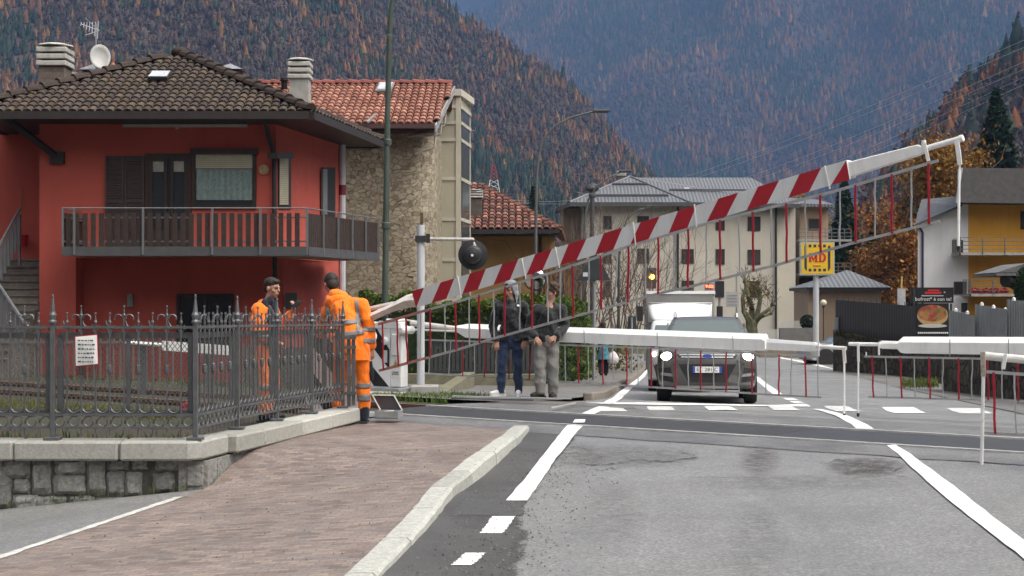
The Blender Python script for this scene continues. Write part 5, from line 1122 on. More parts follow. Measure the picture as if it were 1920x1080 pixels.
mb = MB(); mb.obox((x(1779)-.1, D-1.7, z(384)), (x(1793)-x(1779), .4, z(318)-z(384)), (.1, 0, 0), (0, .2, 0)); mb.build('verge_board', verge, Y_)
mb = MB(); mb.tube([(x(1722), D-.08, z(424)), (x(1729), D-.1, z(436)), (x(1729), D-.1, z(640))], .07, 6); mb.build('downpipe', M('pipe_navy', (.045, .04, .09), .5, .1, 3), Y_)
for y, x0 in ((480, 1784), (556, 1803)):
    mb = MB(); mb.box((x(x0), D-1.6, z(y)), (x(2100), D-.004, z(y-5))); bl = mb.build('balcony', concrete, Y_); mb = MB()
    for yy_ in (y-32, y-25, y-18, y-11): mb.box((x(x0), D-1.6, z(yy_)-.02), (x(2090), D-1.55, z(yy_)+.02))
    for px in range(x0, 2090, 41): mb.box((x(px), D-1.6, z(y)), (x(px)+.06, D-1.54, z(y-32)))
    for k in range(5): mb.box((x(x0), D-1.5+.3*k, z(y)), (x(x0)+.04, D-1.46+.3*k, z(y-32)))
    mb.build('railing', railm2, bl)
wy = wallplane((0, D), (10, D)); window(Y_, wy, 1789, 528, 1812, 552, 2, M('apartment_frame', 0), wgl); window(Y_, wy, 1803, 568, 1814, 585, 2, M('apartment_frame', 0), wgl); window(Y_, wy, 1786, 450, 1806, 474, 2, M('apartment_frame', 0), wgl); mb = MB(); rect(mb, wy, 1914, 396, 1990, 430, .05, .06); mb.build('window', frame_b, Y_)
fl_ = thing('flower_box', 'row of red flowers in a box along the lower yellow balcony', 'flower box', (x(1840), D-1.7, z(552)))
mb = MB(); mb.box((x(1808), D-1.5, z(553)), (x(1872), D-1.3, z(547))); mb.build('trough', M('terracotta', (.30, .09, .06), .7, .1, 4), fl_); mb = MB(); r = random.Random(5)
for k in range(160): q = Vector((r.uniform(x(1804), x(1875)), D-1.4+r.uniform(-.2, .2), r.uniform(z(549), z(542)))); a = Vector((r.gauss(0, 1), r.gauss(0, 1), r.gauss(0, 1))).normalized()*.12; c_ = a.orthogonal().normalized()*.1; mb.add([q-a, q+c_, q+a, q-c_], [[0, 1, 2, 3]])
mb.build('blossoms', M('geranium', (.35, .03, .04), .8, .4, 9), fl_)
cp = thing('dark_canopy', 'small dark slate canopy with hanging wheels at the right picture edge', 'canopy', (x(1910, 60), 60, -.5))
D = 60.0
mb = MB(); mb.prism([P(1868, 511, D), P(2010, 511, D), P(2000, 494, D), P(1925, 493, D)], (0, 3, 0)); mb.prism([P(1868, 517, D), P(2010, 517, D), P(2010, 512, D), P(1868, 512, D)], (0, 3, 0)); mb.build('canopy_roof', M('neighbour_roof', 0), cp)
mb = MB()
for px in (1888, 1900, 1911): mb.lathe(P(px, 526, 60.3), [(.16, -.12), (.28, -.1), (.28, .1), (.16, .12)], 14, (1, .6, 0))
mb.build('hung_wheel', black, cp); mb = MB(); mb.tube([P(1875, 515, D+.3), P(1884, 530, D+1), P(1930, 560, D+1)], .06, 5); mb.tube([P(1990, 515, D+1), P(1990, 650, D+1)], .08, 6); mb.build('bracket', darkm, cp)
# ================================================================== VEGETATION, STREET FURNITURE, HILLS
def leafmat(name, rough=.7, trans=.25):
    m, t, b = mk(name); a = t.nodes.new('ShaderNodeAttribute'); a.attribute_name = 'Col'; t.links.new(a.outputs['Color'], b.inputs['Base Color']); b.inputs['Roughness'].default_value = rough; b.inputs['Specular IOR Level'].default_value = .25
    if trans:
        tr = t.nodes.new('ShaderNodeBsdfTranslucent'); t.links.new(a.outputs['Color'], tr.inputs['Color']); mx = t.nodes.new('ShaderNodeMixShader'); mx.inputs[0].default_value = trans
        t.links.new(b.outputs[0], mx.inputs[1]); t.links.new(tr.outputs[0], mx.inputs[2]); t.links.new(mx.outputs[0], t.nodes['Material Output'].inputs[0])
    return m
LEAF = leafmat('leaf_cards'); FAR = leafmat('far_tree_cards', .9, 0)
def cards(name, C, sz, cols, mat, parent=None, rng=RNG, aspect=.6, loc=None, up=None):
    C = np.asarray(C, float); n = len(C); sz = np.broadcast_to(np.asarray(sz, float), (n,))
    a = rng.normal(size=(n, 3)); a /= np.linalg.norm(a, axis=1, keepdims=True)
    if up is not None: a = a*(1-up[:, None] if hasattr(up, 'shape') else 1-up)+np.array([0, 0, 1.0])*(up[:, None] if hasattr(up, 'shape') else up); a /= np.linalg.norm(a, axis=1, keepdims=True)
    b = rng.normal(size=(n, 3)); b -= a*(a*b).sum(1, keepdims=True); b /= np.linalg.norm(b, axis=1, keepdims=True)
    a = a*sz[:, None]*.5; b = b*sz[:, None]*.5*aspect
    o0 = ORG[parent.name] if parent is not None else Vector(loc if loc is not None else (0, 0, 0))
    V = np.stack([C-a, C+b, C+a, C-b], 1).reshape(-1, 3)-np.array(o0)
    me = bpy.data.meshes.new(name); me.vertices.add(4*n); me.vertices.foreach_set('co', V.ravel()); me.loops.add(4*n); me.loops.foreach_set('vertex_index', np.arange(4*n, dtype=np.int32)); me.polygons.add(n)
    me.polygons.foreach_set('loop_start', np.arange(0, 4*n, 4, dtype=np.int32)); me.polygons.foreach_set('loop_total', np.full(n, 4, dtype=np.int32))
    me.update(); me.materials.append(mat)
    at = me.color_attributes.new('Col', 'FLOAT_COLOR', 'POINT'); cc = np.ones((4*n, 4)); cc[:, :3] = np.repeat(np.asarray(cols), 4, axis=0); at.data.foreach_set('color', cc.ravel().astype(np.float32))
    return link(name, me, parent, o0)
def pickcol(pal, n, jit=.25, rng=RNG):
    p = np.array(pal)[rng.integers(0, len(pal), n)]; return np.clip(p*rng.uniform(1-jit, 1+jit, (n, 1))*rng.uniform(.92, 1.08, (n, 3)), 0, 1)
bark = M('bark', (.085, .07, .055), .9, .3, 12, bmp=.6, bscale=30); bark_pale = M('bark_mossy', (.10, .095, .055), .9, .35, 9, bmp=.5, bscale=30)
# ---- hedge behind the dark fence
hg = thing('hedge', 'tall dense laurel hedge behind the two waiting men', 'hedge', (0, 35, -.6))
path = [(-3.6, 35.3), (.2, 35.3), (1.05, 38), (1.95, 43.5)]
PL = [Vector((a, b_, 0)) for a, b_ in path]; cum = [0]
for i in range(1, len(PL)): cum.append(cum[-1]+(PL[i]-PL[i-1]).length)
n = 46000; d = RNG.uniform(0, cum[-1], n); X = np.interp(d, cum, [p.x for p in PL]); Y = np.interp(d, cum, [p.y for p in PL])
top = np.interp(d, [0, 5, 9, cum[-1]*.8, cum[-1]], [1.52, 1.45, 1.42, 1.2, .55])+.10*np.sin(d*2.1)+.08*np.sin(d*5.3+1)+.05*np.sin(d*13)
u = RNG.uniform(0, 1, n); z = np.where(RNG.uniform(0, 1, n) < .3, top-np.abs(RNG.normal(0, .1, n))+.05, -1.0+(top+1.0)*u); off = RNG.uniform(-.55, .55, n); off = np.where(RNG.uniform(0, 1, n) < .55, -.5+RNG.normal(0, .07, n)+.06*np.sin(z*5+d*3), off)
seg = np.clip(np.searchsorted(cum, d)-1, 0, len(PL)-2); dirs = np.array([((PL[i+1]-PL[i]).normalized().y, -(PL[i+1]-PL[i]).normalized().x) for i in range(len(PL)-1)])[seg]
cols = pickcol([(.025, .052, .014), (.035, .07, .016), (.07, .105, .022), (.02, .04, .014), (.05, .085, .018), (.12, .13, .024)], n, .3)
toned = (z > top-.18) | (d > cum[-1]*.78); cols[toned] = pickcol([(.075, .115, .022), (.11, .135, .026), (.055, .095, .02)], int(toned.sum()), .3)  # lighter leaf colours paint the light on the hedge top; far end shares them
cards('foliage', np.stack([X-dirs[:, 0]*off*-1, Y-dirs[:, 1]*off*-1, z], 1), RNG.uniform(.07, .15, n), cols, LEAF, hg)
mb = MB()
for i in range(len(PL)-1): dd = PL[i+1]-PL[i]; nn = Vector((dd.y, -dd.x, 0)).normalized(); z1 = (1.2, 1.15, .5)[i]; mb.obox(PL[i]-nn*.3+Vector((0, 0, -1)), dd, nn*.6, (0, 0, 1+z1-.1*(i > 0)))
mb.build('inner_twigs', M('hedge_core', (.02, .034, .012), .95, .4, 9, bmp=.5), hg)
# dark slatted fence in front of it and a low wall
df = thing('slatted_fence', 'dark grey metal fence of upright bars in front of the hedge', 'fence', (-.5, 34.2, -.6))
a, c_ = P(806, 640, 34.2), P(1003, 640, 34.2); zb = P(0, 706, 34.2).z
mb = MB(); mb.box((a.x, 34.2, a.z-.05), (c_.x, 34.24, a.z)); mb.box((a.x, 34.2, zb+.1), (c_.x, 34.24, zb+.15)); k = a.x
mb.build('fence_rail', darkm, df); mb = MB()
while k < c_.x: mb.box((k, 34.21, zb), (k+.075, 34.235, a.z+.02)); k += .1
mb.build('upright_bar', M('fence_charcoal', (.045, .047, .05), .5, .15, 5), df)
lw_ = MB(); a, c_ = P(700, 720, 33.9), P(1010, 720, 33.9); lw_.box((a.x, 33.85, -1.1), (c_.x, 34.45, P(0, 702, 33.9).z)); tag(lw_.build('low_wall', M('mossy_concrete', (.16, .15, .10), .9, .3, 4, dirt=.5, bmp=.4), loc=(0, 34, -.8)), 'low mossy concrete wall under the dark slatted fence', 'wall')
lw_ = MB(); p = [P(808, 742, 25), P(868, 712, 32.5)]; lw_.obox(Vector((p[0].x, 25, -.6)), Vector((p[1].x-p[0].x, 7.5, 0)), (.25, 0, 0), (0, 0, .52)); tag(lw_.build('edging_wall', M('mossy_concrete', 0), loc=(-1.2, 28, -.6)), 'mossy edging wall beside the far pavement', 'wall')
fr_ = thing('yard_fence', 'low fence of thin upright rails across the tracks below the red house', 'fence', (-7, 29.5, -.3)); mb = MB()
a, c_ = P(-60, 632, 29.5), P(330, 628, 29.5); k = a.x
while k < c_.x: mb.box((k, 29.5, -.3), (k+.03, 29.53, .72)); k += .13
mb.build('upright_bar', M('pale_rail', (.15, .135, .12), .7, .15, 5), fr_); mb = MB(); mb.box((a.x, 29.48, .62), (c_.x, 29.54, .67)); mb.box((a.x, 29.48, -.2), (c_.x, 29.54, -.15)); mb.build('fence_rail', M('pale_rail', 0), fr_)
gp = MB(); a, c_ = P(655, 600, 29), P(455, 600, 29.5)
for k in range(1): gp.box((c_.x, 29.3, -.3), (a.x, 29.36, .55))
tag(gp.build('garden_screen', M('screen_dark', (.09, .075, .065), .8, .3, 3), loc=(-4.5, 29.3, -.3)), 'dark garden screen behind the two workers', 'fence')
# ---- grass
GR = [(.07, .12, .02), (.09, .14, .025), (.05, .09, .02), (.14, .15, .04), (.12, .10, .04)]
def grass(name, label, n, fx, h, pal=GR):
    pts = np.array([fx() for _ in range(n)]); hh = RNG.uniform(.5, 1.2, n)*h; pts[:, 2] += hh*.35
    return struct(cards(name, pts, hh, pickcol(pal, n, .3), LEAF, aspect=.12, up=np.full(n, .68)), label, 'stuff', 'grass')
def f1():
    q = TN*random.uniform(17.0, 18.3)+TD*random.uniform(-16.4, -14.6); return (q.x, q.y, -.12)
grass('grass', 'green grass at the foot of the striped barrier drive', 2300, f1, .16, [(.10, .17, .03), (.13, .19, .035), (.08, .13, .03)])
def f2():
    y = 13.15+1.5*random.random()**1.3; x = random.uniform(-9, XL(y)-.35); return (x, y, gbase(x, y))
moss = GR+[(.16, .17, .02), (.12, .14, .015)]
grass('grass', 'yellowish grass and moss between the low wall and the rails', 4200, f2, .13, moss)
def f7():
    q = TN*random.uniform(12.15, 12.75)+TD*random.uniform(-23, -15.2); return (q.x, q.y, -.12+.1*random.random())
grass('moss', 'bright yellow-green moss strip along the near edge of the track', 3600, f7, .12, [(.13, .14, .018), (.17, .17, .02), (.08, .11, .02), (.20, .16, .03)])
def f3():
    q = TN*random.uniform(16.6, 21)+TD*random.uniform(-36, -17); return (q.x, q.y, -.28)
grass('grass', 'green grass strip on the far side of the rails', 4500, f3, .18)
def f4():
    x = random.uniform(-4.6, -2.75); y = 12.83-random.random()**2*.12; return (x, y, zp(x, y)+.01)
grass('weeds', 'small weeds along the foot of the granite wall', 120, f4, .07)
def f5():
    x = random.uniform(-6.5, -2.9); return (x, random.uniform(13.05, 13.35), .15+random.uniform(-.1, .05))
grass('weeds', 'low weeds along the back of the coping', 900, f5, .12, moss)
ly = MB(); c = P(348, 764, 13.6)
for k in range(5): ly.ell(c+Vector((.03*math.cos(k*1.3), .0, .03*math.sin(k*1.3))), .022, .02, .022, 6, 5)
tag(ly.build('red_flower', M('flower_red', (.5, .03, .06), .6, .2, 20), loc=c), 'single red flower behind the corner post of the iron fence', 'flower')
# ---- trees
def limb(mb, a, d, L, r0, depth, rr, spread=.6, nseg=4, kids=2, gravity=.08):
    pts = [a]; q = Vector(a); dd = Vector(d).normalized()
    for k in range(nseg): dd = (dd+Vector((rr.gauss(0, .12), rr.gauss(0, .12), rr.gauss(.03, .1)+gravity*.0))).normalized(); q = q+dd*L/nseg; pts.append(q.copy())
    mb.tube(pts, [r0*(1-.45*k/nseg) for k in range(nseg+1)], 5 if r0 > .03 else 3, cap=False); ends = [(q, dd)]
    if depth > 0:
        for k in range(kids+rr.randrange(2)):
            i = rr.randrange(max(1, nseg//2), nseg+1); nd_ = (dd+Vector((rr.gauss(0, spread), rr.gauss(0, spread), rr.gauss(.15, spread*.6)))).normalized(); ends += limb(mb, pts[i], nd_, L*rr.uniform(.55, .8), r0*.5, depth-1, rr, spread, nseg, kids)
    return ends
def conifer(name, label, px, ytop, ybase, D, w, n, pal, group=None, z0=None, dens=1.0):
    a, c_ = P(px, ybase, D), P(px, ytop, D); H_ = c_.z-a.z; t = thing('conifer_tree' if name is None else name, label, 'tree', a, group); mb = MB(); mb.tube([a, a+Vector((.1, 0, H_*.5)), c_], [H_*.018, H_*.011, .02], 6); mb.build('trunk', bark, t)
    u = RNG.uniform(0, 1, n)**.75; ang = RNG.uniform(0, 2*np.pi, n); tier = .72+.28*np.abs(np.sin(u*H_*2.6+RNG.uniform(0, .5, n))); lob = 1+.22*np.sin(ang*3+u*9)+.12*np.sin(ang*7+u*23)
    rad = w*(u**.9*.95+.03)*tier*lob*np.sqrt(RNG.uniform(.12, 1, n)); C = np.stack([a.x+rad*np.cos(ang), a.y+rad*np.sin(ang), c_.z-u*H_*.96-rad*.25+RNG.normal(0, .05, n)], 1)
    cards('crown', C, RNG.uniform(.5, 1.0, n)*w*.26*dens, pickcol(pal, n, .3), LEAF, t, aspect=.42); return t
GDK = [(.012, .03, .018), (.018, .04, .02), (.025, .05, .025), (.012, .022, .016)]
conifer(None, 'tall dark spruce rising above the dark roof of the yellow house', 1868, 168, 420, 140, 3.7, 6200, GDK)
conifer(None, 'dark conifer between the spruce and the picture edge, lower and broader', 1820, 300, 470, 130, 3.4, 3600, GDK)
conifer(None, 'slim dark conifer just behind the tip of the striped boom', 1583, 330, 610, 135, 3.0, 4600, GDK)
conifer(None, 'broad dark conifer between the metal hut and the white gable', 1700, 370, 610, 125, 3.8, 5200, GDK)
conifer(None, 'dark conifer low behind the zinc roofed hut', 1640, 400, 610, 138, 2.4, 3200, GDK)
conifer(None, 'small blue-green spruce behind the ochre house roof', 1000, 348, 470, 90, 1.05, 1800, [(.03, .055, .04), (.04, .07, .05), (.025, .04, .03)])
def leafy(label, px, ytop, ybase, D, w, n, pal, sz, name='autumn_tree', group=None, seed=1, gaps=9):
    rr = random.Random(seed); rg = np.random.default_rng(seed); a = P(px, ybase, D); c_ = P(px, ytop, D); H_ = c_.z-a.z; t = thing(name, label, 'tree', a, group); mb = MB(); ends = limb(mb, a, (0, 0, 1), H_*.55, H_*.022, 3, rr, .5); mb.build('trunk', bark, t)
    cl = [np.array([a.x+rr.gauss(0, .42)*w, a.y+rr.gauss(0, .42)*w, a.z+H_*rr.uniform(.28, .96)]) for _ in range(gaps)]; k = rg.integers(0, gaps, n); C = np.array(cl)[k]+rg.normal(size=(n, 3))*np.array([w*.25, w*.25, H_*.08])
    cards('crown', C, rg.uniform(.5, 1.2, n)*sz, pickcol(pal, n, .35, rg), LEAF, t, rng=rg, aspect=.7); return t
YEL = [(.24, .12, .02), (.30, .16, .025), (.20, .085, .018), (.16, .09, .02)]; ORA = [(.26, .105, .024), (.32, .14, .028), (.19, .08, .024), (.13, .07, .03)]
leafy('golden yellow autumn tree beside the end of the white boom', 1765, 275, 560, 112, 2.9, 5600, YEL, .34, seed=4, gaps=14)
leafy('russet autumn tree behind the skirt of the raised boom', 1690, 385, 610, 110, 3.0, 5600, ORA, .34, seed=9, gaps=14)
leafy('brownish autumn tree leaning over the zinc roofed hut', 1640, 470, 620, 118, 2.0, 2200, ORA, .34, seed=13)
leafy('yellow-green tree top just behind the balcony wing', 1510, 372, 620, 142, 2.6, 2400, [(.20, .15, .03), (.14, .12, .03), (.22, .13, .02)], .36, seed=21)
# pollard by the apartment block
po = thing('pollard_tree', 'knobbly pollarded tree with bare arms in front of the cream block', 'tree', P(1412, 660, 62)); mb = MB(); D = 62.0
mb.tube([P(1412, 668, D), P(1410, 630, D), P(1408, 600, D)], [.34, .27, .22], 8)
for pts, r0 in (([(1408, 604), (1395, 585), (1392, 560), (1400, 535)], .13), ([(1405, 612), (1410, 580), (1403, 555), (1398, 528)], .15), ([(1414, 610), (1422, 580), (1426, 558), (1424, 540)], .14), ([(1416, 605), (1428, 590), (1442, 580), (1450, 570)], .12), ([(1420, 600), (1432, 592), (1446, 588)], .09), ([(1404, 606), (1396, 590), (1394, 566)], .09)):
    mb.tube([P(x_, y_, D+random.uniform(-.6, .6)*(i > 0)) for i, (x_, y_) in enumerate(pts)], [r0*(1-.2*i) for i in range(len(pts))], 6); q = P(*pts[-1], D); mb.ell(q, r0*.9, r0*.9, r0*.8, 7, 5)
tr_ = mb.build('trunk', bark_pale, po); mb = MB(); rr = random.Random(3)
for (x_, y_) in ((1400, 535), (1398, 528), (1424, 540), (1450, 570), (1446, 588), (1394, 566), (1436, 545)):
    for k in range(9): q = P(x_, y_, D); e = q+Vector((rr.gauss(0, .25), rr.gauss(0, .2), rr.uniform(.3, .8))); mb.tube([q, q.lerp(e, .5)+Vector((rr.gauss(0, .05), 0, 0)), e], .010, 3, cap=False)
mb.build('twigs', bark, po); cs = []
for k in range(520): x_, y_ = random.choice([(1402, 545), (1406, 560), (1410, 535), (1426, 548), (1400, 570), (1440, 548)]); q = P(x_+random.gauss(0, 6), y_+random.gauss(0, 10), D+random.gauss(0, .3)); cs.append(q)
cards('crown', np.array(cs), RNG.uniform(.06, .14, len(cs)), pickcol([(.22, .13, .03), (.13, .09, .03), (.10, .085, .03)], len(cs), .3), LEAF, po)
# bare shrubs beyond the hedge
def shrub(label, px, ybase, D, h, n, seed, col=None):
    rr = random.Random(seed); a = P(px, ybase, D); t = thing('bare_shrub', label, 'shrub', a, 'bare shrubs beyond the hedge'); mb = MB()
    for k in range(n): limb(mb, a+Vector((rr.gauss(0, .5), rr.gauss(0, .4), 0)), (rr.gauss(0, .38), rr.gauss(0, .3), 1), h*rr.uniform(.6, .9), .030, 3, rr, .5, 4, 2)
    mb.build('branches', M('twig_brown', (.105, .078, .066), .9, .25, 9), t); return t
shrub('bare brown shrub behind the pole of the triangular sign', 1105, 640, 52, 3.0, 16, 1); shrub('bare brown shrub under the amber light', 1170, 645, 56, 3.2, 16, 2); shrub('bare brown shrub close to the box truck', 1205, 650, 58, 2.8, 12, 3); shrub('bare brown shrub next to the ochre house wall', 1060, 620, 54, 2.6, 10, 4)
cs = np.array([[P(1150, 0, 50).x+random.gauss(0, .5), 50+random.gauss(0, .4), random.uniform(-.8, .55)] for _ in range(900)]); gs = thing('yellowing_shrub', 'low yellow-green shrub at the end of the hedge', 'shrub', (3.4, 50, -1)); cards('foliage', cs, RNG.uniform(.08, .16, 900), pickcol([(.16, .14, .03), (.09, .11, .03), (.2, .15, .03)], 900), LEAF, gs)
# round clipped bush at the right edge
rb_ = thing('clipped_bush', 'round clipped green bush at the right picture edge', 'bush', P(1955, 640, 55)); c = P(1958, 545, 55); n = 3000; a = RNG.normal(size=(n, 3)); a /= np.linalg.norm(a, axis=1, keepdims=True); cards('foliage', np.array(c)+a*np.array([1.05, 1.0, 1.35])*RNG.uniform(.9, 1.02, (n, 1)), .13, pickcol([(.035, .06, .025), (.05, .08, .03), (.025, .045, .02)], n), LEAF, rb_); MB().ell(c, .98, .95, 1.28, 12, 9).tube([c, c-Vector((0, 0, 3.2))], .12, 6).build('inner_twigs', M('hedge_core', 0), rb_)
tp = thing('topiary_ball', 'dark topiary ball in a pot in front of the hut', 'plant', P(1514, 640, 88)); c = P(1514, 604, 88); n = 500; a = RNG.normal(size=(n, 3)); a /= np.linalg.norm(a, axis=1, keepdims=True); cards('foliage', np.array(c)+a*.42, .14, pickcol(GDK, n), LEAF, tp); mb = MB(); mb.lathe(P(1514, 640, 88), [(.3, 0), (.4, .5), (.42, .55)], 10); mb.tube([P(1514, 628, 88), c], .05, 5); mb.ell(c, .36, .36, .36, 8, 6); mb.build('pot', M('pot_dark', (.06, .045, .04), .8, .2, 5), tp)
# ---- street lamps
green_m = M('lamp_post_green', (.055, .075, .062), .5, .15, 3, dirt=.2); lampg = M('lamp_post_grey', (.10, .105, .11), .5, .12, 4)
def lamp(label, D, pts, r, head=None, mat=lampg, collar=()):
    t = thing('street_lamp', label, 'street lamp', P(pts[0][0], pts[0][1], D), 'curved street lamps')
    q = [P(x_, y_, D) for x_, y_ in pts]; n = len(q); mb = MB(); mb.tube(q, [r*(1-.5*k/(n-1)) for k in range(n)], 10); p = mb.build('pole', mat, t, smooth=True)
    mb = MB()
    for (x_, y_, k) in collar: c = P(x_, y_, D); mb.lathe(c-Vector((0, 0, .05)), [(r*k, 0), (r*k*1.25, .02), (r*k*1.25, .1), (r*k, .12)], 10)
    if collar: mb.build('collar', mat, p)
    if head:
        a, c_ = P(*head[0], D), P(*head[1], D); d = c_-a; mb = MB(); mb.obox(a+Vector((0, -.11, -.03)), d, (0, .22, 0), (0, 0, .07)); mb.obox(a+d*.15+Vector((0, -.08, -.06)), d*.75, (0, .16, 0), (0, 0, .029)); mb.build('lamp_head', mat, t, bevel=.015)
    return t
lamp('tall green lamp post in front of the stone building', 26.0, [(722, 650), (722, 565), (724, 380), (727, 200), (730, 70), (733, 18), (741, -25), (760, -60), (800, -85), (860, -95)], .060, ((855, -97), (905, -92)), green_m, ((723.5, 424, 1.0), (727, 268, .9), (730, 72, .72)))
lamp('grey curved lamp post standing before the ochre house', 46.0, [(1004, 690), (1004, 540), (1005, 400), (1006, 330), (1010, 290), (1021, 258), (1042, 235), (1072, 220), (1108, 210), (1118, 209)], .055, ((1112, 208), (1143, 208)))
lamp('thinner curved lamp post carrying a dark box near the cream block', 62.0, [(1094, 680), (1094, 480), (1097, 410), (1103, 375), (1118, 350), (1142, 333), (1165, 322)], .06, ((1160, 321), (1185, 320)), lampg, ((1108, 352, 2.2), (1110, 366, 2.0)))
lamp('faint small curved lamp post in front of the apartment windows', 95.0, [(1161, 660), (1161, 480), (1165, 440), (1175, 412), (1195, 395), (1214, 388)], .06, ((1211, 387), (1230, 386)))
mb = MB(); tt = thing('dark_mast', 'plain dark grey mast at the left corner of the cream block', 'pole', P(1110, 680, 66)); mb.tube([P(1110, 690, 66), P(1110, 352, 66)], .10, 8); mb.build('shaft', M('mast_dark', (.05, .055, .06), .5, .1, 3), tt); mb = MB(); mb.ell(P(1111, 352, 66), .3, .2, .2, 8, 6); mb.cbox(P(1110, 366, 66), (.3, 0, 0), (0, .2, 0), (0, 0, .22)); mb.build('camera_box', darkm, tt)
# ---- signs
sn = thing('triangular_sign', 'back of a dark triangular warning sign on a grey pole', 'sign', P(1113, 712, 40)); D = 40.0
mb = MB(); mb.tube([P(1113, 716, D), P(1115, 470, D)], .042, 8); mb.build('pole', M('pole_grey', (.30, .31, .33), .5, .08, 3, metal=.3), sn)
mb = MB(); mb.prism([P(1082, 526, D-.06), P(1145, 526, D-.06), P(1117, 473, D-.06), P(1112, 473, D-.06)], (0, -.03, 0)); pl = mb.build('sign_plate', M('sign_back', (.035, .042, .046), .5, .12, 4), sn); mb = MB(); a = P(1093, 515, D-.093); mb.box((a.x, a.y-.004, a.z-.05), (a.x+.13, a.y, a.z+.06)); mb.build('sticker', M('paper_tag', 0), pl)
cm = thing('traffic_mirror', 'round convex traffic mirror above the curly haired man', 'mirror', P(1003, 690, 44)); D = 44.0; c = P(1003, 523, D)
mb = MB(); prof = [(.05, -.09), (.2, -.075), (.30, -.035), (.335, 0.0)]; mb.lathe(c, [(.001, -.092)]+prof, 24, (.25, 1, .1)); mr, t, b = mk('mirror_chrome'); b.inputs['Metallic'].default_value = 1; b.inputs['Roughness'].default_value = .05; b.inputs['Base Color'].default_value = (.75, .77, .8, 1); mb.build('mirror_face', mr, cm, smooth=True)
mb = MB(); mb.lathe(c, [(.335, -.02), (.35, 0), (.335, .06)], 24, (.25, 1, .1)); mb.prism([c+Vector((-.3, -.1, .3)), c+Vector((.3, -.1, .3)), c+Vector((.2, -.1, .4)), c+Vector((-.2, -.1, .4))], (0, .2, 0)); mb.build('mirror_rim', darkm, cm); mb = MB(); mb.tube([P(1003, 690, D+.1), P(1003, 505, D+.1)], .035, 6); mb.build('pole', M('pole_grey', 0), cm)
tl = thing('traffic_light', 'traffic light with its amber lamp lit beside the hedge shrubs', 'traffic light', P(1212, 690, 66)); D = 66.0
mb = MB(); a = P(1222, 520, D); mb.box((a.x-.24, D, a.z-.5), (a.x+.2, D+.2, a.z+.42)); hb = mb.build('housing', M('brown_housing', (.09, .055, .04), .6, .15, 5), tl); mb = MB(); mb.lathe(a+Vector((0, -.001, .03)), [(.115, 0), (.08, -.04), (.02, -.05)], 14, (0, 1, 0)); mb.build('amber_lamp', M('amber_lit', (1.0, .42, .04), .3, 0, 1, emit=9), hb); mb = MB()
mb.lathe(a+Vector((0, -.002, .03)), [(.15, -.0), (.16, -.06), (.15, -.06), (.13, 0)], 14, (0, 1, 0)); mb.lathe(a+Vector((0, -.002, .3)), [(.10, 0), (.02, -.03)], 12, (0, 1, 0)); mb.lathe(a+Vector((0, -.002, -.27)), [(.10, 0), (.02, -.03)], 12, (0, 1, 0)); mb.build('lens_hood', darkm, hb); mb = MB(); mb.tube([P(1210, 690, D+.3), P(1210, 510, D+.3)], .06, 6); mb.tube([P(1210, 516, D+.3), P(1220, 516, D+.1)], .05, 6); mb.build('pole', M('pole_grey', 0), tl)
ip = thing('info_panel', 'pale information panel with a small red lit display above the truck', 'sign', P(1334, 690, 58)); D = 58.0
mb = MB(); a, c_ = P(1322, 605, D), P(1340, 530, D); mb.box((a.x, D, a.z), (c_.x, D+.15, c_.z)); pn = mb.build('panel', M('panel_pale', (.40, .40, .40), .6, .05, 3), ip); mb = MB(); a, c_ = P(1322.5, 542, D), P(1337, 532, D); mb.box((a.x, D-.02, a.z), (c_.x, D-.004, c_.z)); ds_ = mb.build('display', black, pn)
text('9:02', .17, M('led_red', (1.0, .06, .03), .4, 0, 1, emit=6), ds_, P(1329.7, 537.2, D)+Vector((0, -.026, 0)), (1, 0, 0), (0, 0, 1), 'led_digits', .004, bold=.004)
mb = MB(); r = random.Random(6)
for k in range(5): y_ = 552+k*9; a, c_ = P(1325, y_+3, D), P(1337-r.uniform(0, 4), y_, D); mb.box((a.x, D-.006, a.z), (c_.x, D-.002, c_.z))
mb.build('panel_lines', M('panel_print', (.24, .24, .25), .6, .1, 5), pn); mb = MB(); mb.tube([P(1331, 690, D+.2), P(1331, 600, D+.2)], .05, 6); mb.build('pole', M('pole_grey', 0), ip)
mb = MB(); a, c_ = P(1341, 557, 57), P(1357, 527, 57); sp_ = thing('signal_back', 'back of a small dark signal box right of the red display', 'signal', P(1349, 690, 57)); mb.box((a.x, 57, a.z), (c_.x, 57.15, c_.z)); mb.build('housing', M('signal_black', 0), sp_); mb = MB(); mb.tube([P(1349, 690, 57.2), P(1349, 556, 57.2)], .05, 6); mb.build('pole', M('pole_grey', 0), sp_)
nb_ = thing('notice_board', 'pale blank-looking notice board between the truck and the pollard', 'sign', P(1373, 690, 64)); mb = MB(); a, c_ = P(1361, 576, 64), P(1385, 547, 64); mb.box((a.x, 64, a.z), (c_.x, 64.06, c_.z)); bo = mb.build('board', M('board_grey', (.36, .36, .37), .6, .06, 3), nb_); mb = MB()
for k in range(4): a, c_ = P(1364, 573-k*6, 64), P(1382, 571-k*6, 64); mb.box((a.x, 63.99, a.z), (c_.x, 63.998, c_.z))
mb.build('panel_lines', M('panel_print', 0), bo); mb = MB(); mb.tube([P(1381, 690, 64.2), P(1381, 517, 64.2)], .04, 6); mb.ell(P(1381, 516, 64.2), .07, .07, .07, 8, 6); mb.build('pole', M('pole_grey', 0), nb_)
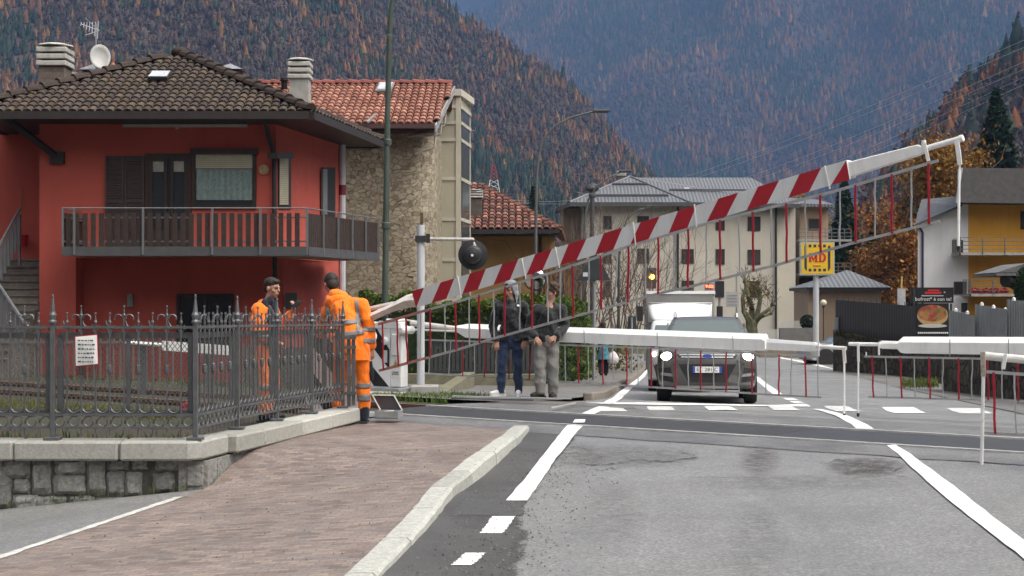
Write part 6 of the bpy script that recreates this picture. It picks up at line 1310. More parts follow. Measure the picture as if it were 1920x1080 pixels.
kb = thing('keep_back_sign', 'dark upright sign seen from behind left of the truck', 'sign', P(1184, 695, 48)); mb = MB(); a, c_ = P(1177, 617, 48), P(1193, 593, 48); mb.box((a.x, 48, a.z), (c_.x, 48.04, c_.z)); mb.build('sign_plate', M('sign_back', 0), kb); mb = MB(); mb.tube([P(1184.5, 700, 47.95), P(1184.5, 595, 47.95)], .035, 6); mb.build('pole', M('pole_grey', 0), kb)
ps = thing('slim_post', 'slim dark post beyond the woman in turquoise', 'pole', P(1158, 690, 50)); mb = MB(); mb.tube([P(1158, 692, 50), P(1160, 470, 50)], .035, 6); mb.build('shaft', darkm, ps)
# shop sign
md = thing('shop_sign', 'yellow square shop sign with red letters on a tall white post', 'sign', P(1530, 660, 80)); D = 80.0
mb = MB(); mb.tube([P(1530, 672, D), P(1530, 516, D)], .155, 10); mb.build('post', M('post_grey', 0), md)
a, c_ = P(1499, 516, D), P(1563, 454, D); mb = MB(); mb.box((a.x, D-.25, a.z), (c_.x, D+.1, c_.z)); bx = mb.build('sign_box', M('sign_silver', (.40, .42, .38), .5, .05, 3), md)
a, c_ = P(1501.5, 513.5, D), P(1560.5, 456.5, D); mb = MB(); mb.box((a.x, D-.262, a.z), (c_.x, D-.252, c_.z)); fc = mb.build('sign_face', M('sign_yellow', (.72, .47, .03), .4, .04, 2), bx)
navy = M('sign_navy', (.03, .035, .08), .5, .05, 3); yb = D-.266; mb = MB()
def pr(x0, y0, x1, y1, dd=.004): a, c_ = P(x0, y1, D), P(x1, y0, D); mb.box((a.x, yb-dd, a.z), (c_.x, yb, c_.z))
for x_ in (1517, 1526, 1535, 1544): pr(x_-2.6, 459, x_+2.6, 464); pr(x_-2.6, 504, x_+2.6, 509)
for (x0, x1, s_) in ((1506.5, 1511, 1), (1550.5, 1555, -1)):
    mb.prism([(P(x_, 0, D).x, yb, P(0, y_, D).z) for x_, y_ in ((x0, 461), (x1, 461), (x1, 508), (x0+(4 if s_ > 0 else 0), 508), (x0, 503)) ][:5] if s_ > 0 else [(P(x_, 0, D).x, yb, P(0, y_, D).z) for x_, y_ in ((x0, 461), (x1, 461), (x1, 503), (x1-3, 508), (x0, 508))], (0, -.004, 0))
mb.build('border_dashes', navy, fc)
redm = M('sign_red', (.5, .03, .03), .4, .05, 3); mb = MB()
def glyph(polys):
    for p in polys: mb.prism([(P(x_, 0, D).x, yb, P(0, y_, D).z) for x_, y_ in p], (0, -.006, 0))
Y0, Y1 = 475, 492
glyph([[(1515, Y1), (1520, Y1), (1520, Y1-2), (1519, Y1-2), (1519, Y0+2), (1515, Y0)], [(1515, Y0), (1520, Y0), (1524, 486), (1523, Y1-1)], [(1524, 486), (1527, Y0), (1531, Y0), (1523.6, Y1-1)], [(1526.5, Y0+2), (1531.5, Y0), (1531.5, Y0+2), (1530.5, Y0+2), (1530.5, Y1-2), (1531.5, Y1-2), (1531.5, Y1), (1525.5, Y1), (1525.5, Y1-2), (1526.5, Y1-2)]])
glyph([[(1533, Y0), (1538, Y0), (1538, Y1), (1533, Y1), (1533, Y1-2), (1534, Y1-2), (1534, Y0+2), (1533, Y0+2)], [(1538.02, Y0), (1542, Y0), (1545.5, Y0+3), (1547, Y0+8), (1542.8, Y0+8), (1541.5, Y0+4), (1538.02, Y0+2.5)], [(1547, Y0+8.02), (1545.5, Y1-3), (1542, Y1), (1538.02, Y1), (1538.02, Y1-2.5), (1541.5, Y1-4), (1542.8, Y0+8.02)]])
pr(1522, 498, 1537, 500); mb.build('letters', redm, fc)
gl_ = thing('globe_lamp', 'cream globe lamp on a thin stand in front of the tan hut', 'lamp', P(1544, 640, 86)); mb = MB(); mb.ell(P(1544, 568, 86), .19, .19, .19, 14, 9); mb.build('globe', M('globe_cream', (.62, .56, .42), .3, .03, 2), gl_, smooth=True); mb = MB(); mb.tube([P(1544, 650, 86), P(1544, 575, 86)], .035, 6); mb.lathe(P(1544, 577, 86), [(.05, 0), (.1, .12)], 8); mb.build('stand', darkm, gl_)
# billboard
bb = thing('billboard', 'black advertising billboard with a pizza below it beside the grey metal sheets', 'billboard', P(1750, 660, 52)); D = 52.0
blk = M('billboard_black', (.018, .018, .02), .4, .1, 3)
mb = MB(); a, c_ = P(1708, 568, D), P(1788, 539, D); mb.box((a.x, D, a.z), (c_.x, D+.08, c_.z)); pan = mb.build('top_panel', blk, bb)
text('bofrost* è con te!', .175, white, pan, P(1750, 561, D)+Vector((0, -.006, 0)), (1, 0, 0), (0, 0, 1))
mb = MB(); 
for (x0, y0, x1, y1) in ((1734, 547, 1765, 551), (1740, 543, 1761, 546)): a, c_ = P(x0, y1, D), P(x1, y0, D); mb.box((a.x, D-.006, a.z), (c_.x, D-.002, c_.z))
mb.build('red_emblem', redm, pan); mb = MB(); mb.lathe(P(1771, 548, D)+Vector((0, -.002, 0)), [(.03, 0), (.03, -.004)], 8, (0, 1, 0)); a, c_ = P(1728, 555.5, D), P(1769, 553.5, D); mb.box((a.x, D-.006, a.z), (c_.x, D-.002, c_.z)); mb.build('fine_print', M('panel_pale', 0), pan)
mb = MB(); a, c_ = P(1718, 632, D-.1), P(1779, 568.5, D-.1); mb.box((a.x, D-.1, a.z), (c_.x, D-.02, c_.z)); low = mb.build('lower_panel', blk, bb)
def oval(px, py, rx_, ry_, mt, nm, dy, y0=None):
    mb = MB(); n = 28; pts = [P(px+rx_*math.cos(2*math.pi*k/n), py+ry_*math.sin(2*math.pi*k/n), D-.1) for k in range(n)]; mb.prism([p+Vector((0, -dy, 0)) for p in pts], (0, -.004, 0)); return mb.build(nm, mt, low)
pz, t, b = mk('pizza_print'); v = pos(t); vo = nd(t, 'ShaderNodeTexVoronoi', Scale=7.0); t.links.new(v, vo.inputs['Vector']); bw = nd(t, 'ShaderNodeRGBToBW'); t.links.new(vo.outputs['Color'], bw.inputs[0]); t.links.new(ramp(t, bw.outputs[0], [(.2, (.28, .05, .03)), (.4, (.35, .17, .05)), (.55, (.10, .11, .03)), (.7, (.30, .03, .03)), (.85, (.42, .28, .10))]), b.inputs['Base Color']); b.inputs['Roughness'].default_value = .5
oval(1748.5, 592, 29, 19, M('crust_print', (.45, .30, .14), .5, .2, 9), 'crust_picture', .002); oval(1748.5, 587, 28, 15.5, pz, 'pizza_picture', .008)
oval(1748.5, 611, 27, 3.5, M('plate_print', (.5, .48, .44), .5, .1, 4), 'plate_picture', .0145)
text('IL BUONO DEL FREDDO', .1, white, low, P(1748.5, 624, D)+Vector((0, -.106, 0)), (1, 0, 0), (0, 0, 1)) if False else None
mb = MB(); r = random.Random(2); x_ = 1721
while x_ < 1775: a, c_ = P(x_, 625.5, D-.1), P(x_+2.6, 622.5, D-.1); mb.box((a.x, D-.106, a.z), (c_.x, D-.102, c_.z)); x_ += 3.6
mb.build('fine_print', white, low); mb = MB(); mb.box((P(1712, 0, D).x, D-.015, -1.6), (P(1716, 0, D).x, D+.06, P(0, 540, D).z-.01)); mb.box((P(1781, 0, D).x, D-.015, -1.6), (P(1785, 0, D).x, D-.002, P(0, 569, D).z)); mb.build('frame_post', darkm, bb)
wb_ = thing('leaning_board', 'pale printed board standing left of the black billboard', 'sign', P(1692, 640, 53)); mb = MB(); a, c_ = P(1683, 580, 53), P(1698, 541, 53); mb.box((a.x, 53, a.z), (c_.x, 53.05, c_.z)); mb.build('board', M('board_pale', (.42, .42, .43), .6, .2, 5), wb_); mb = MB(); mb.tube([P(1690, 545, 53.1), P(1691, 518, 53.1)], .035, 5); mb.tube([P(1690, 660, 53.1), P(1690, 560, 53.1)], .05, 5); mb.build('yellow_pole', M('pole_yellow', (.5, .38, .10), .5, .1, 3), wb_)
# charcoal metal fence on the right, stepped grey sheets
cf = thing('sheet_fence', 'long charcoal ribbed sheet-metal fence on top of the stone wall', 'fence', P(1640, 640, 52))
def sheet(root, pts, D0, D1, mat, name='panel', th=.05):
    mb = MB(); x0, x1 = pts[0][0], pts[1][0]; n = max(4, int((x1-x0)/2.4))
    top = lambda x_: np.interp(x_, [pts[0][0], pts[1][0]], [pts[0][1], pts[1][1]]); bot = lambda x_: np.interp(x_, [pts[3][0], pts[2][0]], [pts[3][1], pts[2][1]])
    vs = []
    for k in range(n+1):
        x_ = x0+(x1-x0)*k/n; D = D0+(D1-D0)*k/n-(.018 if k % 2 else 0); vs += [P(x_, bot(x_), D), P(x_, top(x_), D)]
    m = len(vs); vs2 = [p+Vector((0, th, 0)) for p in vs]
    mb.add(vs+vs2, [[2*k, 2*k+2, 2*k+3, 2*k+1] for k in range(n)]+[[m+2*k+1, m+2*k+3, m+2*k+2, m+2*k] for k in range(n)]+[[2*k+1, 2*k+3, m+2*k+3, m+2*k+1] for k in range(n)]+[[0, 1, m+1, m], [2*n+1, 2*n, m+2*n, m+2*n+1]]); return mb.build(name, mat, root)
sheet(cf, [(1567, 562), (1717, 574), (1717, 650), (1567, 640)], 56, 50, M('charcoal_sheet', (.034, .034, .037), .55, .12, 2))
mb = MB(); mb.tube([P(1568.5, 622, 55.8), P(1568.5, 595, 55.8)], .09, 5); mb.build('end_post', M('pole_grey', 0), cf); mb = MB(); 
for k in range(14): q = P(1570+k*10.5, 562+k*.84, 56-k*.42); mb.tube([q, q+Vector((0, 0, .1))], .012, 3)
mb.build('spikes', darkm, cf)
gs_ = M('grey_sheet', (.22, .235, .245), .5, .08, 2)
for k, (p, lab) in enumerate((([(1780, 581), (1828, 593), (1828, 642), (1780, 642)], 'grey ribbed metal sheet next to the billboard'), ([(1829, 570), (1888, 580), (1888, 642), (1829, 642)], 'middle of the stepped grey ribbed metal sheets'), ([(1889, 561), (1990, 572), (1990, 642), (1889, 642)], 'tallest grey ribbed metal sheet at the right edge'))):
    t_ = thing('metal_sheet', lab, 'fence panel', P(p[0][0], 645, 42), 'stepped grey metal sheets'); sheet(t_, p, 43-k*.8, 42-k*.8, gs_)
    mb = MB(); 
    for j in range(3): q = P(p[0][0]+12+j*22, p[0][1]+3+j*5, 42.3-k*.8); mb.lathe(q, [(.05, 0), (.045, .07), (.01, .1)], 6)
    mb.build('post_cap', white, t_)
# stone walls on the right
sw1 = stonewall('dark_fieldstone', [(.05, .044, .035), (.085, .075, .06), (.12, .105, .08), (.065, .055, .045), (.095, .09, .06)], (.028, .025, .02), 3.2, .10, (1, 1, 1.0), .9)
def wall3(label, pts, seed, top_jit=.06):
    r = random.Random(seed); mb = MB(); n = 26; f_ = []; vs = []
    for k in range(n+1):
        t_ = k/n*(len(pts)-1); i = min(int(t_), len(pts)-2); u = t_-i; a, b_ = pts[i], pts[i+1]; D = a[3]+(b_[3]-a[3])*u; x_ = a[0]+(b_[0]-a[0])*u; yt = a[1]+(b_[1]-a[1])*u; ybm = a[2]+(b_[2]-a[2])*u
        A, B = P(x_, yt, D), P(x_, ybm+12, D); A.z += r.uniform(-top_jit, top_jit); vs += [B, A, A+Vector((.25, .5, 0)), Vector((B.x+.25, B.y+.5, B.z))]
    mb.add(vs, [[4*k+j, 4*k+4+j, 4*k+5+j, 4*k+1+j] for k in range(n) for j in range(3)]+[[0, 1, 2, 3], [4*n+3, 4*n+2, 4*n+1, 4*n]]); return tag(mb.build('stone_wall', sw1, loc=vs[0]), label, 'wall')
wall3('dark fieldstone wall under the charcoal sheet fence', [(1562, 621, 694, 56), (1600, 628, 700, 54), (1700, 650, 716, 50), (1765, 664, 730, 46)], 2)
wall3('nearer dark fieldstone wall under the grey metal sheets', [(1766, 650, 738, 38), (1850, 652, 760, 34), (1990, 655, 800, 29), (2150, 660, 860, 25)], 3)
cs = np.array([list(P(1572+180*random.random(), 624+45*random.random()**.7, 53)) for _ in range(10)])
vy = thing('creeper', 'thin greenish creeper along the top of the far fieldstone wall', 'plant', P(1600, 640, 54)); n = 900; tt_ = RNG.uniform(0, 1, n); xx = 1566+190*tt_; yy_ = 624+44*tt_-RNG.uniform(-2, 5, n); cards('foliage', np.array([list(P(a_, b_, 55.6-8.5*c_)) for a_, b_, c_ in zip(xx, yy_, tt_)]), RNG.uniform(.08, .18, n), pickcol([(.06, .06, .03), (.05, .07, .025), (.09, .07, .04)], n), LEAF, vy)
def f6(): q = onroad(random.uniform(1700, 1770), random.uniform(722, 734)); return (q.x, q.y+.5, q.z+.05)
grass('grass', 'patch of grass in the gap between the two fieldstone walls', 700, f6, .22)
# low fence and hedge bits by the hut
pf = thing('picket_fence', 'white picket fence in front of the cream block', 'fence', P(1460, 650, 92)); mb = MB(); D = 92.0
for k in range(46): x_ = 1420+k*2.4; a = P(x_, 628 if x_ < 1462 else 612, D); mb.box((a.x, D, a.z-1.0), (a.x+.05, D+.03, a.z+.35))
mb.build('picket', M('picket_white', (.5, .49, .46), .7, .08, 4), pf); mb = MB(); mb.box((P(1418, 0, D).x, D+.04, -1.1), (P(1535, 0, D).x, D+.08, -1.0)); mb.build('fence_rail', M('picket_white', 0), pf)
gw = MB(); a, c_ = P(1462, 650, 84), P(1532, 615, 84); gw.box((a.x, 84, -1.9), (c_.x, 84.3, c_.z)); tag(gw.build('garden_wall', M('garden_wall_grey', (.15, .145, .14), .8, .15, 3), loc=(a.x, 84, -1.9)), 'grey garden wall below the shop sign', 'wall')
bw_ = MB(); a, c_ = P(1425, 672, 76), P(1512, 646, 76); bw_.box((a.x, 76, -2.2), (c_.x, 76.5, c_.z)); tag(bw_.build('roadside_wall', M('roadside_brown', (.20, .165, .125), .85, .2, 3), loc=(a.x, 76, -2.2)), 'low brown roadside wall beyond the white boom end', 'wall')
# ---- hills
hill_m, t, b = mk('forest_floor'); v = pos(t); f_ = noise_(t, v, .012, 8, .7)
t.links.new(ramp(t, f_, [(.3, (.045, .036, .032)), (.5, (.065, .048, .042)), (.7, (.08, .058, .05))]), b.inputs['Base Color']); b.inputs['Roughness'].default_value = 1; b.inputs['Specular IOR Level'].default_value = 0
def hill(name, label, sil, Db, Dt, y0, ytop_extra, n_trees, pal, weights, size, seed, nu=60, nv=26, rough=.03, x0=None, x1=None, zone=None):
    """a wooded slope: foot at distance Db, crest (or its upper reach) at Dt; trees stand on it"""
    rg = np.random.default_rng(seed); xs = [p[0] for p in sil]; ysil = [p[1] for p in sil]; x0 = xs[0]; x1 = xs[-1]
    ph = rg.uniform(0, 6.28, 12)
    def surf(u, v):
        px = x0+(x1-x0)*u; yt = np.interp(px, xs, ysil); py = y0+(yt-y0)*v
        D = Db+(Dt-Db)*v**1.15
        D = D*(1+rough*(np.sin(u*9+ph[0]+v*3)+.7*np.sin(u*19+ph[1]-v*5)+.45*np.sin(u*41+ph[2]+v*11)+.3*np.sin(v*23+ph[3]+u*15)))
        return np.stack([(px-960)/F*D, D, CAMZ+(HZ-py)/F*D], -1)
    U, V = np.meshgrid(np.linspace(0, 1, nu+1), np.linspace(0, 1, nv+1)); G = surf(U, V)
    back = G[-1].copy(); back[:, 1] += (Dt-Db)*.5+60; back[:, 2] -= (Dt-Db)*.25+20; G = np.concatenate([G, back[None]], 0); nv2 = nv+1
    me = bpy.data.meshes.new(name); me.from_pydata(G.reshape(-1, 3).tolist(), [], [[j*(nu+1)+i, j*(nu+1)+i+1, (j+1)*(nu+1)+i+1, (j+1)*(nu+1)+i] for j in range(nv2) for i in range(nu)]); me.materials.append(hill_m); me.polygons.foreach_set('use_smooth', [True]*len(me.polygons))
    struct(link(name, me), label)
    u = rg.uniform(0, 1, n_trees); v = rg.uniform(0, 1, n_trees)**.9; Bp = surf(u, v)
    # species in patches: 0 conifer, 1 larch, 2 bare broadleaf
    cl = 1.2*np.sin(u*9+ph[4]+3*np.sin(v*5+ph[5]))+1.1*np.sin(v*11+ph[6]+3*np.sin(u*7+ph[7]))+.8*np.sin(u*27+v*19+ph[8])+.6*np.sin(u*61-v*31+ph[9])+rg.normal(0, .30, n_trees)
    if zone is not None: cl = cl+zone(u, v)
    q = np.quantile(cl, [weights[0], weights[0]+weights[1]]); sp = np.where(cl < q[0], 0, np.where(cl < q[1], 1, 2)); mixr = rg.uniform(0, 1, n_trees); sp = np.where(mixr < .07, 1, np.where(mixr > .90, 0, np.where((mixr > .78) & (sp < 2), 2, sp)))
    h = size*rg.uniform(.6, 1.2, n_trees)*np.where(sp == 2, .72, 1.05); h = h*np.exp(rg.normal(0, .16, n_trees)); w = h*np.where(sp == 0, .19, np.where(sp == 1, .19, .36))*rg.uniform(.8, 1.25, n_trees)
    base = np.zeros((n_trees, 3))
    for k in range(3): m_ = sp == k; base[m_] = pickcol(pal[k], int(m_.sum()), .20, rg)
    # crown bodies: small jittered solids
    ns, nl = 6, 4; zz = np.array([.10, .38, .68, 1.0]); pr_c = np.array([.85, .8, .42, .03]); pr_b = np.array([.45, 1.0, .85, .12])
    pr = np.where((sp == 2)[:, None], pr_b*.55, pr_c)*rg.uniform(.8, 1.2, (n_trees, nl)); an = (np.arange(ns)*2*np.pi/ns)[None, None, :]+rg.uniform(0, 1, (n_trees, 1, 1)); rj = rg.uniform(.7, 1.25, (n_trees, nl, ns))
    R_ = w[:, None, None]*pr[:, :, None]*rj; X_ = Bp[:, 0][:, None, None]+R_*np.cos(an); Y_a = Bp[:, 1][:, None, None]+R_*np.sin(an); Z_ = Bp[:, 2][:, None, None]+h[:, None, None]*(zz[None, :, None]+rg.uniform(-.06, .06, (n_trees, nl, ns)))
    Vv = np.stack([X_, Y_a, Z_], -1).reshape(-1, 3); base_i = (np.arange(n_trees)*nl*ns)[:, None, None, None]; L_ = np.arange(nl-1)[None, :, None, None]*ns; K_ = np.arange(ns)[None, None, :, None]; K2 = (np.arange(ns)+1)[None, None, :, None] % ns
    Fq = np.concatenate([base_i+L_+K_, base_i+L_+K2, base_i+L_+ns+K2, base_i+L_+ns+K_], -1).reshape(-1); nf = len(Fq)//4
    me = bpy.data.meshes.new(name+'_forest'); me.vertices.add(len(Vv)); me.vertices.foreach_set('co', Vv.ravel()); me.loops.add(4*nf); me.loops.foreach_set('vertex_index', Fq.astype(np.int32)); me.polygons.add(nf); me.polygons.foreach_set('loop_start', np.arange(0, 4*nf, 4, dtype=np.int32)); me.polygons.foreach_set('loop_total', np.full(nf, 4, dtype=np.int32)); me.polygons.foreach_set('use_smooth', [True]*nf); me.update(); me.materials.append(FAR)
    at = me.color_attributes.new('Col', 'FLOAT_COLOR', 'POINT'); cc = np.ones((len(Vv), 4)); cc[:, :3] = np.repeat(base, nl*ns, 0)*rg.uniform(.9, 1.1, (len(Vv), 1)); at.data.foreach_set('color', cc.ravel().astype(np.float32)); struct(link(name+'_forest', me), label.split(' with')[0]+': dense autumn forest', 'stuff', 'forest')
    # loose outer sprays
    K = 13; tu = rg.uniform(0, 1, (n_trees, K)); an = rg.uniform(0, 2*np.pi, (n_trees, K)); prof = np.where(sp[:, None] == 2, np.sin(np.pi*np.clip(tu*.9+.08, 0, 1))**.7, (1-tu)**.8+.06); rad = w[:, None]*prof*rg.uniform(.7, 1.15, (n_trees, K))
    C = np.stack([Bp[:, 0:1]+rad*np.cos(an), Bp[:, 1:2]+rad*np.sin(an), Bp[:, 2:3]+h[:, None]*(.12+.9*tu)], -1).reshape(-1, 3); cc = np.repeat(base, K, 0)*rg.uniform(.85, 1.15, (n_trees*K, 1)); sz = np.repeat(np.where(sp == 2, h*.30, h*.15), K)*rg.uniform(.6, 1.2, n_trees*K)
    struct(cards(name+'_foliage', C, sz, cc, FAR, rng=rg, aspect=.6), label.split(' with')[0]+': loose foliage of the forest', 'stuff', 'forest')
PC = [(.018, .032, .022), (.024, .04, .024), (.034, .046, .024)]; PLr = [(.17, .080, .030), (.14, .062, .028), (.20, .105, .04), (.115, .06, .032)]; PB = [(.066, .046, .038), (.085, .06, .048), (.055, .04, .036), (.075, .05, .04)]
hill('left_hillside', 'near wooded hillside rising on the left', [(-500, -420), (300, -330), (640, -160), (800, -4), (850, 18), (930, 70), (1000, 112), (1060, 150), (1130, 232), (1180, 290), (1300, 420), (1480, 560)], 560, 1250, 588, 0, 34000, (PC, PLr, PB), (.24, .15), 8.2, 5)
hill('far_mountainside', 'big bluish wooded mountainside in the middle distance', [(840, 60), (930, 10), (1030, -60), (1150, -160), (1300, -260), (1700, -420), (2100, -420), (2500, -380)], 2000, 3900, 582, 0, 44000, (PC, PLr, PB), (.42, .32), 18, 6)
hill('farthest_mountain', 'hazy farthest mountain slope at the top of the valley', [(500, -300), (800, -320), (1100, -350), (1500, -350)], 4400, 5600, 420, 0, 9000, (PC, PLr, PB), (.3, .3), 24, 7)
hill('right_hillside', 'dark brown wooded slope at the right edge', [(1560, 480), (1640, 380), (1700, 300), (1740, 262), (1790, 205), (1850, 150), (1920, 88), (2050, -20), (2400, -200)], 330, 620, 580, 0, 5200, (PC, [(.16, .06, .02), (.12, .045, .018)], [(.062, .045, .040), (.08, .055, .045), (.05, .038, .036)]), (.14, .10), 11, 8, rough=.02)
# unseen valley rim behind and beside the viewer, added to block low sky light
mb = MB(); vs = []; nA = 40
for k in range(nA+1):
    a = math.radians(105+(335-105)*k/nA-90+90); r0, r1 = 420, 900
    for (r_, z_) in ((r0, -6), ((r0+r1)/2, 150+40*math.sin(k*1.3)), (r1, 330+60*math.sin(k*.9))): vs.append((r_*math.sin(math.radians(70+220*k/nA)), r_*math.cos(math.radians(70+220*k/nA)), z_))
mb.add(vs, [[j*3+i, j*3+i+1, (j+1)*3+i+1, (j+1)*3+i] for j in range(nA) for i in range(2)]); struct(mb.build('sky_block_rim', hill_m, smooth=True), 'unseen valley rim added behind the viewer to block low sky light')
# ---- power lines with lattice pylon
cab = M('cable_grey', (.42, .42, .44), .5, .05, 3)
for k, (a, c_) in enumerate((((930, 372), (1960, 58)), ((936, 376), (1960, 72)), ((1080, 360), (1960, 98)), ((1090, 364), (1960, 112)), ((1150, 372), (1960, 126)), ((1160, 377), (1960, 140)))):
    A, B = P(a[0], a[1], 600), P(c_[0], c_[1], 190); n = 20; pts = [A.lerp(B, i/n)-Vector((0, 0, 9*math.sin(math.pi*i/n))) for i in range(n+1)]
    mb = MB(); mb.tube(pts, [.055-.03*i/n for i in range(n+1)], 4, cap=False)
    lab = ('topmost', 'second from the top', 'third from the top', 'third from the bottom', 'second from the bottom', 'lowest')[k]
    tag(mb.build('power_line', cab, loc=A), f'{lab} of the six power lines crossing the mountainside', 'cable', 'power lines across the valley')
py = thing('lattice_pylon', 'small red and white lattice pylon on the far hillside', 'pylon', P(928, 366, 590)); D = 590.0
for (ya, yb, wa_, wb2, mt, nm) in ((372, 338, 5.4, 3, white, 'white_section'), (338, 308, 3, .8, redp, 'red_section')):
    mb = MB(); A, B = P(926, ya, D), P(926, yb, D)
    for s_ in (-1, 1):
        for y_ in (-1, 1): mb.tube([A+Vector((s_*wa_/2, y_*wa_/2, 0)), B+Vector((s_*wb2/2, y_*wb2/2, 0))], .10, 4)
    for i in range(4):
        p, q = A.lerp(B, i/4), A.lerp(B, (i+1)/4); w0, w1 = wa_+(wb2-wa_)*i/4, wa_+(wb2-wa_)*(i+1)/4
        mb.tube([p+Vector((-w0/2, -w0/2, 0)), q+Vector((w1/2, -w1/2, 0))], .06, 4); mb.tube([p+Vector((w0/2, -w0/2, 0)), q+Vector((-w1/2, -w1/2, 0))], .06, 4)
    mb.build(nm, mt, py)
# ================================================================== VEHICLES
def crom(xs, ys, x):
    """smooth interpolation through (xs, ys)"""
    xs = np.asarray(xs, float); ys = np.asarray(ys, float); i = int(np.clip(np.searchsorted(xs, x)-1, 0, len(xs)-2)); h = xs[i+1]-xs[i]; t_ = (x-xs[i])/h
    def m(j):
        if j == 0: return (ys[1]-ys[0])/(xs[1]-xs[0])
        if j == len(xs)-1: return (ys[-1]-ys[-2])/(xs[-1]-xs[-2])
        a, b_ = (ys[j]-ys[j-1])/(xs[j]-xs[j-1]), (ys[j+1]-ys[j])/(xs[j+1]-xs[j]); return 0 if a*b_ <= 0 else 2*a*b_/(a+b_)
    return (2*t_**3-3*t_**2+1)*ys[i]+(t_**3-2*t_**2+t_)*h*m(i)+(-2*t_**3+3*t_**2)*ys[i+1]+(t_**3-t_**2)*h*m(i+1)
def loft(mb, stations, ny=36, nr=22):
    """stations: (y, [(half width, z), ...]) from nose to tail; mirrored; closes nose and tail"""
    ys_ = [s[0] for s in stations]; k = len(stations[0][1]); yy_ = []
    for i in range(len(ys_)-1): m = max(2, int(ny*(ys_[i+1]-ys_[i])/(ys_[-1]-ys_[0])+1)); yy_ += [ys_[i]+(ys_[i+1]-ys_[i])*j/m for j in range(m)]
    yy_.append(ys_[-1]); rings = []
    for y in yy_:
        cw = [crom(ys_, [s[1][j][0] for s in stations], y) for j in range(k)]; cz = [crom(ys_, [s[1][j][1] for s in stations], y) for j in range(k)]
        tt_ = np.linspace(0, k-1, nr); half = [(crom(range(k), cw, t_), crom(range(k), cz, t_)) for t_ in tt_]
        rings.append([(w_, y, z_) for w_, z_ in half]+[(-w_, y, z_) for w_, z_ in half[-2:0:-1]])
    n = len(rings[0]); o = [p for r_ in rings for p in r_]
    mb.add(o, [[i*n+j, i*n+(j+1) % n, (i+1)*n+(j+1) % n, (i+1)*n+j][::-1] for i in range(len(rings)-1) for j in range(n)]+[list(range(n)), [(len(rings)-1)*n+j for j in range(n)][::-1]])
    return mb
def wheel(root, c, R=.34, wd=.22, ax=(1, 0, 0), rim_col=(.32, .33, .34)):
    mb = MB(); mb.lathe(c, [(R*.62, -wd/2), (R*.93, -wd/2), (R, -wd*.36), (R, wd*.36), (R*.93, wd/2), (R*.62, wd/2)], 24, ax); t = mb.build('wheel', M('tyre', (.018, .018, .019), .8, .2, 9), root)
    mb = MB(); mb.lathe(c, [(R*.62, -wd*.48), (R*.5, -wd*.40), (R*.15, -wd*.46), (R*.02, -wd*.46)], 16, ax); mb.lathe(c, [(R*.62, wd*.48), (R*.5, wd*.40), (R*.15, wd*.46), (R*.02, wd*.46)], 16, ax); mb.build('rim', M('alloy', rim_col, .3, .1, 5, metal=.8), t); return t
def bvh_of(mb):
    return BVHTree.FromPolygons([Vector(v) for v in mb.v], mb.f)
def patch(bv, poly, off, nu=10, d=(0, 1, 0)):
    """a skin laid on the body where it is seen from the front: poly in x, z; returns an MB"""
    mb = MB(); d = Vector(d); p = [Vector((a, b_, 0)) for a, b_ in poly]
    a, b_, c_, e = p[:4]; vs = []
    for j in range(nu+1):
        for i in range(nu+1):
            u, v_ = i/nu, j/nu; q = (a*(1-u)+b_*u)*(1-v_)+(e*(1-u)+c_*u)*v_; h = bv.ray_cast(Vector((q.x, -3, q.y)), d); y = h[0].y if h[0] is not None else .3; nn = h[1] if h[0] is not None else Vector((0, -1, 0))
            if nn.y > 0: nn = -nn
            vs.append(Vector((q.x, y, q.y))+nn*off)
    mb.add(vs, [[j*(nu+1)+i, j*(nu+1)+i+1, (j+1)*(nu+1)+i+1, (j+1)*(nu+1)+i] for j in range(nu) for i in range(nu)]); return mb
def paintm(name, col, rough=.3, metal=.55):
    if name in MC: return MC[name]
    m, t, b = mk(name); v = obj_(t); c = mixc(t, ramp(t, noise_(t, v, 3, 5), [(.35, 0.0), (.7, .18)]), col, tuple(x*.6 for x in col)); t.links.new(c, b.inputs['Base Color']); b.inputs['Metallic'].default_value = metal; b.inputs['Coat Weight'].default_value = .5; b.inputs['Coat Roughness'].default_value = .08
    t.links.new(ramp(t, noise_(t, v, 6, 5), [(.3, rough-.05), (.7, rough+.15)]), b.inputs['Roughness']); MC[name] = m; return m
# ---- grey SUV
cg = paintm('car_grey', (.135, .132, .13), .3, .75); chrome = M('chrome', (.62, .63, .64), .15, .05, 5, metal=1.0); blackp = M('black_plastic', (.02, .02, .021), .5, .15, 8); cglass = glass('car_glass', (.10, .125, .128), .04)  # car glass colour lightened to paint in the reflected sky
def plate(root, c, txt, w=.52, h=.11):
    c = Vector(c); mb = MB(); mb.cbox(c, (w, 0, 0), (0, .012, 0), (0, 0, h)); p = mb.build('number_plate', white, root); mb = MB(); bl = M('plate_blue', (.03, .08, .4), .4, .05, 3)
    for s_ in (-1, 1): mb.cbox(c+Vector((s_*(w/2-.022), -.008, 0)), (.044, 0, 0), (0, .003, 0), (0, 0, h*.98))
    mb.build('blue_band', bl, p); text(txt, .098, M('plate_black', (.02, .02, .02), .5, .05, 3), p, c+Vector((0, -.0085, 0)), (1, 0, 0), (0, 0, 1)); return p
car = thing('parked_car', 'dark grey SUV with lit headlights waiting behind the lowered barrier', 'car', (0, 0, 0), 'vehicles queueing at the crossing')
def ring(w, zb, zs, zt, f=.97): return [(0, zb), (w*.72, zb), (w*.93, zb+.04), (w*.985, zb+.18), (w, (zb+zs)/2+.05), (w*f, zs), (w*.86, zt-.02), (w*.5, zt+.005), (0, zt+.012)]
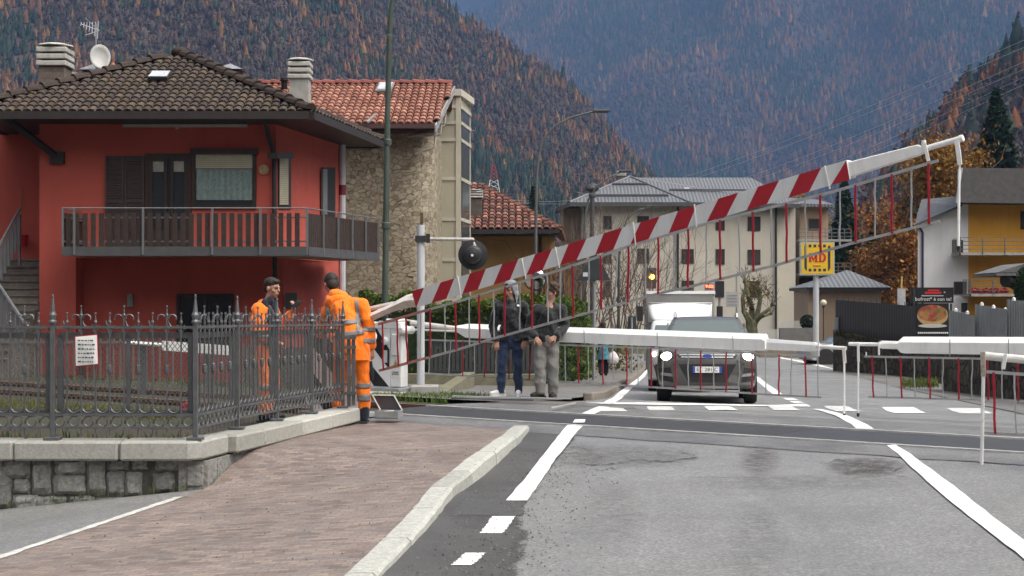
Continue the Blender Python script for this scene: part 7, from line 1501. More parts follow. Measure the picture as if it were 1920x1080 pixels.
bodyS = [(0.0, ring(.56, .36, .70, .80)), (.05, ring(.74, .30, .78, .90)), (.16, ring(.85, .26, .86, .98)), (.42, ring(.905, .24, .94, 1.05)), (.9, ring(.92, .24, .98, 1.10)), (1.35, ring(.92, .24, 1.0, 1.13)), (2.4, ring(.92, .24, 1.0, 1.14)), (3.9, ring(.92, .26, 1.02, 1.16)), (4.35, ring(.87, .32, .98, 1.12)), (4.5, ring(.70, .42, .9, 1.02))]
bmb = loft(MB(), bodyS); bv = bvh_of(bmb); body = bmb.build('body', cg, car, smooth=True)
cab_ = MB(); st_ = [(1.28, .80, 1.10, .79, 1.12), (1.5, .82, 1.09, .74, 1.32), (1.8, .835, 1.09, .68, 1.53), (2.02, .84, 1.09, .64, 1.635), (2.5, .845, 1.09, .63, 1.68), (3.3, .845, 1.09, .62, 1.67), (4.0, .83, 1.1, .60, 1.61), (4.4, .80, 1.1, .66, 1.25)]
gstat = [(y, [(0, zb), (w, zb), (w*.985, zb+.02), ((w+wt)/2+.01, (zb+zt)/2), (wt+.035, zt-.07), (wt-.01, zt-.012), (wt*.6, zt+.008), (0, zt+.016)]) for y, w, zb, wt, zt in st_]
loft(cab_, gstat, 30, 22); bvc = bvh_of(cab_); ch = cab_.build('cabin', cg, body, smooth=True)
ws_ = patch(bvc, [(-.745, 1.17), (.745, 1.17), (.575, 1.58), (-.575, 1.58)], .006, 12); ws_.build('windscreen', cglass, body, smooth=True)
mb = MB()
for s_ in (-1, 1): mb.prism([(s_*.852, 1.75, 1.17), (s_*.855, 3.0, 1.17), (s_*.735, 2.9, 1.56), (s_*.735, 2.15, 1.55)], (s_*.012, 0, 0))
mb.build('side_window', cglass, body)
mb = MB(); mb.cbox((.02, 1.86, 1.50), (.24, 0, 0), (0, .05, 0), (0, 0, .10)); mb.build('mirror_mount', blackp, body)
mb = MB()
for s_ in (-1, 1): mb.tube([(s_*.60, 2.05, 1.64), (s_*.60, 2.1, 1.72), (s_*.60, 2.3, 1.745), (s_*.59, 3.6, 1.735), (s_*.58, 3.8, 1.66)], .03, 6)
mb.build('roof_rail', chrome, body)
for s_ in (-1, 1):
    mb = MB(); mb.ell((s_*1.02, 1.62, 1.13), .12, .09, .085, 10, 7); mb.tube([(s_*.86, 1.66, 1.06), (s_*.98, 1.63, 1.09)], .03, 6); mb.build('wing_mirror', cg, body, smooth=True)
patch(bv, [(-.50, .80), (.50, .80), (.56, .88), (-.56, .88)], .004).build('grille', blackp, body)
mb = MB(); 
for z_, w_ in ((.865, .50), (.825, .47)):
    pts = []
    for k in range(13): x_ = -w_+2*w_*k/12; h = bv.ray_cast(Vector((x_, -3, z_)), Vector((0, 1, 0))); pts.append(h[0]+Vector((0, -.012, 0)))
    mb.tube(pts, .013, 5)
mb.build('chrome_bar', chrome, body)
def ovalp(c, rx_, rz_, mt, nm, par, dy=.012, n=20):
    mb = MB(); mb.prism([Vector(c)+Vector((rx_*math.cos(2*math.pi*k/n), 0, rz_*math.sin(2*math.pi*k/n))) for k in range(n)], (0, -dy, 0)); return mb.build(nm, mt, par)
h0 = bv.ray_cast(Vector((0, -3, .845)), Vector((0, 1, 0)))[0]; em = ovalp(h0+Vector((0, -.02, 0)), .095, .04, chrome, 'emblem', body); ovalp(h0+Vector((0, -.033, 0)), .084, .032, M('plate_blue', (.03, .08, .4), .4, .05, 3), 'emblem_face', em, .004)
patch(bv, [(-.34, .37), (.34, .37), (.52, .70), (-.52, .70)], .005).build('air_intake', blackp, body)
mb = MB()
for z_ in (.52, .58, .64): mb.cbox((0, -.0, z_), (.86+(z_-.52)*.9, 0, 0), (0, .02, 0), (0, 0, .012))
mb.build('intake_slat', blackp, body)
for s_ in (-1, 1):
    pl_ = [(s_*.56, .80), (s_*.83, .76), (s_*.88, .92), (s_*.58, .93)]
    patch(bv, pl_ if s_ > 0 else [pl_[1], pl_[0], pl_[3], pl_[2]], .004).build('headlight_housing', M('lamp_housing', (.06, .06, .065), .25, .1, 4, metal=.5), body)
    c_ = [(s_*.61, .79), (s_*.81, .76), (s_*.84, .90), (s_*.64, .905)]; hq = bv.ray_cast(Vector((s_*.72, -3, .84)), Vector((0, 1, 0)))[0]; MB().ell(hq+Vector((0, .02, 0)), .115, .07, .075, 14, 9).build('headlight', lens_white, body, smooth=True)
    c_ = [(s_*.60, .36), (s_*.86, .42), (s_*.88, .62), (s_*.66, .64)]; fb_ = patch(bv, c_ if s_ > 0 else [c_[1], c_[0], c_[3], c_[2]], .004, 8).build('fog_surround', blackp, body)
    c_ = [(s_*.62, .47), (s_*.83, .50), (s_*.84, .55), (s_*.64, .53)]; patch(bv, c_ if s_ > 0 else [c_[1], c_[0], c_[3], c_[2]], .012, 5).build('fog_lamp', M('fog_grey', (.35, .35, .36), .2, .1, 4, metal=.5), fb_)
mb = MB(); mb.cbox((0, .10, .285), (1.15, 0, 0), (0, .12, 0), (0, 0, .05)); mb.build('skid_plate', M('skid_silver', (.33, .33, .33), .4, .1, 4, metal=.6), body)
plate(body, (0, -.035, .60), 'EC 281JC')
mb = MB(); 
for s_ in (-.55, .1): mb.tube([(s_, 1.27, 1.135), (s_+.45, 1.34, 1.19)], .010, 4)
mb.build('wiper', blackp, body)
for s_ in (-1, 1):
    for y in (.86, 3.55): wheel(car, (s_*.80, y, .345), .345, .235)
Lrd = math.atan2(-.119, 1)
def setcar(o, px, Y): X = (px-960)/F*Y; o.location = (X, Y, zr(X, Y)+.004); o.rotation_euler = (math.atan(-.060), 0, Lrd)
setcar(car, 1326, 27.0)
# ---- small white box truck behind it
trk = thing('box_truck', 'small box truck with white roof fairing half hidden behind the grey SUV', 'truck', (0, 0, 0), 'vehicles queueing at the crossing')
tw_ = paintm('truck_white', (.62, .63, .64), .35, .15); tsil = paintm('truck_silver', (.42, .42, .43), .3, .4)
def ring2(w, zb, zs, zt): return [(0, zb), (w*.8, zb), (w*.96, zb+.05), (w, zb+.3), (w, (zb+zs)/2+.1), (w*.97, zs), (w*.85, zt-.02), (w*.5, zt), (0, zt)]
cb = loft(MB(), [(0, ring2(.56, .34, .74, .92)), (.06, ring2(.66, .28, .80, 1.02)), (.25, ring2(.72, .25, .92, 1.10)), (.6, ring2(.735, .25, 1.0, 1.16)), (1.5, ring2(.735, .25, 1.0, 1.16)), (1.7, ring2(.70, .3, 1.0, 1.12))]); bvt = bvh_of(cb); tb_ = cb.build('cab', tsil, trk, smooth=True)
up2 = loft(MB(), [(.45, [(0, 1.10), (.70, 1.10), (.70, 1.12), (.66, 1.16), (.3, 1.17), (0, 1.17)]), (.75, [(0, 1.1), (.71, 1.1), (.70, 1.2), (.62, 1.5), (.4, 1.53), (0, 1.54)]), (1.0, [(0, 1.1), (.71, 1.1), (.70, 1.3), (.62, 1.62), (.4, 1.66), (0, 1.67)]), (1.55, [(0, 1.1), (.71, 1.1), (.70, 1.3), (.62, 1.62), (.4, 1.66), (0, 1.67)])], 16, 16); bvu = bvh_of(up2); up2.build('cab_roof', tw_, tb_, smooth=True)
patch(bvu, [(-.60, 1.20), (.60, 1.20), (.55, 1.52), (-.55, 1.52)], .006, 8).build('windscreen', cglass, tb_, smooth=True)
mb = MB(); mb.prism([(-.62, .95, 1.66), (.62, .95, 1.66), (.74, 1.50, 2.02), (.70, 1.52, 2.08), (-.70, 1.52, 2.08), (-.74, 1.50, 2.02)], (0, .05, 0)); mb = MB(); mb.grid(lambda u, v_: Vector(((-.60-.14*v_**.6)*(1-2*u), .88+.65*v_**1.3+.10*(2*u-1)**2, 1.63+.44*v_)), 12, 6); mb.quad((-.74, 1.62, 2.07), (-.74, 1.62, 1.63), (.74, 1.62, 1.63), (.74, 1.62, 2.07)); mb.quad((-.74, 1.62, 2.07), (.74, 1.62, 2.07), (.72, 1.55, 2.07), (-.72, 1.55, 2.07)); fa = mb.build('roof_fairing', M('fairing_white', (.80, .81, .82), .3, .03, 3), trk, smooth=True); so = fa.modifiers.new('s', 'SOLIDIFY'); so.thickness = .02
mb = MB(); mb.box((-.80, 1.70, .55), (.80, 4.3, 2.33)); bx = mb.build('cargo_box', M('box_grey_paint', (.24, .235, .225), .55, .08, 3, dirt=.2), trk, bevel=.02); mb = MB(); mb.box((-.82, 1.68, 2.30), (.82, 4.32, 2.37)); mb.build('box_top_rail', bright, bx)
for s_ in (-1, 1):
    mb = MB(); mb.cbox((s_*.90, .62, 1.78), (.14, 0, 0), (0, .06, 0), (0, 0, .34)); mb.tube([(s_*.72, .75, 1.5), (s_*.88, .64, 1.55)], .015, 5); mb.build('wing_mirror', blackp, trk, bevel=.02)
    c_ = [(s_*.44, .80), (s_*.60, .78), (s_*.64, .98), (s_*.48, .96)]; patch(bvt, c_ if s_ > 0 else [c_[1], c_[0], c_[3], c_[2]], .006, 6).build('headlight', M('lamp_clear', (.6, .6, .6), .1, .1, 4), tb_)
    mb = MB(); h = bvt.ray_cast(Vector((s_*.55, -3, .84)), Vector((0, 1, 0)))[0]; mb.ell(h, .05, .03, .05, 8, 6); mb.build('lit_bulb', lens_white, tb_)
    for y in (.75, 3.4): wheel(trk, (s_*.62, y, .27), .27, .17)
patch(bvt, [(-.5, .30), (.5, .30), (.58, .62), (-.58, .62)], .006).build('bumper_grille', blackp, tb_); patch(bvt, [(-.36, .78), (.36, .78), (.38, .86), (-.38, .86)], .006).build('grille', chrome, tb_)
setcar(trk, 1274, 33.2)
# ---- silver hatchback pulling out on the right, and a green car behind it
def hatch(name, label, col, grp=None):
    c = thing('hatchback_car' if name is None else name, label, 'car', (0, 0, 0), grp); r_ = lambda w, zb, zs, zt: ring(w, zb, zs, zt)
    b_ = loft(MB(), [(0, r_(.52, .32, .56, .62)), (.08, r_(.72, .26, .64, .72)), (.4, r_(.84, .2, .74, .82)), (.9, r_(.87, .2, .82, .92)), (1.4, r_(.87, .2, .86, .96)), (3.2, r_(.87, .2, .9, 1.0)), (3.9, r_(.8, .3, .88, .96)), (4.05, r_(.66, .4, .78, .86))]); bd = b_.build('body', col, c, smooth=True)
    g_ = loft(MB(), [(y, [(0, .9), (w, .9), (w*.99, .93), ((w+wt)/2, (.9+zt)/2), (wt+.02, zt-.05), (wt*.6, zt), (0, zt+.01)]) for y, w, wt, zt in ((1.0, .74, .73, .93), (1.5, .78, .66, 1.2), (1.95, .79, .58, 1.40), (2.6, .79, .57, 1.44), (3.4, .78, .55, 1.38), (3.95, .74, .6, 1.0))], 22, 16); cbn = g_.build('cabin', cglass, bd, smooth=True)
    mb = MB(); mb.grid(lambda u, v_: Vector(((2*u-1)*.56, 1.95+1.5*v_, 1.452-.03*(2*u-1)**2-.03*(2*v_-1)**2+.006)), 6, 5); mb.build('roof_panel', col, bd, smooth=True)
    for s_ in (-1, 1):
        mb = MB(); mb.ell((s_*.62, .16, .64), .17, .12, .07, 10, 6); mb.build('headlight', M('lamp_clear', 0), bd, smooth=True)
        for y in (.78, 3.2):
            wheel(c, (s_*.76, y, .31), .31, .2); mb = MB(); mb.lathe((s_*.868, y, .33), [(.40, -.01), (.40, .012), (.3, .014)], 22, (1, 0, 0)); mb.build('wheel_arch', blackp, bd)
    return c
hc = hatch(None, 'silver hatchback nosing out of a side road at the end of the stone wall', paintm('car_silver', (.36, .37, .38), .3, .5), 'cars at the side road'); X = (1494-960)/F*66; hc.location = (X, 65, zr(X, 66)-.02); hc.rotation_euler = (0, 0, math.radians(-80))
hc2 = hatch(None, 'green car standing behind the silver hatchback', paintm('car_green', (.03, .13, .08), .3, .2), 'cars at the side road'); X = (1530-960)/F*72; hc2.location = (X, 71, zr(X, 72)+.05); hc2.rotation_euler = (0, 0, math.radians(-80))
# ================================================================== PEOPLE
def blob(name, mat, parent, caps, vox=.008, smooth=3, ells=(), fold=0, cut=None, seed=0, cutn=(0, 0, -1), cutp=None):
    """one continuous surface grown from tapered limbs: caps = (p0, r0, p1, r1) and ells = (centre, (rx, ry, rz))"""
    mb = MB()
    for p0, r0, p1, r1 in caps:
        p0, p1 = Vector(p0), Vector(p1); d = p1-p0; n = max(2, int(d.length/.03)); mb.tube([p0+d*k/n for k in range(n+1)], [r0+(r1-r0)*k/n for k in range(n+1)], 14); mb.ell(p0, r0, r0, r0, 14, 9); mb.ell(p1, r1, r1, r1, 14, 9)
    for e in ells: mb.ell(e[0], *e[1], 16, 11, e[2] if len(e) > 2 else None)
    me = bpy.data.meshes.new('t'); me.from_pydata([tuple(v) for v in mb.v], [], mb.f); ob = bpy.data.objects.new('t', me); COL.objects.link(ob)
    m = ob.modifiers.new('r', 'REMESH'); m.mode = 'VOXEL'; m.voxel_size = vox; m.use_smooth_shade = True
    s_ = ob.modifiers.new('s', 'SMOOTH'); s_.iterations = smooth; s_.factor = .5
    dg = bpy.context.evaluated_depsgraph_get(); me2 = bpy.data.meshes.new_from_object(ob.evaluated_get(dg)); bpy.data.objects.remove(ob)
    if fold:
        nv_ = len(me2.vertices); co = np.empty(nv_*3); me2.vertices.foreach_get('co', co); co = co.reshape(-1, 3); no = np.empty(nv_*3); me2.vertices.foreach_get('normal', no); no = no.reshape(-1, 3); rg = np.random.default_rng(int(abs(seed))+3); acc = np.zeros(nv_)
        for k in range(9):
            d = rg.normal(size=3)*np.array([1, 1, 1.5]); d /= np.linalg.norm(d); fr_ = (22, 30, 26, 40, 36, 52, 60, 75, 90)[k]; ph = co @ d*fr_+rg.uniform(0, 6.3)+1.6*np.sin(co @ rg.normal(size=3)*11+rg.uniform(0, 6)); acc += (1-np.abs(np.sin(ph*.5))*1.6)*(1.0, .9, .8, .6, .6, .4, .3, .25, .2)[k]
        co += no*(fold*.42*acc)[:, None]; me2.vertices.foreach_set('co', co.ravel()); me2.update()
    if cut is not None or cutp is not None:
        bm = bmesh.new(); bm.from_mesh(me2); bmesh.ops.bisect_plane(bm, geom=bm.verts[:]+bm.edges[:]+bm.faces[:], plane_co=cutp if cutp is not None else (0, 0, cut), plane_no=cutn, clear_outer=True); bm.to_mesh(me2); bm.free()
    me2.materials.clear(); me2.materials.append(mat); me2.polygons.foreach_set('use_smooth', [True]*len(me2.polygons)); me2.name = name
    return link(name, me2, parent, ORG[parent.name])
def cloth(name, col, rough=.8, fold=.5, scale=9, sheen=.2, var=.12):
    if name in MC: return MC[name]
    m, t, b = mk(name); v = obj_(t); n1 = noise_(t, mapv(t, v, 0, (1, 1, .55)), scale, 4, .6); n2 = noise_(t, v, 120, 2)
    t.links.new(mixc(t, n1, tuple(x*(1-var) for x in col), tuple(min(1, x*(1+var)) for x in col)), b.inputs['Base Color']); b.inputs['Roughness'].default_value = rough; b.inputs['Sheen Weight'].default_value = sheen; b.inputs['Specular IOR Level'].default_value = .2
    bump(t, b, n1, fold, .06); MC[name] = m; return m
skin = cloth('skin', (.42, .24, .175), .55, .05, 20, 0); hairm = M('hair_dark', (.022, .015, .012), .6, .4, 40, bmp=.8, bscale=60, local=True); hair_br = M('hair_brown_curly', (.055, .03, .018), .7, .4, 40, bmp=1, bscale=50, local=True)
hiviz = cloth('orange_hi_vis', (1.0, .20, .012), .75, .55, 8); reflect = M('reflective_grey', (.17, .165, .17), .35, .15, 12, local=True); navyc = cloth('navy_cloth', (.014, .018, .03), .85, .4)
def hand(c, d, up, side, s=1.0, curl=.35):
    """palm plus five unequal bent fingers; c wrist, d hand direction, up back of hand, side = thumb side (+1/-1)"""
    c, d = Vector(c), Vector(d).normalized(); up = Vector(up); up = (up-d*up.dot(d)).normalized(); r_ = d.cross(up)*side; caps = []
    for k, L in enumerate((.072, .080, .075, .060)):
        o = (k-1.5)*-.0195*s; a = c+d*.085*s+r_*o*1.0; caps.append((c+d*.015*s+r_*o*.6, .016*s, a, .0125*s))
        b_ = a+(d*math.cos(curl)-up*math.sin(curl))*L*.5*s; e = b_+(d*math.cos(curl*2.3)-up*math.sin(curl*2.3))*L*.5*s; caps += [(a, .0105*s, b_, .0095*s), (b_, .0095*s, e, .0075*s)]
    t0 = c+d*.025*s+r_*.028*s; t1 = t0+(d*.6+r_*.75-up*.2).normalized()*.045*s; t2 = t1+(d*.9+r_*.25-up*.35).normalized()*.032*s; caps += [(c+d*.01*s, .018*s, t0, .016*s), (t0, .0135*s, t1, .011*s), (t1, .011*s, t2, .009*s)]; return caps
def headparts(c, f, tilt=0.0, s=1.0):
    """skull, jaw, nose, ears, brow, neck start; c centre of the head, f facing direction"""
    c, f = Vector(c), Vector(f).normalized(); up = Vector((0, 0, 1)); up = (up-f*up.dot(f)).normalized(); r_ = f.cross(up); R = Matrix((r_, f, up)).transposed()
    e = [(c+up*.025*s-f*.012*s, (.076*s, .095*s, .092*s), R), (c-up*.05*s+f*.022*s, (.056*s, .066*s, .068*s), R), (c-up*.095*s+f*.052*s, (.028*s, .026*s, .022*s), R), (c+up*.018*s+f*.075*s, (.055*s, .018*s, .014*s), R), (c-up*.022*s+f*.093*s, (.014*s, .018*s, .013*s), R), (c-up*.062*s+f*.080*s, (.024*s, .012*s, .007*s), R), (c-up*.073*s+f*.078*s, (.02*s, .012*s, .007*s), R)]
    for s_ in (-1, 1): e += [(c-up*.012*s-f*.01*s+r_*s_*.079*s, (.010*s, .020*s, .032*s), R), (c-up*.028*s+f*.05*s+r_*s_*.042*s, (.024*s, .028*s, .026*s), R)]
    return e, [(c+up*.012*s+f*.082*s, .009*s, c-up*.02*s+f*.103*s, .011*s)], (r_, f, up)
def face(parent, c, fr, s=1.0):
    c = Vector(c); r_, f, up = fr; mb = MB()
    for s_ in (-1, 1): mb.ell(c+up*.0*s+f*.081*s+r_*s_*.031*s, .007*s, .006*s, .004*s, 8, 6)
    mb.build('eyes', M('eye_dark', (.03, .022, .02), .2, .1, 5), parent); mb = MB()
    for s_ in (-1, 1): mb.tube([c+up*.022*s+f*.090*s+r_*s_*.014*s, c+up*.028*s+f*.088*s+r_*s_*.034*s, c+up*.02*s+f*.074*s+r_*s_*.052*s], [.005*s, .006*s, .003*s], 5)
    mb.build('eyebrows', hairm, parent); mb = MB(); mb.tube([c-up*.066*s+f*.089*s-r_*.022*s, c-up*.067*s+f*.095*s, c-up*.066*s+f*.089*s+r_*.022*s], .0035*s, 5); mb.build('mouth', M('lip_line', (.20, .08, .07), .5, .1, 5), parent)
def shoe(parent, ankle, toe_dir, mat, sole, L=.27, name='shoe'):
    a = Vector(ankle); d = Vector(toe_dir); d.z = 0; d.normalize(); z0 = a.z-.085; caps = [(Vector((a.x, a.y, z0+.05))-d*.05, .042, Vector((a.x, a.y, z0+.045))+d*.09, .040), (Vector((a.x, a.y, z0+.045))+d*.06, .042, Vector((a.x, a.y, z0+.034))+d*(L-.11), .032), (Vector((a.x, a.y, z0+.1))-d*.02, .046, Vector((a.x, a.y, z0+.06)), .045)]
    o = blob(name, mat, parent, caps, .009, 2); n = Vector((-d.y, d.x, 0)); mb = MB(); sh_ = [(-.095, .03), (-.08, .042), (.02, .043), (.10, .047), (L-.11, .034), (L-.078, .0), (L-.11, -.034), (.10, -.047), (.02, -.043), (-.08, -.042), (-.095, -.03)]
    mb.prism([Vector((a.x, a.y, z0-.012))+d*u+n*v_ for u, v_ in sh_], (0, 0, .03)); mb.build('sole', sole, o); return o
def band(name, parent, path, r0, mat=reflect, w=.05, n=16):
    """reflective band round a limb: axis point, direction, radii"""
    mb = MB()
    for c, ax, ra in path:
        c, ax = Vector(c), Vector(ax).normalized(); u = Vector((1, 0, 0)); u = (u-ax*u.dot(ax)).normalized(); v_ = ax.cross(u); rx_, ry_ = ra if isinstance(ra, tuple) else (ra, ra)
        vs = [c+ax*h+u*rx_*math.cos(2*math.pi*k/n)+v_*ry_*math.sin(2*math.pi*k/n) for h in (-w/2, w/2) for k in range(n)]; mb.add(vs, [[k, (k+1) % n, n+(k+1) % n, n+k] for k in range(n)])
    o = mb.build(name, mat, parent, smooth=True); so = o.modifiers.new('s', 'SOLIDIFY'); so.thickness = .006; so.offset = 1; return o
def wrap(name, parent, target, mat, poly, d, off=.011, nu=14, nv=4):
    """a strip laid on a garment by casting from the viewer's side; poly = four corners in the x-z plane (local), d = cast direction"""
    bvx = BVHTree.FromPolygons([v.co.copy() for v in target.data.vertices], [list(p.vertices) for p in target.data.polygons]); d = Vector(d).normalized(); a, b_, c_, e = [Vector(p) for p in poly]; mb = MB(); vs = []; ok = []
    for j in range(nv+1):
        for i in range(nu+1):
            u, v_ = i/nu, j/nv; q = (a*(1-u)+b_*u)*(1-v_)+(e*(1-u)+c_*u)*v_; h = bvx.ray_cast(q-d*2, d)
            if h[0] is None: vs.append(q); ok.append(False)
            else: nn = h[1] if h[1].dot(d) < 0 else -h[1]; vs.append(h[0]+nn*off); ok.append(True)
    f_ = [[j*(nu+1)+i, j*(nu+1)+i+1, (j+1)*(nu+1)+i+1, (j+1)*(nu+1)+i] for j in range(nv) for i in range(nu)]; f_ = [x_ for x_ in f_ if all(ok[i] for i in x_) and max((vs[x_[0]]-vs[x_[2]]).length, (vs[x_[1]]-vs[x_[3]]).length) < .14]
    left, best = set(range(len(f_))), []
    by = {}
    for i, x_ in enumerate(f_):
        for q_ in x_: by.setdefault(q_, []).append(i)
    while left:
        st_, comp = [left.pop()], []
        while st_:
            i = st_.pop(); comp.append(i)
            for q_ in f_[i]:
                for j in by[q_]:
                    if j in left: left.remove(j); st_.append(j)
        if len(comp) > len(best): best = comp
    f_ = [f_[i] for i in sorted(best)]; use = sorted({q_ for x_ in f_ for q_ in x_}); ix = {q_: k for k, q_ in enumerate(use)}; vs = [vs[q_] for q_ in use]; f_ = [[ix[q_] for q_ in x_] for x_ in f_]
    mb.add(vs, f_); o0 = ORG[parent.name]; ORG[parent.name] = Vector((0, 0, 0)); o = mb.build(name, mat, parent, smooth=True); ORG[parent.name] = o0; so = o.modifiers.new('s', 'SOLIDIFY'); so.thickness = .004; return o
V_ = Vector
# ---- worker with his back to us (local frame: x right, y away from the viewer, z up)
def worker_back():
    t = thing('person', 'worker in orange hi-vis suit seen from behind, bending towards the barrier drive', 'person', (0, 0, 0), 'railway workers in orange')
    hc_ = V_((-.335, .36, 1.635)); e, cp_, fr = headparts(hc_, (-.45, .85, -.40)); nk = V_((-.23, .25, 1.475)); ch_ = V_((-.14, .16, 1.28)); pv = V_((-.05, 0, .95))
    RS, RE, RW = V_((.065, .13, 1.38)), V_((.155, .10, 1.10)), V_((.175, .10, .86)); LS, LE, LW = V_((-.365, .25, 1.285)), V_((-.46, .38, 1.05)), V_((-.34, .60, 1.02)); RH, RK, RA = V_((.045, 0, .90)), V_((.095, .03, .50)), V_((.10, -.02, .10)); LH, LK, LA = V_((-.16, .02, .90)), V_((-.20, .16, .50)), V_((-.22, .10, .10))
    body_ = blob('body', skin, t, cp_+[(hc_-V_((0, .0, .05)), .052, nk, .06), (nk, .07, ch_, .13), (ch_, .14, pv, .13), (RS, .05, RE, .042), (RE, .042, RW, .027), (LS, .05, LE, .042), (LE, .042, LW, .027), (RH, .08, RK, .055), (RK, .055, RA, .04), (LH, .08, LK, .055), (LK, .055, LA, .04), (ch_, .1, RS, .055), (ch_, .1, LS, .055)]+hand(RW, (.05, -.02, -1), (.6, -.8, 0), 1, 1.0, .5)+hand(LW, (.6, .8, -.1), (0, 0, 1), 1, 1.0, .6), .0065, 2, e)
    face(body_, hc_, fr); r_, f, up = fr; R = Matrix((r_, f, up)).transposed()
    blob('hair', hairm, t, [], .008, 2, [(hc_+up*.04-f*.02, (.087, .103, .098), R), (hc_-up*.02-f*.055, (.076, .062, .085), R)])
    jk = blob('jacket', hiviz, t, [(nk+V_((.02, -.02, -.05)), .09, ch_, .155), (ch_+V_((-.02, 0, .02)), .165, V_((-.08, .03, 1.04)), .160), (V_((-.08, .03, 1.04)), .160, V_((-.05, -.0, .88)), .165), (V_((-.13, .02, 1.0)), .135, V_((-.14, .02, .62)), .150), (V_((.02, .0, 1.0)), .13, V_((.04, .0, .62)), .150), (ch_+V_((0, 0, .05)), .14, RS, .082), (RS, .085, RE, .074), (RE, .072, RW+V_((0, 0, .04)), .058), (ch_+V_((0, 0, .05)), .14, LS, .082), (LS, .084, LE, .074), (LE, .074, LW, .058)], .011, 2, [(nk+V_((-.02, -.03, .02)), (.11, .10, .08))], fold=.012, cut=.735)
    blob('jacket_hood', hiviz, jk, [(nk+V_((-.10, -.04, -.02)), .06, nk+V_((.11, -.07, -.04)), .065), (nk+V_((-.12, -.07, -.07)), .05, nk+V_((.02, -.15, -.17)), .045), (nk+V_((.12, -.09, -.08)), .05, nk+V_((.02, -.15, -.17)), .045)], .010, 3, [(nk+V_((0, -.10, -.06)), (.155, .06, .095)), (nk+V_((.0, -.03, .02)), (.12, .09, .06))], fold=.012, seed=4)
    dd = (0, 1, 0)
    wrap('reflective_band', t, jk, reflect, [(-.35, 0, 1.115), (.075, 0, 1.17), (.08, 0, 1.225), (-.35, 0, 1.17)], dd, nu=18); wrap('reflective_band', t, jk, reflect, [(-.30, 0, .985), (.10, 0, 1.035), (.105, 0, 1.09), (-.30, 0, 1.04)], dd, nu=18)
    wrap('reflective_band', t, jk, reflect, [(.02, 0, 1.06), (.065, 0, 1.06), (.025, 0, 1.43), (-.02, 0, 1.43)], dd, nu=4, nv=14); wrap('reflective_band', t, jk, reflect, [(-.33, 0, 1.1), (-.285, 0, 1.1), (-.33, 0, 1.37), (-.38, 0, 1.37)], dd, nu=4, nv=12)
    wrap('reflective_band', t, jk, reflect, [(.08, 0, 1.07), (.27, 0, 1.06), (.27, 0, 1.115), (.08, 0, 1.125)], dd, nu=10); wrap('reflective_band', t, jk, reflect, [(.10, 0, .935), (.27, 0, .925), (.27, 0, .975), (.10, 0, .985)], dd, nu=10)
    tr = blob('trousers', hiviz, t, [(V_((-.055, 0, .93)), .165, V_((-.05, 0, .85)), .16), (RH, .12, RK, .090), (RK, .090, RA+V_((0, 0, .10)), .080), (LH, .12, LK, .090), (LK, .090, LA+V_((0, 0, .10)), .080)], .011, 2, fold=.014, seed=9)
    for z0, z1 in ((.40, .46), (.25, .33)): wrap('reflective_band', t, tr, reflect, [(-.02, 0, z0), (.25, 0, z0), (.25, 0, z1), (-.02, 0, z1)], dd, nu=10); wrap('reflective_band', t, tr, reflect, [(-.36, 0, z0), (-.10, 0, z0), (-.10, 0, z1), (-.36, 0, z1)], dd, nu=10)
    mb = MB(); mb.tube([(.175, -.01, .72), (.185, .0, .60), (.19, .0, .50)], [.02, .03, .02], 6); mb.build('side_pocket', navyc, tr)
    for A in (RA, LA):
        bt = blob('boot', navyc, t, [(A+V_((0, 0, .14)), .072, A+V_((0, 0, -.02)), .066), (A+V_((0, -.02, -.05)), .05, A+V_((.0, .12, -.055)), .045)], .010, 2); mb = MB(); mb.cbox(A+V_((0, .04, -.095)), (.10, 0, 0), (0, .28, 0), (0, 0, .022)); mb.build('sole', black, bt, bevel=.01)
    return t
wk = worker_back(); Y = 17.6; X = (667-960)/F*Y; place(wk, (X, Y, zp(X, Y)+.012), 0)
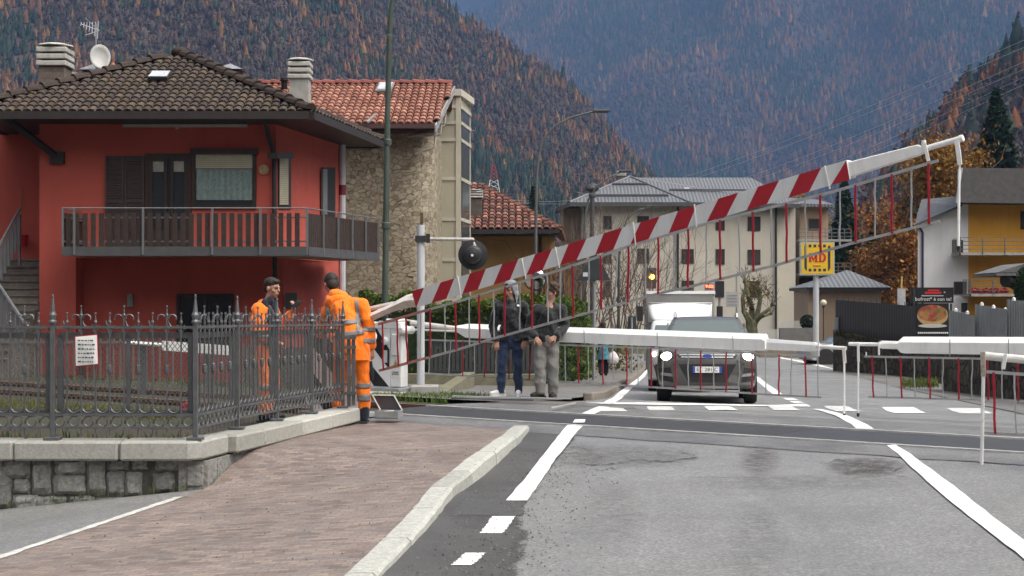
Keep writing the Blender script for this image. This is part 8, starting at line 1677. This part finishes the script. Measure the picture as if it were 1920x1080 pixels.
# ---- worker behind the fence, looking to the right
def worker_side():
    t = thing('person', 'young dark-haired worker in an open orange jacket behind the fence, facing right', 'person', (0, 0, 0), 'railway workers in orange')
    hc_ = V_((.04, -.02, 1.64)); e, cp_, fr = headparts(hc_, (.90, -.42, -.12)); nk = V_((-.01, 0, 1.47)); ch_ = V_((-.05, .0, 1.26)); pv = V_((-.04, 0, .93)); NS, NE, NW = V_((-.10, -.19, 1.38)), V_((-.09, -.25, 1.10)), V_((.12, -.20, 1.18)); FS, FE, FW = V_((.0, .19, 1.38)), V_((.08, .24, 1.10)), V_((.28, .06, 1.36))
    NE, NW = V_((-.10, -.25, 1.08)), V_((.10, -.17, .98)); RH, RK, RA = V_((-.04, -.1, .9)), V_((-.01, -.11, .5)), V_((-.04, -.11, .10)); LH, LK, LA = V_((-.04, .1, .9)), V_((.03, .11, .5)), V_((.0, .12, .10))
    body_ = blob('body', skin, t, cp_+[(hc_-V_((.01, 0, .05)), .052, nk, .056), (nk, .065, ch_, .13), (ch_, .13, pv, .125), (NS, .05, NE, .042), (NE, .042, NW, .027), (FS, .05, FE, .042), (FE, .042, FW, .027), (RH, .08, RK, .055), (RK, .055, RA, .04), (LH, .08, LK, .055), (LK, .055, LA, .04), (ch_, .1, NS, .055), (ch_, .1, FS, .055)]+hand(NW, (.9, .2, -.2), (0, -.3, 1), -1, 1, .5)+hand(FW, (.35, -.3, .9), (.8, .5, -.1), 1, 1, .75), .0065, 2, e)
    face(body_, hc_, fr); r_, f, up = fr; R = Matrix((r_, f, up)).transposed()
    blob('hair', hairm, t, [], .007, 2, [(hc_+up*.055-f*.022, (.085, .100, .080), R), (hc_+up*.005-f*.058, (.078, .055, .08), R), (hc_+up*.085+f*.045, (.06, .045, .032), R)])
    jk = blob('jacket', hiviz, t, [(nk-V_((.02, 0, .05)), .085, ch_, .155), (ch_, .165, V_((-.05, 0, 1.0)), .17), (V_((-.05, 0, 1.0)), .165, V_((-.045, 0, .70)), .17), (ch_, .14, NS, .09), (NS, .09, NE, .078), (NE, .078, NW-V_((.03, .01, 0)), .058), (ch_, .14, FS, .09), (FS, .09, FE, .078), (FE, .078, FW-V_((.04, -.03, .05)), .058)], .011, 3, [(nk-V_((.07, 0, .02)), (.07, .10, .06))], fold=.014, cut=.78, seed=3)
    dd = (0, 1, 0)
    wrap('jacket_lining', t, jk, navyc, [(.03, 0, .85), (.14, 0, .85), (.11, 0, 1.42), (.0, 0, 1.42)], dd, nu=6, nv=14); wrap('reflective_band', t, jk, reflect, [(-.26, 0, 1.04), (.1, 0, 1.04), (.1, 0, 1.09), (-.26, 0, 1.09)], dd, nu=14); wrap('reflective_band', t, jk, reflect, [(-.26, 0, .93), (.1, 0, .93), (.1, 0, .98), (-.26, 0, .98)], dd, nu=14)
    cl = blob('scarf_collar', navyc, t, [(nk+V_((.03, -.06, .03)), .045, nk+V_((-.03, -.09, -.02)), .045), (nk+V_((-.03, -.1, .0)), .04, V_((.0, -.15, 1.25)), .035), (nk+V_((.05, -.02, .0)), .04, V_((.09, -.06, 1.25)), .05)], .010, 2)
    tr = blob('trousers', hiviz, t, [(V_((-.04, 0, .92)), .15, V_((-.04, 0, .85)), .15), (RH, .115, RK, .092), (RK, .092, RA+V_((0, 0, .06)), .082), (LH, .115, LK, .092), (LK, .092, LA+V_((0, 0, .06)), .082)], .011, 2, fold=.012); wrap('reflective_band', t, tr, reflect, [(-.25, 0, .40), (.2, 0, .40), (.2, 0, .46), (-.25, 0, .46)], dd, nu=14)
    for A in (RA, LA): shoe(t, A, (1, -.2, 0), navyc, black, name='boot')
    return t
ws2 = worker_side(); Y = 18.3; X = (505-960)/F*Y; place(ws2, (X, Y, -.045), 0)
ra = thing('two_way_radio', 'small black handset held up by the dark-haired worker', 'radio', (0, 0, 0)); mb = MB(); mb.cbox((0, 0, 0), (.06, 0, 0), (0, .035, 0), (0, 0, .12)); mb.build('handset_case', black, ra, bevel=.008); mb = MB(); mb.tube([(.018, 0, .06), (.018, 0, .09)], .007, 6); mb.build('aerial', black, ra); place(ra, (X+.325, Y+.005, -.045+1.44), .3); ra.rotation_euler = (0, math.radians(55), .3)
# ---- hooded man and curly-haired man by the crossing
denim = cloth('dark_denim', (.022, .036, .080), .85, .35, 12); puffer = cloth('black_puffer', (.013, .014, .017), .55, .9, 7); grey_j = cloth('grey_trousers', (.20, .195, .185), .85, .4, 10); hoodg = cloth('grey_hood', (.21, .225, .25), .9, .3, 10); shoew = cloth('white_shoe', (.70, .70, .70), .6, .15, 12); shoeb = cloth('dark_brown_shoe', (.025, .018, .016), .7, .2, 12)
def man(label, facing, hood, legc, shoec, sole, jacketc, stance, arms, hairmat, hz=1.62, legw=.08):
    t = thing('person', label, 'person', (0, 0, 0), 'young men waiting at the crossing'); hc_ = V_((stance[0], -.02, hz)); e, cp_, fr = headparts(hc_, facing); nk = V_((stance[0]*.6, .0, hz-.165)); ch_ = V_((stance[0]*.4, 0, hz-.38)); pv = V_((0, 0, .92))
    (RA, LA) = stance[1]; RH, LH = V_((.085, 0, .89)), V_((-.085, 0, .89)); RK, LK = (RH+RA)/2+V_((.0, -.03, .02)), (LH+LA)/2+V_((-.01, -.03, .02)); sw_ = .19; RS, LS = ch_+V_((sw_, 0, .13)), ch_+V_((-sw_, 0, .13)); (RE, RW, rd, LE, LW, ld) = arms
    body_ = blob('body', skin, t, cp_+[(hc_-V_((0, 0, .05)), .052, nk, .056), (nk, .065, ch_, .13), (ch_, .13, pv, .125), (RS, .05, RE, .042), (RE, .042, RW, .027), (LS, .05, LE, .042), (LE, .042, LW, .027), (RH, .08, RK, .055), (RK, .055, RA, .04), (LH, .08, LK, .055), (LK, .055, LA, .04), (ch_, .1, RS, .055), (ch_, .1, LS, .055)]+hand(RW, rd, (0, -1, .2), -1, 1, .5)+hand(LW, ld, (0, -1, .2), 1, 1, .5), .0068, 2, e)
    face(body_, hc_, fr); r_, f, up = fr; R = Matrix((r_, f, up)).transposed()
    if hood:
        hd = blob('hood', hoodg, t, [(nk-V_((0, -.03, .0)), .105, hc_-up*.06-f*.04, .105)], .009, 2, [(hc_+up*.04-f*.026, (.112, .118, .128), R), (hc_-up*.06-f*.022, (.108, .092, .10), R), (hc_-up*.10+f*.02, (.085, .075, .05), R)], fold=.006, cutn=f-up*.25, cutp=hc_+f*.038); mb = MB(); mb.ell(hc_+up*.07+f*.095, .055, .055, .014, 12, 6, R); mb.build('cap_peak', puffer, t, smooth=True)
    else:
        rr = random.Random(5); ee = [(hc_+up*.05-f*.02, (.092, .105, .09), R), (hc_-up*.0-f*.055, (.086, .06, .085), R)]
        for k in range(46):
            a = V_((rr.gauss(0, 1), rr.gauss(-.25, 1), rr.gauss(.5, .8))).normalized(); q = hc_+up*.045-f*.02+R @ V_((a.x*.098, a.y*.105, a.z*.098)); 
            if (q-hc_).dot(f) > .075 and (q-hc_).dot(up) < .06: continue
            s_ = rr.uniform(.020, .032); ee.append((q, (s_, s_, s_)))
        blob('hair', hairmat, t, [], .0075, 1, ee)
    jk = blob('jacket', jacketc, t, [(nk-V_((0, 0, .03)), .075, ch_, .150), (ch_+V_((0, 0, .03)), .158, V_((0, 0, 1.02)), .155), (V_((-.05, 0, 1.02)), .14, V_((-.05, 0, .72)), .135), (V_((.05, 0, 1.02)), .14, V_((.05, 0, .72)), .135), (ch_+V_((0, 0, .04)), .13, RS, .082), (RS, .086, RE, .074), (RE, .074, RW*.88+RE*.12, .054), (ch_+V_((0, 0, .04)), .13, LS, .082), (LS, .086, LE, .074), (LE, .074, LW*.88+LE*.12, .054)], .011, 2, [(nk+V_((0, .03, -.0)), (.08, .075, .055))], fold=.016, cut=.85, seed=hz*10+stance[0]*99)
    blob('trousers', legc, t, [(V_((0, 0, .92)), .145, V_((0, 0, .86)), .14), (RH, .105, RK, legw), (RK, legw, RA+V_((0, 0, -.04)), legw*.86), (LH, .105, LK, legw), (LK, legw, LA+V_((0, 0, -.04)), legw*.86)], .010, 2, fold=.013, cut=.055, seed=6)
    for A, dr in ((RA, stance[2]), (LA, stance[3])): shoe(t, A, dr, shoec, sole)
    return t, jk
m1, jk1 = man('man with pale grey hood and black puffer jacket, white shoes', (-.55, -.80, -.2), True, denim, shoew, shoew, puffer, (-.02, (V_((.11, 0, .10)), V_((-.17, -.04, .10))), (-.1, -1, 0), (-.85, -.5, 0)), (V_((.27, .03, 1.05)), V_((.20, -.10, .86)), (-.2, -.3, -1), V_((-.29, .02, 1.06)), V_((-.23, -.08, .84)), (.05, -.2, -1)), hairm, 1.63, .076)
wrap('jacket_logo', m1, jk1, white, [(.085, 0, 1.375), (.125, 0, 1.37), (.13, 0, 1.40), (.085, 0, 1.405)], (0, 1, 0), nu=4, nv=2)
Y = 23.0; X = (959-960)/F*Y; place(m1, (X, Y, zr(X, Y)+.055), 0)
m2, _j = man('man with curly brown hair, dark jacket and loose grey trousers', (-.93, -.30, -.08), False, grey_j, shoeb, shoeb, cloth('charcoal_jacket', (.016, .017, .019), .7, .6, 8), (.09, (V_((.10, .02, .10)), V_((-.10, -.03, .10))), (-.3, -1, 0), (-.75, -.6, 0)), (V_((.28, 0, 1.07)), V_((.13, -.20, .93)), (-.7, -.2, -.4), V_((-.27, .0, 1.07)), V_((-.17, -.20, .92)), (.4, -.2, -.6)), hair_br, 1.60, .096)
Y = 22.7; X = (1025-960)/F*Y; place(m2, (X, Y, zr(X, Y)+.055), 0)
# ---- woman on the pavement far off
def woman():
    t = thing('person', 'woman in a turquoise jacket and dark trousers walking on the far pavement', 'person', (0, 0, 0)); hc_ = V_((0, -.01, 1.54)); e, cp_, fr = headparts(hc_, (.15, 1, -.1), 0, .95); nk = V_((0, .01, 1.38)); ch_ = V_((0, 0, 1.2)); pv = V_((0, 0, .88)); RA, LA = V_((.09, .16, .10)), V_((-.07, -.12, .12)); RH, LH = V_((.08, 0, .85)), V_((-.08, 0, .85)); RK, LK = V_((.085, .11, .48)), V_((-.075, .03, .48)); RS, LS, RE, LE, RW, LW = V_((.17, 0, 1.31)), V_((-.17, 0, 1.31)), V_((.24, .0, 1.06)), V_((-.24, .0, 1.06)), V_((.27, .02, .82)), V_((-.22, .06, .88))
    bd = blob('body', skin, t, cp_+[(hc_, .05, nk, .05), (nk, .06, ch_, .11), (ch_, .12, pv, .125), (RS, .045, RE, .038), (RE, .038, RW, .026), (LS, .045, LE, .038), (LE, .038, LW, .026), (RH, .08, RK, .052), (RK, .052, RA, .036), (LH, .08, LK, .052), (LK, .052, LA, .036), (ch_, .09, RS, .05), (ch_, .09, LS, .05)]+hand(RW, (0, 0, -1), (1, 0, 0), 1, .9, .8)+hand(LW, (0, .3, -1), (-1, 0, 0), -1, .9, .8), .007, 2, e)
    face(bd, hc_, fr, .95); blob('hair', hairm, t, [], .009, 2, [(hc_+V_((0, -.02, .03)), (.09, .10, .09)), (hc_+V_((0, -.06, -.05)), (.085, .06, .11))])
    blob('jacket', cloth('turquoise_jacket', (.05, .20, .25), .7, .7, 8), t, [(nk, .08, ch_, .15), (ch_, .16, V_((0, 0, .95)), .165), (V_((0, 0, .95)), .165, V_((0, 0, .40)), .19), (RS, .085, RE, .075), (RE, .075, RW*.85+RE*.15, .055), (LS, .085, LE, .075), (LE, .075, LW*.85+LE*.15, .055), (ch_, .12, RS, .08), (ch_, .12, LS, .08)], .012, 2, fold=.012, cut=.50)
    blob('trousers', cloth('black_trousers', (.012, .012, .015), .85, .4), t, [(V_((0, 0, .88)), .16, V_((0, 0, .8)), .165), (RH, .12, RK, .10), (RK, .10, RA, .08), (LH, .12, LK, .10), (LK, .10, LA, .08)], .012, 2)
    for A in (RA, LA): shoe(t, A, (.1, 1, 0), black, black, .25)
    return t
wm = woman(); Y = 45.5; X = (1131-960)/F*Y; zz = zr(X, Y)+.055; place(wm, (X, Y, zz), 0)
sb = thing('shopping_bag', 'pale plastic shopping bag in the hand of the woman in turquoise', 'bag', (X+.29, Y+.02, zz+.36)); mb = MB(); vs = []; n = 14
for j, (h, w_, d_) in enumerate(((0, .10, .06), (.04, .16, .10), (.18, .17, .11), (.30, .13, .07), (.38, .05, .02))):
    for k in range(n): a = 2*math.pi*k/n; f_ = 1+.12*math.sin(k*2.4+j); vs.append((X+.29+w_*f_*math.cos(a), Y+.02+d_*f_*math.sin(a), zz+.36+h))
mb.add(vs, [[j*n+k, j*n+(k+1) % n, (j+1)*n+(k+1) % n, (j+1)*n+k] for j in range(4) for k in range(n)]+[list(range(n))[::-1]]); mb.build('sack', M('plastic_pale', (.55, .50, .50), .5, .12, 9), sb, smooth=True); mb = MB(); mb.tube([(X+.24, Y+.02, zz+.7), (X+.275, Y+.02, zz+.79), (X+.33, Y+.02, zz+.7)], .008, 4); mb.build('handle', M('plastic_pale', 0), sb)
hbg = thing('handbag', 'beige shoulder bag at the left side of the woman in turquoise', 'bag', (X-.30, Y-.05, zz+.75)); mb = MB(); mb.cbox((X-.27, Y-.07, zz+.90), (.20, .05, 0), (0, .11, 0), (0, 0, .28)); mb.build('bag_body', M('bag_beige', (.42, .36, .29), .6, .12, 8), hbg, bevel=.03); mb = MB(); mb.tube([(X-.33, Y-.07, zz+1.02), (X-.21, Y-.10, zz+1.34), (X-.14, Y+.0, zz+1.42), (X-.2, Y+.08, zz+1.0)], .012, 5); mb.build('strap', M('bag_beige', 0), hbg)
# ================================================================== HAZE
hz_m = bpy.data.materials.new('haze'); hz_m.use_nodes = True; t = hz_m.node_tree; t.nodes.clear(); out = t.nodes.new('ShaderNodeOutputMaterial'); pv = t.nodes.new('ShaderNodeVolumePrincipled')
pv.inputs['Color'].default_value = (.20, .35, .69, 1); pv.inputs['Density'].default_value = .00019; pv.inputs['Anisotropy'].default_value = 0.0; t.links.new(pv.outputs[0], out.inputs['Volume'])
mb = MB(); mb.box((-3800, -1400, -45), (4600, 8200, 2600)); struct(mb.build('haze', hz_m), 'thin bluish valley haze', 'stuff', 'haze')
